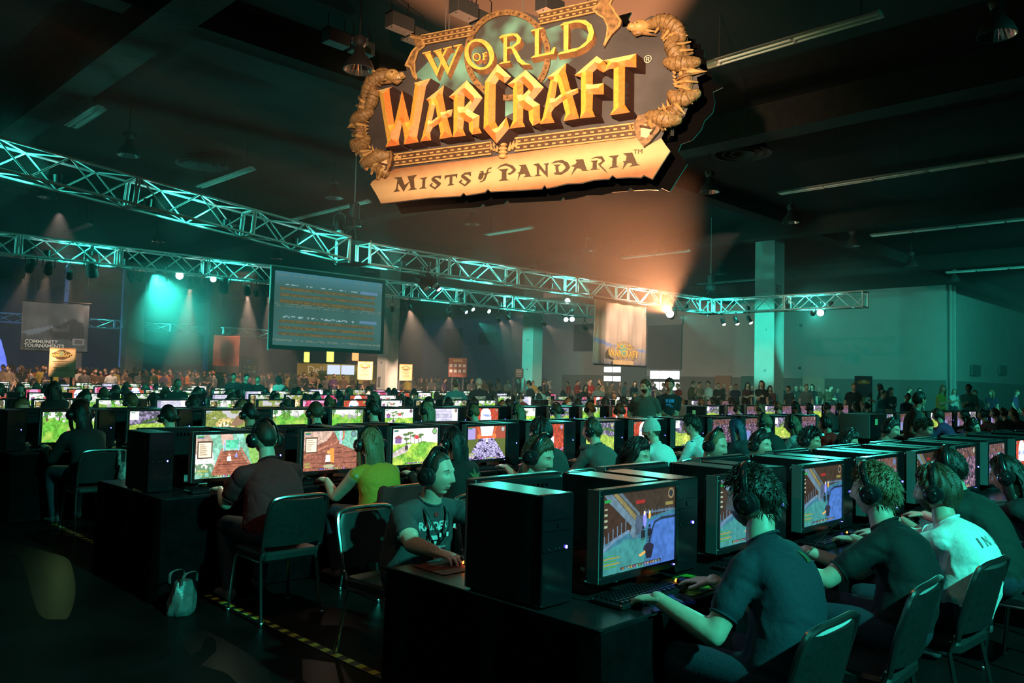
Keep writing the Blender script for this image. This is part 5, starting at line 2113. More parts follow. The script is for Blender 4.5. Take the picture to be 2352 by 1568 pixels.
ROWPIC = {0: ['a blue courtyard', 'a blue courtyard', 'a blue courtyard', 'a dim violet crowd', 'a blue courtyard', 'a dim violet crowd', 'a dim violet crowd'],
          1: ['a plank bridge', 'a wooden dock', 'a sunny village', 'violet cobblestones', 'a red palace', 'a mossy cave', 'a red palace', 'a mossy cave', 'a dim violet crowd', 'a dim violet crowd', 'a mossy cave', 'a dim violet crowd'],
          2: ['a green meadow', 'a mossy cave', 'a fiery battle', 'a green meadow', 'a green meadow', 'a sunny village', 'violet steps', 'a red palace', 'a sunny village', 'a mossy cave', 'a green meadow', 'a red palace']}
FARPIC = ['quest text panels', 'a green meadow', 'quest text panels', 'a crimson hall', 'a sunny village', 'quest text panels', 'violet steps', 'a fiery battle', 'a red palace']
STN = []
for k in range(NROW):
    for i in range(NA + NB):
        if i >= NA and k == 0:
            continue
        u = us(i)
        v0 = k * ROWP
        if not in_view(P(u, v0 + .3, 1.0), 90):
            continue
        STN.append((k, i, u, v0))
nm = nt_ = 0
for k, i, u, v0 in STN:
    lo = k > 2 or i >= NA
    if (lo and k > 6 and i >= NA) or (i == NA and k in (1, 2)):
        continue
    if k in ROWPIC and i < len(ROWPIC[k]):
        kind, seed = ROWPIC[k][i], 10 * k + i
    elif i >= NA and k < 4:
        kind, seed = ('a dim violet crowd', 'a mossy cave', 'a dim violet crowd')[i % 3], i % 3
    else:
        kind = FARPIC[(i * 5 + k * 3) % len(FARPIC)]
        seed = (i + k) % 3
    if lo:
        seed = seed % 3
    monitor(u + .05, v0 + .29, False, kind, seed, 'monitor showing %s, %s' % (kind.replace('a ', '', 1) if i >= NA else kind, wh(k, i, False)), lo)
    nm += 1
    if k < 5:
        tower(u - .46, v0 + .33, False, 'black computer tower, %s' % wh(k, i, False), lo)
        nt_ += 1
    if k < 3 and i < NA:
        monitor(u - .14, v0 + ROWW - .40, True, 'a dim violet crowd' if k == 0 else 'a mossy cave', 1, 'monitor seen from its back, %s' % wh(k, i, True), True)
        tower(u + .22, v0 + .36 + TD, True, 'computer tower with bare rear plate, %s' % wh(k, i, True), False)
        nm += 1
        nt_ += 1
# light the nearest screens throw on their players
for k, i, u, v0 in STN:
    if k < 3 and i < 5 - k:
        kind = ROWPIC[k][i]
        c = PICS[kind](24, 15, 10 * k + i).a.mean((0, 1))
        spot('screen_light', P(u + .05, v0 + .26, MONZ), P(u + .05, v0 - .7, MONZ + .05), tuple(c / c.max()), 3.2 if k else 1.2, 150, .8, 0.0)
# keyboards and mice that can be seen
for k, i, u, v0 in STN:
    if (k == 0 and i < 5) or (k == 1 and i < 5) or (k == 2 and i < 2):
        keyboard(u - .08, v0 + .175, False, 'black keyboard, %s' % wh(k, i, False))
        mouse(u + .24, v0 + .15, False, 'mouse glowing orange, %s' % wh(k, i, False), .2, TOP + .004)
    if k == 0 and i < 4:
        keyboard(u + .06, v0 + ROWW - .16, True, 'black keyboard, %s' % wh(k, i, True))
        mouse(u - .27, v0 + ROWW - .15, True, 'dark mouse, %s' % wh(k, i, True), 0, TOP + .004)
# ------------------------------------------------------------------ people
SKIN = {'fair': mat('fair_skin', (.62, .40, .30), .5, var=.07, scale=40), 'tan': mat('tan_skin', (.46, .27, .18), .5, var=.07, scale=40), 'brown': mat('brown_skin', (.24, .125, .075), .5, var=.07, scale=40)}
M_shirt = mat('shirt_cloth', rough=.85, var=.10, scale=60, bump=.12, use_obj=True)
PANTS = {'denim': mat('denim', (.018, .028, .045), .85, var=.2, scale=90, bump=.1), 'black': mat('black_trousers', (.015, .015, .017), .85), 'khaki': mat('khaki_trousers', (.16, .13, .09), .85)}
M_shoe = mat('trainer_rubber', (.08, .08, .09), .6, var=.3, scale=20)
M_lip = mat('lips', (.36, .19, .15), .45)
HAIRM = {n: mat(n + '_hair', c, .5, var=.4, scale=180, bump=.2) for n, c in
         dict(black=(.008, .007, .007), dark=(.022, .014, .010), brown=(.07, .038, .020), light=(.20, .125, .062), blond=(.42, .29, .13), grey=(.36, .34, .31), ginger=(.24, .085, .03), blue=(.02, .04, .09)).items()}
M_knit = mat('pale_knit', (.62, .64, .60), .9, var=.25, scale=140, bump=.8)
M_capc = mat('cap_cloth', (.55, .45, .30), .8)
M_eyew = mat('eye_white', (.75, .74, .72), .2)
M_iris = mat('dark_iris', (.02, .016, .012), .15)
M_hs = mat('headset_plastic', (.014, .014, .016), .26, var=.1)
M_hsc = mat('headset_cushion', (.02, .02, .02), .6)


class Body(MB):
    def limb(s, pts, rad, tag_, ref=(0, 0, 1), n=14, step=.03):
        if n >= 14:
            n, step = 26, min(step, .013)
        pts = [Vector(p) for p in pts]
        rad = [(r, r) if not isinstance(r, tuple) else r for r in rad]
        P_, R_ = [], []
        for i in range(len(pts) - 1):
            m = max(1, int((pts[i + 1] - pts[i]).length / step))
            for k in range(m):
                t = k / m
                P_.append(pts[i].lerp(pts[i + 1], t))
                R_.append(tuple(rad[i][j] + (rad[i + 1][j] - rad[i][j]) * t for j in (0, 1)))
        P_.append(pts[-1])
        R_.append(rad[-1])
        s.cur = tag_
        s.tube(P_, R_, n, ref)
        return s


def smoothpath(pts, k=6):
    """Catmull-Rom through points."""
    p = [Vector(q) for q in pts]
    out = []
    for i in range(len(p) - 1):
        a, b, c, d = p[max(0, i - 1)], p[i], p[i + 1], p[min(len(p) - 1, i + 2)]
        for j in range(k):
            t = j / k
            out.append(.5 * ((2 * b) + (c - a) * t + (2 * a - 5 * b + 4 * c - d) * t * t + (3 * b - a - 3 * c + d) * t ** 3))
    out.append(p[-1])
    return out


def remesh(mb, voxel, iters=3, fac=.5):
    me = bpy.data.meshes.new('tmp')
    me.from_pydata([tuple(p) for p in mb.v], [], mb.f)

    def mods(o):
        r = o.modifiers.new('r', 'REMESH')
        r.mode = 'VOXEL'
        r.voxel_size = voxel
        r.use_smooth_shade = True
        sm = o.modifiers.new('s', 'SMOOTH')
        sm.factor = fac
        sm.iterations = iters
    em = evaluated_mesh(me, mods)
    bpy.data.meshes.remove(me)
    v = np.empty(len(em.vertices) * 3)
    em.vertices.foreach_get('co', v)
    v = v.reshape(-1, 3)
    f = [tuple(p.vertices) for p in em.polygons]
    nr = np.empty(len(em.vertices) * 3)
    em.vertices.foreach_get('normal', nr)
    bpy.data.meshes.remove(em)
    kd = kdtree.KDTree(len(mb.v))
    for i, p in enumerate(mb.v):
        kd.insert(p, i)
    kd.balance()
    vt = [mb.vt[kd.find(Vector(p))[1]] for p in v]
    vt = np.array(vt)
    ed = np.array([(q[i], q[(i + 1) % len(q)]) for q in f for i in range(len(q))])
    nt = max(5, vt.max() + 1)
    for _ in range(6):
        cnt = np.zeros((len(v), nt))
        cnt[np.arange(len(v)), vt] += 1.2
        np.add.at(cnt, (ed[:, 0], vt[ed[:, 1]]), 1)
        np.add.at(cnt, (ed[:, 1], vt[ed[:, 0]]), 1)
        vt = cnt.argmax(1)
    fm = [max((int(vt[a]) for a in q), key=[int(vt[a]) for a in q].count) for q in f]
    return v, f, fm, nr.reshape(-1, 3), np.array(vt)


def head_base(th, ph, jaw=1.0):
    x = .077 * np.cos(ph) * np.sin(th)
    y = .098 * np.cos(ph) * np.cos(th)
    z = .120 * np.sin(ph)
    t = np.clip((-z - .01) / .11, 0, 1)
    x = x * (1 - .36 * jaw * t ** 1.6)
    y = np.where(y < 0, y * (1 - .45 * t), y * (1 - .10 * t))
    y = y - .012 * np.exp(-((z - .07) / .03) ** 2) * (y > 0) * .4
    return x, y, z


def head_grid(nlon, nlat, jaw=1.0, nose=1.0, feat=True):
    tt = np.linspace(0, 2 * np.pi, nlon, endpoint=False)
    th = tt - (.5 * np.sin(tt) if nlon > 40 else 0)
    ph = np.linspace(-np.pi / 2 * .985, np.pi / 2 * .985, nlat)
    TH, PH = np.meshgrid(th, ph)
    x, y, z = head_base(TH, PH, jaw)
    if feat:
        fm = np.clip(y / .045, 0, 1)
        ax = np.abs(x)
        e = lambda a, b: np.exp(-(a / b) ** 2)
        amp = np.interp(z, [-.050, -.040, -.031, .0, .03], [0, .006, .026, .013, .0]) * nose
        sg = np.interp(z, [-.04, -.03, .0, .03], [.017, .0135, .009, .008])
        y = y + fm * amp * np.exp(-(x / sg) ** 2)
        y = y - fm * .012 * e(ax - .031, .017) * e(z - .010, .013)
        y = y + fm * .006 * e(z - .031, .008) * e(ax - .028, .03)
        y = y + fm * .005 * e(ax - .046, .018) * e(z + .022, .02)
        y = y + fm * e(x, .021) * (.0065 * e(z + .0595, .0042) + .007 * e(z + .0715, .0048) - .003 * e(z + .0655, .0022))
        y = y - fm * .005 * e(x, .03) * e(z + .083, .006)
        y = y + fm * .011 * e(x, .030) * e(z + .103, .016)
    vs = np.stack([x, y, z], -1).reshape(-1, 3)
    fs = []
    for j in range(nlat - 1):
        for i in range(nlon):
            fs.append((j * nlon + i, j * nlon + (i + 1) % nlon, (j + 1) * nlon + (i + 1) % nlon, (j + 1) * nlon + i))
    fs = [f[::-1] for f in fs]
    fs.append(tuple(range(nlon)))
    fs.append(tuple(range((nlat - 1) * nlon, nlat * nlon))[::-1])
    return vs, fs


def ik(S, T, l1, l2, pole):
    S, T = Vector(S), Vector(T)
    d = T - S
    L = min(d.length, (l1 + l2) * .995)
    d.normalize()
    T = S + d * L
    a = (l1 * l1 - l2 * l2 + L * L) / (2 * L)
    h = math.sqrt(max(l1 * l1 - a * a, 0))
    p = Vector(pole)
    p = p - d * p.dot(d)
    p.normalize()
    return S + d * a + p * h, T


def hand_pts(mb, W, D, N, s, curl=1.0, tag_=0, simple=False):
    """Palm, four fingers and a thumb; s = +1 for a right hand."""
    W, D, N = Vector(W), Vector(D).normalized(), Vector(N)
    N = (N - D * N.dot(D)).normalized()
    Lt = D.cross(N) * (-s)          # towards the thumb
    if simple:
        mb.limb([W, W + D * .05, W + D * .09, W + D * .15 - N * .03 * curl], [(.026, .02), (.040, .017), (.040, .016), (.028, .010)], tag_, ref=tuple(Lt), n=10)
        mb.limb([W + D * .03 + Lt * .03, W + D * .08 + Lt * .055 - N * .015], [.012, .009], tag_, n=6)
        return
    mb.limb([W - D * .015, W + D * .03, W + D * .06, W + D * .088], [(.026, .019), (.034, .018), (.042, .016), (.041, .012)], tag_, ref=tuple(Lt), n=16, step=.012)
    for i, (ln, off) in enumerate(((.072, .031), (.080, .0105), (.074, -.0105), (.058, -.0305))):
        b = W + D * (.084 - .004 * abs(i - 1) - (.006 if i == 3 else 0)) + Lt * off
        dd = (D + Lt * (off * 2.6)).normalized()
        ax = dd.cross(N).normalized()
        pts, r = [b], [.0096]
        a = .20 * curl + .04 * i
        for k, fr in enumerate((.45, .31, .24)):
            q = Quaternion(ax, -a)
            pts.append(pts[-1] + (q @ dd) * ln * fr)
            a += .52 * curl
            r.append((.0088, .0080, .0070)[k])
        mb.limb(pts, r, tag_, ref=tuple(N), n=9, step=.01)
    b = W + D * .028 + Lt * .026 - N * .004
    d1 = (D * .62 + Lt * .72 - N * .22).normalized()
    d2 = (D * .90 + Lt * .25 - N * .30).normalized()
    mb.limb([b, b + d1 * .042, b + d1 * .042 + d2 * .032], [.0140, .0105, .0082], tag_, ref=tuple(N), n=9, step=.01)


def rot_head(yaw, pitch, roll=0):
    return Matrix.Rotation(yaw, 3, 'Z') @ Matrix.Rotation(-pitch, 3, 'X') @ Matrix.Rotation(roll, 3, 'Y')


DEF = dict(seated=True, lean=.38, hz=1.15, fat=1.0, sw=.172, slouch=.05, yaw=0.0, pitch=.15, roll=0, side=0.0, sleeve='short', skin='fair', pants='denim', hair='short', hairc='dark', headset=True,
           hl=(-.16, .50, .775), hr=(.20, .50, .775), voxel=.012, fine=False, jaw=1.0, nose=1.0, curl=(.8, .8), dl=None, dr=None, legs=True, beard=False, twist=0.0, glasses=False)


def skeleton(sp):
    hipz = .56 if sp['seated'] else .96
    l = (sp['hz'] - .165 - hipz) / math.cos(sp['lean'])
    d = Vector((sp['side'], math.sin(sp['lean']), math.cos(sp['lean'])))
    back = Vector((0, -math.cos(sp['lean']), math.sin(sp['lean'])))
    hip = Vector((0, 0, hipz))

    def spine(t):
        return hip + d * (l * t) + back * (sp['slouch'] * math.sin(math.pi * min(max(t, 0), 1.15)))
    N = spine(1.0)
    hc = N + Vector((sp['side'] * .1, .055 + .02 * sp['lean'], .165))
    return hip, spine, d, back, N, hc


def make_body(sp):
    """Returns mesh data (verts, faces, material ids) and the head frame, in the person's own space."""
    hip, spine, d, back, N, hc = skeleton(sp)
    fat = sp['fat']
    RH = rot_head(sp['yaw'], sp['pitch'], sp['roll'])
    b = Body()
    xr = Matrix.Rotation(sp['twist'], 3, 'Z') @ Vector((1, 0, 0))
    ts = [-.10, .02, .2, .4, .58, .74, .86, .94, 1.0]
    rx = [.15, .178 * (1 + (fat - 1) * .9), .172 * fat, .166 * fat, .178 * (1 + (fat - 1) * .7), .19, .168, .115, .072]
    ry = [.10, .125 * fat, .128 * fat, .124 * fat, .126 * (1 + (fat - 1) * .6), .118, .098, .078, .062]
    b.cur = 1
    pts, rad = [], []
    for i in range(len(ts) - 1):
        for k in range(6):
            t = k / 6
            pts.append(spine(ts[i] + (ts[i + 1] - ts[i]) * t))
            rad.append((rx[i] + (rx[i + 1] - rx[i]) * t, ry[i] + (ry[i + 1] - ry[i]) * t))
    pts.append(spine(1.0))
    rad.append((rx[-1], ry[-1]))
    b.tube(pts, rad, 56, tuple(xr), sq=2.3)
    sh = []
    arms = []
    for s, tgt, dr in ((-1, sp['hl'], sp['dl']), (1, sp['hr'], sp['dr'])):
        S = spine(.86) + xr * (s * sp['sw']) + Vector((0, .015, -.012))
        pole = Vector((s * .34, -.55, -.8)) if sp['seated'] else Vector((s * .35, -1, -.1))
        E_, T = ik(S, tgt, .285, .255, pole)
        sh.append(S)
        arms.append((S, E_, T, s, dr))
        b.cur = 1
        b.limb([spine(.86) + xr * (s * .08), S], [.074, .062], 1, n=14)
        up = (E_ - S)
        if sp['sleeve'] == 'short':
            b.limb([S, S + up * .30, S + up * .62], [.064, .062 * (1 + (fat - 1) * .5), .061 * (1 + (fat - 1) * .5)], 1)
            b.limb([S + up * .5, E_], [.048, .043], 0)
        elif sp['sleeve'] == 'long':
            b.limb([S, S + up * .5, E_], [.064, .057, .052], 1)
        else:
            b.limb([S + up * .05, S + up * .3, S + up * .6, E_], [.062, .054, .048, .042], 0)
        fo = T - E_
        if sp['sleeve'] == 'long':
            b.limb([E_, E_ + fo * .5, E_ + fo * .90], [.054, .047, .038], 1)
            b.limb([E_ + fo * .85, T], [.030, .027], 0)
        else:
            b.limb([E_, E_ + fo * .25, E_ + fo * .6, T + fo.normalized() * .012], [.043, .045, .037, (.030, .024)], 0)
    # neck
    nb = hc + RH @ Vector((0, -.022, -.075))
    b.limb([spine(.93), N + Vector((0, .012, .02)), nb], [.066, .058, .054], 0, n=16, step=.015)
    # shirt collar ring lies just over the neck root
    b.limb([spine(.88), spine(.985)], [.096, .073], 1, n=16, step=.015)
    if sp['legs']:
        for s in (-1, 1):
            if sp['seated']:
                kx = .15 + .02 * s
                hp, kn, an = Vector((s * .095, .0, .53)), Vector((s * kx, .45, .53)), Vector((s * kx, .42 + .06 * s, .10))
                b.limb([hp, hp.lerp(kn, .5), kn], [.095 * fat, .084, .068], 2)
                b.limb([kn, kn.lerp(an, .35), an], [.066, .064, .048], 2)
                b.limb([an + Vector((0, -.03, -.05)), an + Vector((0, .07, -.055)), an + Vector((0, .17, -.062))], [(.042, .045), (.042, .036), (.038, .024)], 3, ref=(1, 0, 0))
            else:
                hp, kn, an = Vector((s * .10, 0, .93)), Vector((s * .115, .02, .50)), Vector((s * .12, -.01, .10))
                b.limb([hp, hp.lerp(kn, .5), kn], [.105 * fat, .088, .066], 2)
                b.limb([kn, kn.lerp(an, .3), an], [.066, .064, .052], 2)
                b.limb([an + Vector((0, -.03, -.05)), an + Vector((0, .07, -.055)), an + Vector((0, .17, -.062))], [(.042, .045), (.042, .036), (.038, .024)], 3, ref=(1, 0, 0))
        b.limb([hip + Vector((-.07, 0, -.02)), hip + Vector((.07, 0, -.02))], [.12 * fat, .12 * fat], 2, n=18)
    v, f, fm, nr, vt = remesh(b, sp['voxel'])
    # cloth folds on the shirt
    if sp['voxel'] < .016:
        m = (vt == 1)
        q = v @ np.array([[14., 31, 9], [22, -12, 25], [8, 17, -28]]).T
        fold = (np.sin(q[:, 0] + 1.7 * np.sin(q[:, 1])) * np.sin(.6 * q[:, 2] + np.sin(q[:, 0]))) ** 3
        v = v + nr * (m * .006 * fold)[:, None]
    # clean garment edges: cut the surface straight across at sleeve ends and collar
    if sp['voxel'] < .016:
        bm = bmesh.new()
        bv = [bm.verts.new(p) for p in v]
        for q_, t_ in zip(f, fm):
            try:
                bm.faces.new([bv[i] for i in q_]).material_index = t_
            except ValueError:
                pass

        def cut(co, no, rad_, below, above):
            co, no = Vector(co), Vector(no).normalized()
            fs_ = [q_ for q_ in bm.faces if (q_.calc_center_median() - co).length < rad_]
            ge = list({e for q_ in fs_ for e in q_.edges}) + fs_ + list({w for q_ in fs_ for w in q_.verts})
            bmesh.ops.bisect_plane(bm, geom=ge, dist=1e-5, plane_co=co, plane_no=no)
            for q_ in bm.faces:
                c_ = q_.calc_center_median() - co
                if c_.length < rad_ and q_.material_index in (below, above):
                    q_.material_index = above if c_.dot(no) > 0 else below
        if sp['sleeve'] != 'none':
            for S, E_, T, s, dr in arms:
                if sp['sleeve'] == 'short':
                    cut(S + (E_ - S) * .62 + (E_ - S).normalized() * .030, E_ - S, .085, 1, 0)
                else:
                    cut(E_ + (T - E_) * .92, T - E_, .06, 1, 0)
        cut(spine(.985) + d.normalized() * .030, (N - spine(.9)) * .5 + Vector((0, .03, .06)), .105, 1, 0)
        bm.verts.index_update()
        v = np.array([tuple(w.co) for w in bm.verts])
        f = [tuple(w.index for w in q_.verts) for q_ in bm.faces]
        fm = [q_.material_index for q_ in bm.faces]
        bm.free()
    V, Fc, FM = [v], list(f), list(fm)

    def join(v2, f2, m2):
        o = sum(len(a) for a in V)
        V.append(np.asarray(v2, float).reshape(-1, 3))
        Fc.extend(tuple(o + i for i in q) for q in f2)
        FM.extend(m2 if isinstance(m2, list) else [m2] * len(f2))
    # hems: a rolled edge where sleeve and collar end
    def hem(c, t, r, tr_=.0065, ry_=None):
        a_, b_ = frame_of(t, (1, 0, 0))
        m = MB()
        m.tube([Vector(c) + a_ * (r * math.cos(w)) + b_ * ((ry_ or r) * math.sin(w)) for w in np.linspace(0, 2 * math.pi, 25)], tr_, 6, tuple(t), cap=False)
        join([tuple(p) for p in m.v], m.f, 1)
    if sp['voxel'] < .016:
        for S, E_, T, s, dr in arms:
            up = E_ - S
            if sp['sleeve'] == 'short':
                hem(S + up * .62 + up.normalized() * .030, up, .0515 * (1 + (fat - 1) * .5), .0055)
            elif sp['sleeve'] == 'long':
                fo = T - E_
                hem(E_ + fo * .92, fo, .036, .005)
        hem(spine(.985) + d.normalized() * .028, (N - spine(.9)) * .5 + Vector((0, .03, .06)), .0655, .0065)
    # hands
    for S, E_, T, s, dr in arms:
        D = Vector(dr) if dr else ((T - E_).normalized() + (Vector((0, 1, -.2)) if sp['seated'] else Vector((0, .1, -.6)))).normalized()
        h = MB()
        h.limb = Body.limb.__get__(h)
        Nn = Vector((0, 0, 1)) if sp['seated'] else Vector((s, .2, .1))
        hand_pts(h, T, D, Nn, s, sp['curl'][0 if s < 0 else 1], 0, not sp['fine'])
        if sp['fine']:
            hv, hf, hm, _, _ = remesh(h, .0036, 2, .4)
            join(hv, hf, 0)
        else:
            join([tuple(p) for p in h.v], h.f, 0)
    # head
    big = sp['voxel'] < .016
    hv, hf = head_grid(96, 60, sp['jaw'], sp['nose']) if big else head_grid(26, 20, sp['jaw'], sp['nose'])
    hm = []
    for q in hf:
        c = hv[list(q)].mean(0)
        hm.append(4 if (abs(c[0]) < .023 and -.0775 < c[2] < -.0555 and c[1] > .05 and big) else 0)
    R3 = np.array(RH)
    tr = lambda a: np.asarray(a) @ R3.T + np.array(hc)
    join(tr(hv), hf, hm)
    e = MB()
    for s in (-1, 1):
        e.ell((s * .080, -.010, -.004), (.011, .021, .033), Matrix.Rotation(s * .25, 3, 'Z'), 10, 8)
        if big:
            e.ell((s * .031, .0668, .0165), (.0165, .0150, .0110), None, 12, 8)
            e.ell((s * .031, .0660, .0015), (.0155, .0130, .0070), None, 12, 8)
    join(tr([tuple(p) for p in e.v]), e.f, 0)
    return np.concatenate(V), Fc, FM, hc, RH


def np_mesh(name, v, f, fm, mats):
    me = bpy.data.meshes.new(name)
    me.from_pydata(v.tolist(), [], f)
    for m in mats:
        me.materials.append(m)
    me.polygons.foreach_set('material_index', fm)
    me.polygons.foreach_set('use_smooth', [True] * len(f))
    me.update()
    return me


def hairline(th):
    """Lowest hair height round the head; th = 0 at the face."""
    a = np.abs(((th + np.pi) % (2 * np.pi)) - np.pi)
    return np.interp(a, [0, .55, .95, 1.25, 1.6, 2.0, 2.6, 3.15], [.070, .066, .050, -.005, .012, -.020, -.070, -.078])


def hair_mesh(style, seed, lo=False):
    g = np.random.default_rng(seed)
    th_ = dict(short=.014, buzz=.004, messy=.022, curly=.030, long=.018, pony=.012, bob=.022).get(style, .014)
    nlon, nlat = (30, 16) if lo else (72, 34)
    mb = MB()
    th = np.linspace(0, 2 * np.pi, nlon, endpoint=False)
    rows = []
    for j in range(nlat):
        w = j / (nlat - 1)
        hl = hairline(th) + (.014 if style == 'buzz' else 0) * (np.abs(((th + np.pi) % (2 * np.pi)) - np.pi) < 1.0) - (.03 if style in ('long', 'bob', 'curly') else 0) * (np.abs(((th + np.pi) % (2 * np.pi)) - np.pi) > 1.0)
        p0 = np.arcsin(np.clip(hl / .120, -.98, .98))
        ph = p0 + (np.pi / 2 * .99 - p0) * w
        x, y, z = head_base(th, ph)
        r = np.sqrt(x * x + y * y + z * z)
        off = -.004 + (th_ + .004) * min(1, w * 5) ** .6
        nz = .35 * np.sin(th * 9 + 5 * w + seed) * np.sin(w * 13 + 2 * np.sin(th * 3)) + .25 * np.sin(th * 23 + seed * 2 + 9 * w)
        off = off + th_ * .5 * nz * min(1, w * 4)
        k = 1 + off / np.maximum(r, .03)
        rows.append(np.stack([x * k, y * k, z * k], -1))
    vs = np.concatenate(rows)
    fs = [(j * nlon + (i + 1) % nlon, j * nlon + i, (j + 1) * nlon + i, (j + 1) * nlon + (i + 1) % nlon) for j in range(nlat - 1) for i in range(nlon)]
    fs = [f[::-1] for f in fs]
    fs.append(tuple(range((nlat - 1) * nlon, nlat * nlon)))
    mb.add([tuple(p) for p in vs], fs)
    # locks standing off the cap
    n = 0 if style == 'buzz' else (60 if lo else dict(short=1100, messy=1700, curly=1700, long=500, pony=250, bob=500).get(style, 500))
    ln = dict(short=.018, messy=.034, curly=.024, long=.03, pony=.015, bob=.03).get(style, .02)
    for _ in range(n):
        t, w = g.random() * 2 * np.pi, g.random() ** .8
        p0 = math.asin(max(-.98, min(.98, float(hairline(np.array([t]))[0]) / .12)))
        ph = p0 + (math.pi / 2 - p0) * w
        c = np.array([float(a) for a in head_base(np.array(t), np.array(ph))])
        nrm = c / np.linalg.norm(c)
        c = c + nrm * th_ * .55
        flow = np.array([.3 * nrm[0], -.55 + .9 * g.random() * (1 if style == 'messy' else .2), -.25 - .5 * (1 - w)])
        if style == 'curly':
            flow = g.normal(size=3)
        dr = nrm * (.65 if style == 'messy' else .35) + flow * .8 + g.normal(size=3) * .18
        dr /= np.linalg.norm(dr)
        L = ln * (.6 + .7 * g.random())
        r = .0024 if not lo else .009
        p1 = c + dr * L * .55
        p2 = p1 + (dr * .7 + np.array([0, 0, -.45])) * L * .5
        a, bb = frame_of(dr, nrm)
        ring = [a * math.cos(q) + bb * math.sin(q) for q in (0, 2.1, 4.2)]
        vv = [Vector(c) + q * r for q in ring] + [Vector(p1) + q * r * .8 for q in ring] + [Vector(p2)]
        mb.add(vv, [(0, 1, 4, 3), (1, 2, 5, 4), (2, 0, 3, 5), (3, 4, 6), (4, 5, 6), (5, 3, 6)])
    return mb


def hat_mesh(kind):
    mb = MB()
    if kind == 'beanie':
        th = np.linspace(0, 2 * np.pi, 40, endpoint=False)
        rings = []
        for j in range(16):
            w = j / 15
            ph = -.05 + (np.pi / 2 + .02) * w
            x, y, z = head_base(th, np.full(40, ph))
            k = 1.12 + .05 * math.sin(w * 40) * (w < .25) + .10 * w
            rings.append([(a * k, b * k - .012 * w, c * (k + .08 * w) + .004) for a, b, c in zip(x, y, z)])
        mb.loft(rings, True)
    else:
        th = np.linspace(0, 2 * np.pi, 24, endpoint=False)
        rings = []
        for j in range(8):
            w = j / 7
            ph = .38 + (np.pi / 2 - .39) * w
            x, y, z = head_base(th, np.full(24, ph))
            rings.append([(a * 1.1, b * 1.1, c * 1.12) for a, b, c in zip(x, y, z)])
        mb.loft(rings, True)
        vs = []
        for k in range(9):
            a = -1.1 + 2.2 * k / 8
            vs += [(.082 * math.sin(a), .10 * math.cos(a) - .002, .052), (.088 * math.sin(a), .085 + .085 * math.cos(a), .040 - .012 * abs(a))]
        mb.add(vs, [(2 * k, 2 * k + 1, 2 * k + 3, 2 * k + 2) for k in range(8)])
    return mb


# headset, shared by everyone who wears one
mb = MB()
arc = [(.093 * math.sin(a), -.006, .128 * math.cos(a) + .012) for a in np.linspace(-1.45, 1.45, 25)]
mb.tube(arc, [(.016, .006)] * 25, 8, (0, 1, 0))
mb.tube([(.080 * math.sin(a), -.006, .118 * math.cos(a) + .012) for a in np.linspace(-.8, .8, 13)], [(.014, .006)] * 13, 8, (0, 1, 0))
ME_BAND = mb.mesh('headset', M_hs, True)
ME_CUPS = []
for s in (-1, 1):
    mb = MB()
    M = Matrix.Translation((s * .086, -.006, -.008)) @ Matrix.Rotation(s * math.pi / 2, 4, 'Y')
    mb.lathe([(.0, .040), (.018, .040), (.022, .036), (.040, .032), (.046, .022), (.047, .008)], 22, M, 0)
    mb.lathe([(.047, .008), (.050, .0), (.046, -.010), (.030, -.010), (.026, .0), (.0, .0)], 22, M, 1)
    mb.lathe([(.014, .0405), (.018, .043), (.014, .0435), (.0, .0435)], 16, M, 0)
    ME_CUPS.append(mb.mesh('ear_cup', [M_hs, M_hsc], True))
mb = MB()
mb.v, mb.f, mb.m = [], [], []
for src in (ME_BAND, *ME_CUPS):
    mb.add([v.co.copy() for v in src.vertices], [tuple(p.vertices) for p in src.polygons])
ME_HSLO = mb.mesh('headset', M_hs, True)
eb = MB()
eb.ell((0, 0, 0), (.0128, .0128, .0128), None, 16, 10)
eb.m = []
for f in eb.f:
    c = sum((eb.v[i] for i in f), Vector()) / len(f)
    eb.m.append(1 if c.y > .0105 else 0)
ME_EYE = eb.mesh('eye', [M_eyew, M_iris], True)
HAIRC = {}


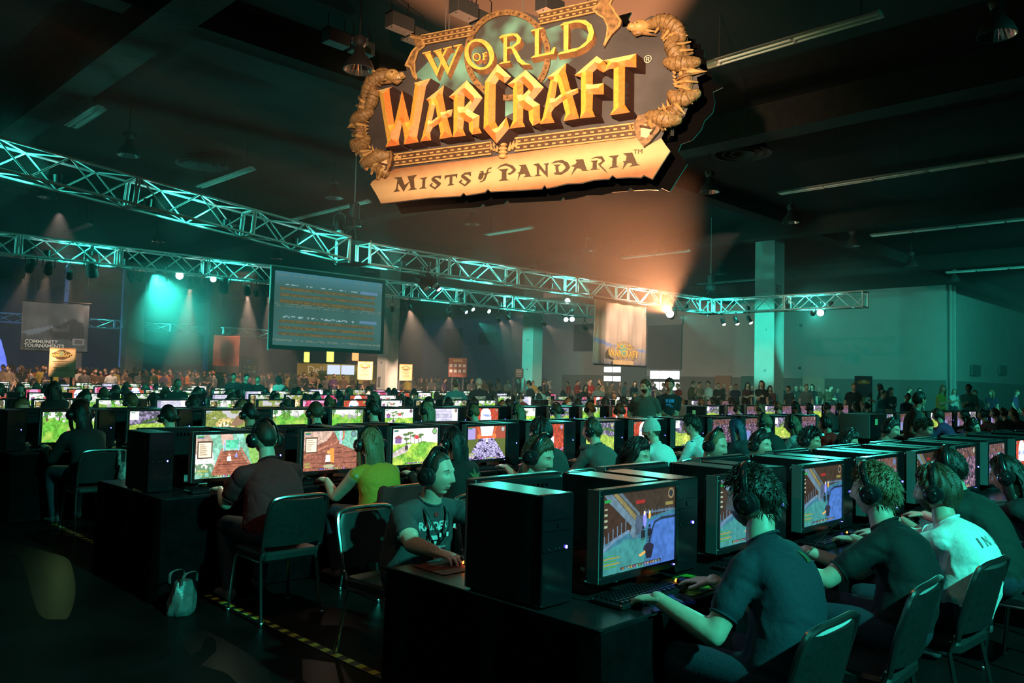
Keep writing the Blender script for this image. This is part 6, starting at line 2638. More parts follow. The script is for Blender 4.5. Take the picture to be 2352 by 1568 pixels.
def add_head_parts(o, sp, hc, RH, lo=False, seed=1):
    Mh = Matrix.Translation(hc) @ RH.to_4x4()
    if sp['hair'] in ('beanie', 'cap'):
        key = (sp['hair'],)
        if key not in HAIRC:
            HAIRC[key] = hat_mesh(sp['hair']).mesh(sp['hair'], M_knit if sp['hair'] == 'beanie' else M_capc, 60)
        q = obj('knit_hat' if sp['hair'] == 'beanie' else 'cap', HAIRC[key], o)
        q.matrix_basis = Mh
    if sp['hair'] != 'bald':
        st = sp['hair'] if sp['hair'] not in ('beanie', 'cap') else 'buzz'
        key = (st, sp['hairc'], seed % 4 if lo else seed, lo)
        if key not in HAIRC:
            HAIRC[key] = hair_mesh(st, seed, lo).mesh('hair', HAIRM[sp['hairc']], True)
        q = obj('hair', HAIRC[key], o)
        q.matrix_basis = Mh
        if st in ('long', 'pony', 'bob'):
            m = MB()
            top, L = hc + RH @ Vector((0, -.055, .03)), {'long': .42, 'pony': .30, 'bob': .17}[st]
            w = .085 if st != 'pony' else .028
            g = np.random.default_rng(seed)
            pth = smoothpath([top, hc + RH @ Vector((0, -.085, -.05)), Vector((hc.x, hc.y - .115, hc.z - .05 - L * .5)), Vector((hc.x + .01, hc.y - .125, hc.z - .05 - L))], 5)
            n = len(pth)
            m.tube(pth, [(w * (1 - .35 * k / n), (.045 if st != 'pony' else .022) * (1 - .6 * k / n)) for k in range(n)], 14, (1, 0, 0))
            for _ in range(40 if lo else 130):
                a = (g.random() - .5) * 2
                off = Vector((a * w * 1.02, -.02 * g.random() - .012 * (1 - a * a), 0))
                e_ = n - 1 - int(g.random() * 3)
                pts = [pth[i] + off * (1 - .3 * i / n) + Vector((g.normal() * .004, g.normal() * .003, 0)) for i in range(1, e_, 2)]
                m.tube(pts, [.006] * (len(pts) - 1) + [.0015], 4, (1, 0, 0), cap=False)
            if st != 'pony':
                for sd in (-1, 1):
                    a0 = hc + RH @ Vector((sd * .070, .020, .060))
                    a1 = hc + RH @ Vector((sd * .092, .000, -.03))
                    m.tube(smoothpath([a0, a1, Vector((a1.x, a1.y - .025, hc.z - .05 - L * .45)), Vector((a1.x * .9 + hc.x * .1, a1.y - .05, hc.z - .05 - L * .75))], 4), [(.034, .014)] * 8 + [(.03, .012)] * 4 + [(.012, .006)], 10, (0, 1, 0))
            m.build('hair_length', HAIRM[sp['hairc']], o, True)
    if sp['beard'] and not lo:
        m = MB()
        th = np.linspace(-1.25, 1.25, 30)
        rings = []
        for j in range(10):
            z = -.035 - .009 * j
            ph = np.full(30, math.asin(max(-.985, z / .12)))
            x, y, zz = head_base(th, ph)
            k = 1 + .05 * math.sin(math.pi * (j + .4) / 10.5) + .012 * np.sin(th * 31 + j * 2)
            hole = (np.abs(x) < .017) & (zz > -.074) & (zz < -.056)
            k = np.where(hole, .97, k)
            rings.append(np.stack([x * k, y * k + .004, zz], -1))
        vs = np.concatenate(rings)
        m.add([tuple(p) for p in vs], [(j * 30 + i, j * 30 + i + 1, (j + 1) * 30 + i + 1, (j + 1) * 30 + i) for j in range(9) for i in range(29)])
        q = m.build('beard', HAIRM[sp['hairc']], o, True)
        q.matrix_basis = Mh
    if not lo:
        m = MB()
        for s in (-1, 1):
            m.tube([(s * .014, .0905, .029), (s * .030, .0875, .0335), (s * .048, .0745, .028)], [.0035, .004, .002], 6)
        q = m.build('eyebrows', HAIRM[sp['hairc'] if sp['hair'] != 'bald' else 'brown'], o, True)
        q.matrix_basis = Mh
        q['kind'] = 'stuff'
        for s in (-1, 1):
            q = obj('eye', ME_EYE, o)
            q.matrix_basis = Mh @ Matrix.Translation((s * .031, .0688, .0082))
    if sp['glasses'] and not lo:
        m = MB()
        for s in (-1, 1):
            m.tube([(s * .031 + .021 * math.cos(a), .096, .006 + .016 * math.sin(a)) for a in np.linspace(0, 6.283, 17)], .0022, 5, (0, 1, 0))
            m.tube([(s * .052, .094, .010), (s * .080, .0, .006)], .002, 5)
        m.tube([(-.010, .097, .008), (.010, .097, .008)], .002, 5)
        q = m.build('glasses', M_black, o, True)
        q.matrix_basis = Mh
    if sp['headset']:
        if lo:
            q = obj('headset', ME_HSLO, o)
            q.matrix_basis = Mh @ Matrix.Scale(1.07, 4)
        else:
            q = obj('headset', ME_BAND, o)
            tilt = Matrix.Rotation(sp.get('hs_tilt', 0), 4, 'X')
            q.matrix_basis = Mh @ tilt @ Matrix.Scale(1.08, 4)
            for c in ME_CUPS:
                obj('ear_cup', c, q)


def mats_for(sp):
    return [SKIN[sp['skin']], M_shirt, PANTS[sp['pants']], M_shoe, M_lip]


PSEED = [0]


def person(label, u, v, far, color, group='players at the desks', turn=0.0, worldhands=None, **kw):
    """Unique person placed so that the head centre stands over (u, v)."""
    sp = dict(DEF)
    sp.update(kw)
    PSEED[0] += 1
    hip, spine, d, back, N, hc = skeleton(sp)
    rz = (RZF if far else RZN) + turn
    off = Matrix.Rotation(rz, 3, 'Z') @ Vector((hc.x, hc.y, 0))
    loc = P(u, v) - off
    if worldhands:
        inv = (Matrix.Translation(loc) @ Matrix.Rotation(rz, 4, 'Z')).inverted()
        for key, (a, b_, z) in worldhands.items():
            sp[key] = tuple(inv @ P(a, b_, z))
    vv, ff, fm, hc, RH = make_body(sp)
    o = obj('person', np_mesh('person', vv, ff, fm, mats_for(sp)), None, loc, (0, 0, rz))
    o.color = (*color, 1)
    tag(o, label, 'person', group)
    add_head_parts(o, sp, hc, RH, sp['voxel'] > .016, PSEED[0])
    return o, sp, hc, RH


# ------------------------------------------------------------------ chairs
M_chrome = mat('chrome_tube', (.8, .8, .8), .26, 1.0, var=.03)
M_vinyl = mat('dark_vinyl', (.014, .017, .017), .45, var=.2, scale=40, bump=.05)
SEATZ, BACKZ = .455, .815
mb = MB()
mb.rbox((0, .01, SEATZ - .03), (.42, .43, .065), .05)
ME_CSEAT = mb.mesh('seat', M_vinyl, 30)
mb = MB()
rings = []
for k in range(9):
    w = k / 8
    z = SEATZ + .045 + (BACKZ - SEATZ - .055) * w
    y = -.205 - .075 * w
    hw = .205 * (1 if w < .75 else math.sqrt(max(.02, 1 - ((w - .75) / .26) ** 2)) * .18 + .82)
    th = .022
    rings.append([(hw * math.cos(a) if abs(math.cos(a)) > .2 else hw * math.cos(a), y + .03 * (1 - (math.cos(a)) ** 2) * -.6 + th * math.sin(a), z) for a in np.linspace(0, 2 * math.pi, 20, endpoint=False)])
mb.loft(rings, True)
ME_CBACK = mb.mesh('backrest', M_vinyl, 50)
mb = MB()
mb.tube(smoothpath([(-.215, -.20, SEATZ + .02), (-.218, -.225, SEATZ + .15), (-.212, -.275, BACKZ - .035), (-.16, -.292, BACKZ + .008), (0, -.300, BACKZ + .014), (.16, -.292, BACKZ + .008), (.212, -.275, BACKZ - .035), (.218, -.225, SEATZ + .15), (.215, -.20, SEATZ + .02)], 5), .0135, 8, (0, 1, 0))
ME_CFRAME = mb.mesh('back_frame', M_chrome, True)
ME_CLEG = []
for s in (-1, 1):
    mb = MB()
    mb.tube([(s * .20, .17, SEATZ - .05), (s * .205, .19, SEATZ - .08), (s * .225, .225, .012)], .0115, 8, (1, 0, 0))
    mb.tube([(s * .225, .225, .018), (s * .225, .225, .003)], .014, 8, (1, 0, 0))
    ME_CLEG.append(mb.mesh('leg', M_chrome, True))
    mb = MB()
    mb.tube([(s * .212, -.19, SEATZ + .03), (s * .205, -.16, SEATZ - .055), (s * .225, -.235, .012)], .0115, 8, (1, 0, 0))
    mb.tube([(s * .225, -.235, .018), (s * .225, -.235, .003)], .014, 8, (1, 0, 0))
    ME_CLEG.append(mb.mesh('leg', M_chrome, True))
ME_CRAIL = []
for s in (-1, 1):
    mb = MB()
    mb.tube([(s * .20, .17, SEATZ - .06), (s * .203, -.16, SEATZ - .058)], .0105, 8, (1, 0, 0))
    ME_CRAIL.append(mb.mesh('seat_rail', M_chrome, True))


def chair(u, v, far, label, turn=0.0):
    o = thing('stacking_chair', label, 'chair', P(u, v), (RZF if far else RZN) + turn, 'chrome framed chairs at the desks')
    obj('seat', ME_CSEAT, o)
    obj('backrest', ME_CBACK, o)
    obj('back_frame', ME_CFRAME, o)
    for m in ME_CLEG:
        obj('leg', m, o)
    for m in ME_CRAIL:
        obj('seat_rail', m, o)
    return o
# ------------------------------------------------------------------ people in the near rows
def person_px(label, x, y, v, far, color, **kw):
    """Head seen at picture (x, y), standing over floor line v."""
    p = at_v(x, y, v)
    u = uv_of(p)[0]
    kw.setdefault('hz', p.z)
    return person(label, u, v, far, color, **kw) + (u,)


def decal(name, o, me, origin, xd, yd, mt, lift=.005, back=.12):
    """Lay flat print on a garment: each point is dropped onto the body's surface."""
    bvh = BVHTree.FromPolygons([v.co.copy() for v in o.data.vertices], [tuple(p.vertices) for p in o.data.polygons])
    xd, yd = Vector(xd).normalized(), Vector(yd).normalized()
    n = xd.cross(yd).normalized()
    bm = bmesh.new()
    bm.from_mesh(me)
    bmesh.ops.triangulate(bm, faces=bm.faces[:])
    for _ in range(4):
        es = [e for e in bm.edges if e.calc_length() > .014]
        if not es:
            break
        bmesh.ops.subdivide_edges(bm, edges=es, cuts=1)
        bmesh.ops.triangulate(bm, faces=bm.faces[:])
    bm.to_mesh(me)
    bm.free()
    for v in me.vertices:
        q = Vector(origin) + xd * v.co.x + yd * v.co.y + n * back
        hit = bvh.ray_cast(q, -n, back + .3)
        v.co = (hit[0] + n * lift) if hit[0] is not None else Vector(origin) + xd * v.co.x + yd * v.co.y
    me.materials.clear()
    me.materials.append(mt)
    return obj(name, me, o)


def rect_mesh(x0, y0, x1, y1, n=6):
    mb = MB()
    vs = [(x0 + (x1 - x0) * i / n, y0 + (y1 - y0) * j / n, 0) for j in range(n + 1) for i in range(n + 1)]
    mb.add(vs, [(j * (n + 1) + i, j * (n + 1) + i + 1, (j + 1) * (n + 1) + i + 1, (j + 1) * (n + 1) + i) for j in range(n) for i in range(n)])
    return mb.mesh('print', M_white)


def poly_mesh(pts):
    v, f = flat_poly([Vector(p) for p in pts])
    me = bpy.data.meshes.new('print')
    me.from_pydata([(p.x, p.y, 0) for p in v], [], f)
    return me


def lanyard(o, sp, hc, badge=True):
    """Printed ribbon round the neck with a badge resting on the chest."""
    hip, spine, d, back, N, _ = skeleton(sp)
    fw = -back
    r = MB()
    low = spine(.52) + fw * (.145 * sp['fat'])
    for s in (-1, 1):
        pts = smoothpath([N + Vector((0, -.075, .015)), N + Vector((s * .068, -.03, .012)), N + Vector((s * .075, .05, -.03)), spine(.84) + fw * .135 + Vector((s * .06, 0, 0)), spine(.68) + fw * (.150 * sp['fat']) + Vector((s * .022, 0, 0)), low], 4)
        r.tube(pts, [(.009, .0016)] * len(pts), 6, (1, 0, 0))
    la = r.build('lanyard', M_black, o)
    if badge:
        m = MB()
        m.rbox(tuple(low + fw * .012 + Vector((0, 0, -.05))), (.085, .004, .10), .006, axis=1)
        m.build('badge', mat('badge_card', (.55, .62, .58), .35, var=.2, scale=30), la)
        for s in (-1, 1):
            for k in range(2):
                c = (spine(.84).lerp(spine(.68), k * .8)) + fw * (.158 * sp['fat']) + Vector((s * (.055 - .03 * k), 0, 0))
                m = MB()
                m.box(tuple(c), (.014, .002, .022))
                m.build('woven_mark', M_white, la)
    return la


NF, FF = 'near side', 'far side'
# front row, near side: seen from behind on the right
p1, sp1, hc1, rh1, u1 = person_px('bearded player in dark slate T-shirt, first seat, near side of front desk row', 1728, 1146, -.20, False, (.011, .022, .036), side=.26, lean=.30, voxel=.010, fine=True, hair='messy', hairc='dark', beard=True, yaw=.18, pitch=.22,
        worldhands={'hl': (.33, -.01, .785), 'hr': (.76, .0, .785)}, slouch=.07, curl=(.7, .55), dl=(.05, 1, -.15), dr=(-.15, 1, -.08))
p2, sp2, hc2, rh2, u2 = person_px('player in black T-shirt with light spiky hair, second seat, near side of front desk row', 2008, 1128, -.30, False, (.004, .004, .005), lean=.28, side=.28, voxel=.010, fine=True, hair='messy', hairc='light', yaw=.10, pitch=.05, hs_tilt=-.35,
        worldhands={'hl': (1.30, .02, .785), 'hr': (1.72, .03, .785)}, sleeve='short', slouch=.07)
p3, sp3, hc3, rh3, u3 = person_px('player in white T-shirt with curly hair, third seat, near side of front desk row', 2150, 1128, -.40, False, (.85, .86, .84), lean=.28, side=.30, voxel=.010, fine=True, hair='curly', hairc='brown', yaw=.10, pitch=.12, beard=True,
        worldhands={'hl': (2.24, .00, .785), 'hr': (2.62, .03, .785)}, slouch=.08, fat=1.08)
p4, sp4, hc4, rh4, u4 = person_px('player in dark green shirt, fourth seat, near side of front desk row', 2178, 1078, -.22, False, (.010, .022, .018), lean=.5, voxel=.012, hair='short', hairc='dark', yaw=.15, worldhands={'hl': (3.15, .05, .785), 'hr': (3.55, .05, .785)})
p5, sp5, hc5, rh5, u5 = person_px('player in black jacket with red collar, fifth seat, near side of front desk row', 2312, 1092, -.34, False, (.012, .011, .012), lean=.48, voxel=.012, fine=True, hair='bob', hairc='dark', sleeve='long', yaw=.1, pitch=.3, worldhands={'hl': (4.05, .05, .785), 'hr': (4.42, .04, .785)})
lanyard(p1, sp1, hc1, False)
lanyard(p3, sp3, hc3, False)
decal('shirt_print', p1, rect_mesh(-.026, -.035, .026, .035), (.05, .03, .96), (1, 0, 0), (0, .4, 1), mat('olive_patch', (.10, .14, .02), .8, var=.5, scale=60), .003, -.3) if False else None
bk = skeleton(sp1)
me = rect_mesh(-.017, -.023, .017, .023)
decal('shirt_print', p1, me, bk[1](.84) + bk[3] * .10 + Vector((.03, 0, 0)), (1, 0, 0), bk[2], mat('olive_patch', (.05, .075, .012), .8, var=.5, scale=60))
bk = skeleton(sp3)
me = text_mesh('IN U', .075, 0, 'CENTER', 1.5)
decal('shirt_print', p3, me, bk[1](.74) + bk[3] * .12 + Vector((-.03, 0, 0)), (1, 0, 0), bk[2], mat('grey_print', (.18, .19, .19), .8))

# front row, far side: faces towards the camera's right
r1, spr, hcr, rhr, ur = person_px('heavyset player in charcoal lettered T-shirt with lanyard, first seat, far side of front row', 1005, 1088, 1.62, True, (.060, .052, .055), lean=.30, voxel=.010, fine=True, hair='buzz', hairc='dark', fat=1.22, sw=.19, yaw=.30, pitch=.05, jaw=.7,
        worldhands={'hl': (1.02, 1.02, .79), 'hr': (.21, 1.20, .785)}, curl=(.8, .9), dr=(-.35, 1, -.12), slouch=.03)
lanyard(r1, spr, hcr)
fk = skeleton(spr)
fw = -fk[3]
org = fk[1](.60) + fw * .17
me = text_mesh('RAIDERS', .058, 0, 'CENTER', 1.02, .0025)
decal('shirt_print', r1, me, org + Vector((0, 0, .06)), (-1, 0, 0), fk[2], mat('silver_print', (.62, .64, .64), .6))
me = poly_mesh([(-.034, .04), (.034, .04), (.036, .0), (.02, -.036), (0, -.046), (-.02, -.036), (-.036, .0)])
q = decal('shirt_emblem', r1, me, org + Vector((0, 0, -.035)), (-1, 0, 0), fk[2], mat('silver_print', (.62, .64, .64), .6))
me = poly_mesh([(-.029, .018), (.029, .018), (.030, .0), (.016, -.030), (0, -.039), (-.016, -.030), (-.030, .0)])
decal('emblem_field', r1, me, org + Vector((0, 0, -.035)), (-1, 0, 0), fk[2], M_black, .0065)
me = poly_mesh([(-.010, .010), (.010, .010), (.012, -.006), (.006, -.022), (-.006, -.022), (-.012, -.006)])
decal('emblem_face', r1, me, org + Vector((0, 0, -.035)), (-1, 0, 0), fk[2], mat('silver_print', (.62, .64, .64), .6), .008)
me = poly_mesh([(-.014, -.012), (.014, -.012), (.014, .012), (-.014, .012)])
decal('shirt_tag', r1, me, org + Vector((0, 0, .125)), (-1, 0, 0), fk[2], mat('red_print', (.45, .02, .02), .7))

FR = [  # x, y, words, colour, extras
    (1236, 1046, 'player with short brown hair looking down, second seat', (.020, .024, .026), dict(hair='short', hairc='brown', pitch=.38, yaw=.35, fine=False, voxel=.010)),
    (1462, 1046, 'dark haired woman without headset, third seat', (.03, .03, .035), dict(hair='bob', hairc='black', headset=False, pitch=.25, yaw=.15)),
    (1642, 1022, 'player with close cropped fair hair, fourth seat', (.45, .5, .48), dict(hair='buzz', hairc='light', pitch=.28, yaw=.1)),
    (1746, 1022, 'pale faced player with black hair, fifth seat', (.30, .33, .33), dict(hair='short', hairc='black', pitch=.12, yaw=-.05)),
    (1860, 1012, 'player in checkered shirt with spiky black hair, sixth seat', (.20, .21, .21), dict(hair='messy', hairc='black', skin='tan', pitch=.2, yaw=.05)),
    (1948, 1014, 'dark haired player bent low, seventh seat', (.02, .02, .02), dict(hair='bob', hairc='black', skin='tan', pitch=.4)),
    (2045, 985, 'player with dark hair and light skin, eighth seat', (.05, .06, .06), dict(hair='short', hairc='dark', pitch=.3)),
    (2122, 985, 'player with brown hair, ninth seat', (.06, .08, .10), dict(hair='messy', hairc='brown', headset=False, pitch=.3)),
    (2232, 982, 'player with glasses and receding hair, tenth seat', (.2, .2, .16), dict(hair='short', hairc='dark', pitch=.2, glasses=True)),
]
for x, y, wd_, c, ex in FR:
    d = dict(voxel=.014, lean=.34)
    d.update(ex)
    person_px(wd_ + ', far side of front desk row', x, y, 1.66, True, c, **d)

SR = [  # second row, near side: backs to the camera
    (608, 1008, 'broad player in dark red T-shirt, first seat', (.15, .008, .012), dict(hair='buzz', hairc='dark', fat=1.25, sw=.20, voxel=.010, lean=.25, fine=True)),
    (850, 1020, 'woman in yellow top with long fair hair, second seat', (.55, .26, .02), dict(hair='long', hairc='light', sleeve='none', voxel=.010, lean=.22, yaw=-.25)),
    (1040, 1018, 'long haired player in black printed shirt, third seat', (.010, .010, .010), dict(hair='long', hairc='black', sleeve='long', lean=.2)),
    (1242, 992, 'curly dark haired player in black shirt, fourth seat', (.03, .035, .035), dict(hair='curly', hairc='black')),
    (1360, 990, 'player in grey hooded sweatshirt, fifth seat', (.085, .078, .072), dict(hair='short', hairc='brown', sleeve='long', yaw=.35, fat=1.08)),
    (1496, 990, 'player in white top and pale knitted hat, sixth seat', (.60, .64, .62), dict(hair='beanie', hairc='brown', headset=False, sleeve='long', yaw=.3, beard=True)),
    (1588, 978, 'player in white striped tracksuit top, seventh seat', (.62, .68, .68), dict(hair='messy', hairc='dark', headset=False, sleeve='long', lean=.5, yaw=.3)),
    (1690, 985, 'player with long blue black hair, eighth seat', (.02, .02, .025), dict(hair='long', hairc='blue', headset=False, sleeve='long')),
    (1755, 972, 'fair haired player in black top, ninth seat', (.015, .015, .015), dict(hair='short', hairc='light', sleeve='long', yaw=.1)),
    (1818, 975, 'brown haired player in checked shirt, tenth seat', (.35, .36, .36), dict(hair='bob', hairc='light', sleeve='long', yaw=.3)),
    (1895, 975, 'dark haired player in bright red shirt, eleventh seat', (.55, .012, .008), dict(hair='short', hairc='black', sleeve='long', lean=.45, yaw=.3)),
]
for x, y, wd_, c, ex in SR:
    d = dict(voxel=.014, lean=.32)
    d.update(ex)
    o_, sp_, hc_, rh_, u_ = person_px(wd_ + ', near side of second desk row', x, y, 3.52, False, c, **d)
    if 'hooded' in wd_:
        m = MB()
        m.tube(smoothpath([hc_ + Vector((-.11, .03, -.17)), hc_ + Vector((-.10, -.06, -.16)), hc_ + Vector((0, -.15, -.20)), hc_ + Vector((.10, -.06, -.16)), hc_ + Vector((.11, .03, -.17))], 5), [(.035, .045)] * 21, 10)
        m.build('hood', mat('grey_fleece', (.085, .078, .072), .9, bump=.1), o_, True)
    if 'striped' in wd_:
        hip_, spine_, d_, back_, N_, _ = skeleton(sp_)
        m = MB()
        S_ = spine_(.86) + Vector((-.172, .015, -.012))
        E2, T2 = ik(S_, sp_['hl'], .285, .255, Vector((-.34, -.55, -.8)))
        m.tube([S_ + Vector((-.01, -.03, .055)), E2 + Vector((-.025, -.045, .03)), T2 + Vector((-.01, -.025, .035))], [(.018, .006)] * 3, 8)
        m.build('sleeve_stripe', mat('navy_stripe', (.02, .05, .09), .8), o_, True)
    if 'black printed' in wd_:
        hip_, spine_, d_, back_, N_, _ = skeleton(sp_)
        me = poly_mesh([(0, .10), (.02, .04), (.07, .06), (.03, .0), (.05, -.08), (.01, -.03), (0, -.12), (-.01, -.03), (-.05, -.08), (-.03, .0), (-.07, .06), (-.02, .04)])
        decal('shirt_print', o_, me, spine_(.55) + back_ * .13 + Vector((.05, 0, 0)), (1, 0, 0), d_, mat('dull_gold_print', (.14, .13, .05), .8, var=.5, scale=60))

# chairs that show
CH = [(0, .44, -.37, .0), (0, 1.28, -.40, .05), (0, 2.04, -.46, -.05), (0, 3.25, -.66, .0), (0, 4.2, -.72, .0)]
for i, (k, u, v, t) in enumerate(CH):
    chair(u, v, False, 'chrome framed dark chair, %s' % wh(0, i, False), t)
for i in range(8):
    chair((.50, 1.40, 2.32, 3.38, 4.25, 5.25, 6.1, 7.15)[i], 3.24, False, 'chrome framed dark chair, %s' % wh(1, i, False), (.0, .05, -.04)[i % 3])
for i in range(6):
    chair((.58, 1.5, 2.42, 3.4, 4.3, 5.2)[i], 2.02, True, 'chrome framed dark chair, %s' % wh(0, i, True), (.05, -.05, .03)[i % 3])
for i in range(3):
    chair(us(i), 7.12, False, 'chrome framed dark chair, %s' % wh(2, i, False), (.0, .05, -.04)[i % 3])

# ------------------------------------------------------------------ prototypes for everyone further back
CN = {'black': (.012, .012, .013), 'charcoal': (.04, .04, .045), 'grey': (.16, .16, .16), 'white': (.60, .62, .60), 'navy': (.015, .03, .08), 'red': (.30, .015, .015), 'green': (.03, .12, .06), 'brown': (.10, .055, .03), 'teal': (.02, .16, .16), 'tan': (.30, .21, .13),
      'blue': (.05, .10, .28), 'purple': (.12, .05, .16), 'olive': (.10, .10, .03), 'maroon': (.11, .015, .02), 'yellow': (.45, .35, .05), 'orange': (.5, .16, .03)}
LOOKS = [dict(hair='short', hairc='dark'), dict(hair='messy', hairc='brown'), dict(hair='long', hairc='dark', fat=.92), dict(hair='short', hairc='black', skin='tan'), dict(hair='buzz', hairc='brown', fat=1.15), dict(hair='long', hairc='light', fat=.92),
         dict(hair='short', hairc='ginger'), dict(hair='bob', hairc='black', skin='tan'), dict(hair='short', hairc='black', skin='brown')]
STAND = [dict(hl=(-.25, .10, .83), hr=(.25, .12, .84)), dict(hl=(-.10, .26, 1.12), hr=(.12, .26, 1.12), sleeve='long'), dict(hl=(-.24, .08, .82), hr=(.06, .30, 1.22))]
PROTO = {}


def proto(kind, i):
    key = (kind, i)
    if key not in PROTO:
        sp = dict(DEF)
        sp.update(voxel=.024 if kind != 'mass' else .045, headset=(kind == 'sit'))
        sp.update(LOOKS[i % len(LOOKS)])
        if kind == 'sit':
            sp.update(lean=.28 + .06 * (i % 3), hz=1.13, pitch=.18, yaw=(.15, -.1, .3)[i % 3], sleeve='long' if i % 2 else 'short')
        else:
            sp.update(seated=False, lean=.04, slouch=.02, hz=1.56 + .03 * (i % 3), pitch=.05, yaw=(.0, .5, -.5)[i % 3], **STAND[i % 3])
        vv, ff, fm, hc, RH = make_body(sp)
        PROTO[key] = (np_mesh('person', vv, ff, fm, mats_for(sp)), sp, hc, RH)
    return PROTO[key]


def copy_person(kind, i, loc, rz, label, color, group, scale=1.0):
    me, sp, hc, RH = proto(kind, i)
    o = obj('person', me, None, loc, (0, 0, rz))
    o.scale = (scale,) * 3
    o.color = (*color, 1)
    tag(o, label, 'person', group)
    add_head_parts(o, sp, hc, RH, True, i)
    return o


g = np.random.default_rng(21)
TOPS = ['black', 'charcoal', 'grey', 'black', 'white', 'navy', 'maroon', 'charcoal', 'green', 'brown', 'teal', 'black', 'red', 'purple']
T2N = {0: None, 1: (.03, .03, .04), 2: None}
npers = 0
FIX2 = {0: ('black', 7), 1: ('navy', 0), 2: ('teal', 3), 3: ('black', 1), 4: ('red', 0), 5: ('charcoal', 5), 6: ('maroon', 6), 7: ('brown', 5), 8: ('navy', 4), 9: ('charcoal', 6), 10: ('black', 1)}
for k, i, u, v0 in STN:
    sides = []
    if k >= 2 or i >= NA:
        sides.append(False)
    if k >= 2 and k <= 5 and i < NA:
        sides.append(True)
    for far in sides:
        if i == NA and k in (1, 2):
            continue
        full = (k == 2 and not far)
        if not full and g.random() > (.5 if far else .80) * (1 if k < 6 else .5):
            continue
        top, lk = FIX2.get(i, ('grey', i % 9)) if full else (TOPS[int(g.integers(len(TOPS)))], int(g.integers(9)))
        hy = proto('sit', lk)[2].y
        v = v0 - .42 - hy if not far else v0 + ROWW + .42 + hy
        if any(abs(u - a_) < .8 and abs(v - b_) < .9 for a_, b_ in PILLARS):
            continue
        copy_person('sit', lk, P(u + g.normal() * .05, v + g.normal() * .04), (RZF if far else RZN) + g.normal() * .15, 'player in %s top, %s' % (top, wh(k, i, far)), CN[top], 'players at the desks', 1 + g.normal() * .02)
        npers += 1

# ------------------------------------------------------------------ people standing among the rows
def stander(x, y, v, label, color, look, rz, kind='stand'):
    p = at_v(x, y, v)
    me, sp, hc, RH = proto(kind, look)
    s = p.z / hc.z
    q = Vector((p.x, p.y, 0)) - Matrix.Rotation(rz, 3, 'Z') @ Vector((hc.x * s, hc.y * s, 0))
    return copy_person(kind, look, q, rz, label, color, 'people standing among the rows', s)


sf = at_v(2112, 918, 2.45)
st, sps, hcs, rhs, _ = person_px('man in dark STAFF T-shirt standing in the aisle behind the front row players', 2112, 918, 2.45, True, (.035, .036, .038), seated=False, lean=.05, slouch=.02, hair='short', hairc='black', skin='tan', headset=False, voxel=.014, yaw=.55, pitch=.05,
                                   hl=(-.26, .12, .85), hr=(.26, .12, .85), turn=.5, fat=1.1, group='people standing among the rows')
fk = skeleton(sps)
me = text_mesh('STAFF', .11, 0, 'CENTER', 1.05, .004)
decal('shirt_print', st, me, fk[1](.72) - fk[3] * .16, (-1, 0, 0), fk[2], M_white)
lanyard(st, sps, hcs, False)
o_, sp_, *_ = person_px('bearded man in brown grey T-shirt standing with hand on hip', 1482, 888, 6.35, True, (.115, .085, .070), seated=False, lean=.02, slouch=.03, hair='short', hairc='brown', beard=True, headset=False, voxel=.014, fat=1.2, yaw=-.8, hl=(-.22, .16, .95), hr=(.22, .05, .98), turn=-.9, group='people standing among the rows')
o_, sp_, *_ = person_px('tall man in dark polo shirt with blue print, hands held at his belt', 1538, 884, 6.3, True, (.020, .022, .028), seated=False, lean=.03, slouch=.02, hair='short', hairc='dark', headset=False, voxel=.014, yaw=-.3, skin='tan', hl=(-.05, .27, 1.08), hr=(.06, .27, 1.08), turn=-.8, group='people standing among the rows')
fk = skeleton(sp_)
for dx, t_, w_, h_ in ((-.05, .78, .022, .030), (.0, .77, .016, .034), (.05, .78, .026, .028), (-.02, .64, .045, .012), (.03, .58, .03, .010)):
    decal('shirt_print', o_, rect_mesh(-w_, -h_, w_, h_, 2), fk[1](t_) - fk[3] * .15 + Vector((-dx, 0, 0)), (-1, 0, 0), fk[2], mat('blue_print', (.03, .30, .75), .7))
for x, y, c, lab in ((1046, 884, (.03, .22, .24), 'man in teal T-shirt with back print standing among the far rows'), (1100, 880, (.015, .02, .03), 'large man in black T-shirt with back print standing among the far rows')):
    o_, sp_, *_ = person_px(lab, x, y, 13.4, False, c, seated=False, lean=.03, slouch=.02, hair='short', hairc='brown' if x < 1050 else 'grey', headset=False, voxel=.018, fat=1.15 if x < 1050 else 1.35, hl=(-.30, .12, .9), hr=(.30, .12, .9), turn=-.5, group='people standing among the rows')
    fk = skeleton(sp_)
    for j, t in enumerate(("DON'T", 'WORRY')):
        decal('shirt_print', o_, text_mesh(t, .085, 0, 'CENTER', 1.0, .005), fk[1](.52 - .17 * j) + fk[3] * .16, (1, 0, 0), fk[2], M_white)
stander(125, 893, 10.7, 'dark haired woman in black standing between the left rows', (.008, .008, .008), 2, R(60))
stander(640, 872, 22.6, 'long haired woman in pale top standing beyond the rows', (.62, .68, .66), 2, R(40))
stander(537, 866, 22.6, 'man in dark jacket standing beyond the rows, first of three', (.012, .012, .014), 3, R(200))
stander(566, 868, 22.6, 'man in dark jacket standing beyond the rows, second of three', (.012, .012, .014), 0, R(220))
stander(592, 872, 22.6, 'man in dark jacket standing beyond the rows, third of three', (.014, .014, .016), 6, R(190))
stander(408, 882, 14.6, 'man in grey green shirt standing between the rows', (.05, .08, .07), 4, R(190))
stander(1215, 882, 17.5, 'man in dark top standing beside the rear rows', (.02, .03, .04), 0, R(60))
stander(1240, 895, 16.0, 'man in pale teal shirt standing beside the rear rows', (.35, .55, .52), 3, R(30))
stander(1345, 890, 18.0, 'woman with long dark hair standing under the banner', (.012, .012, .013), 2, R(230))
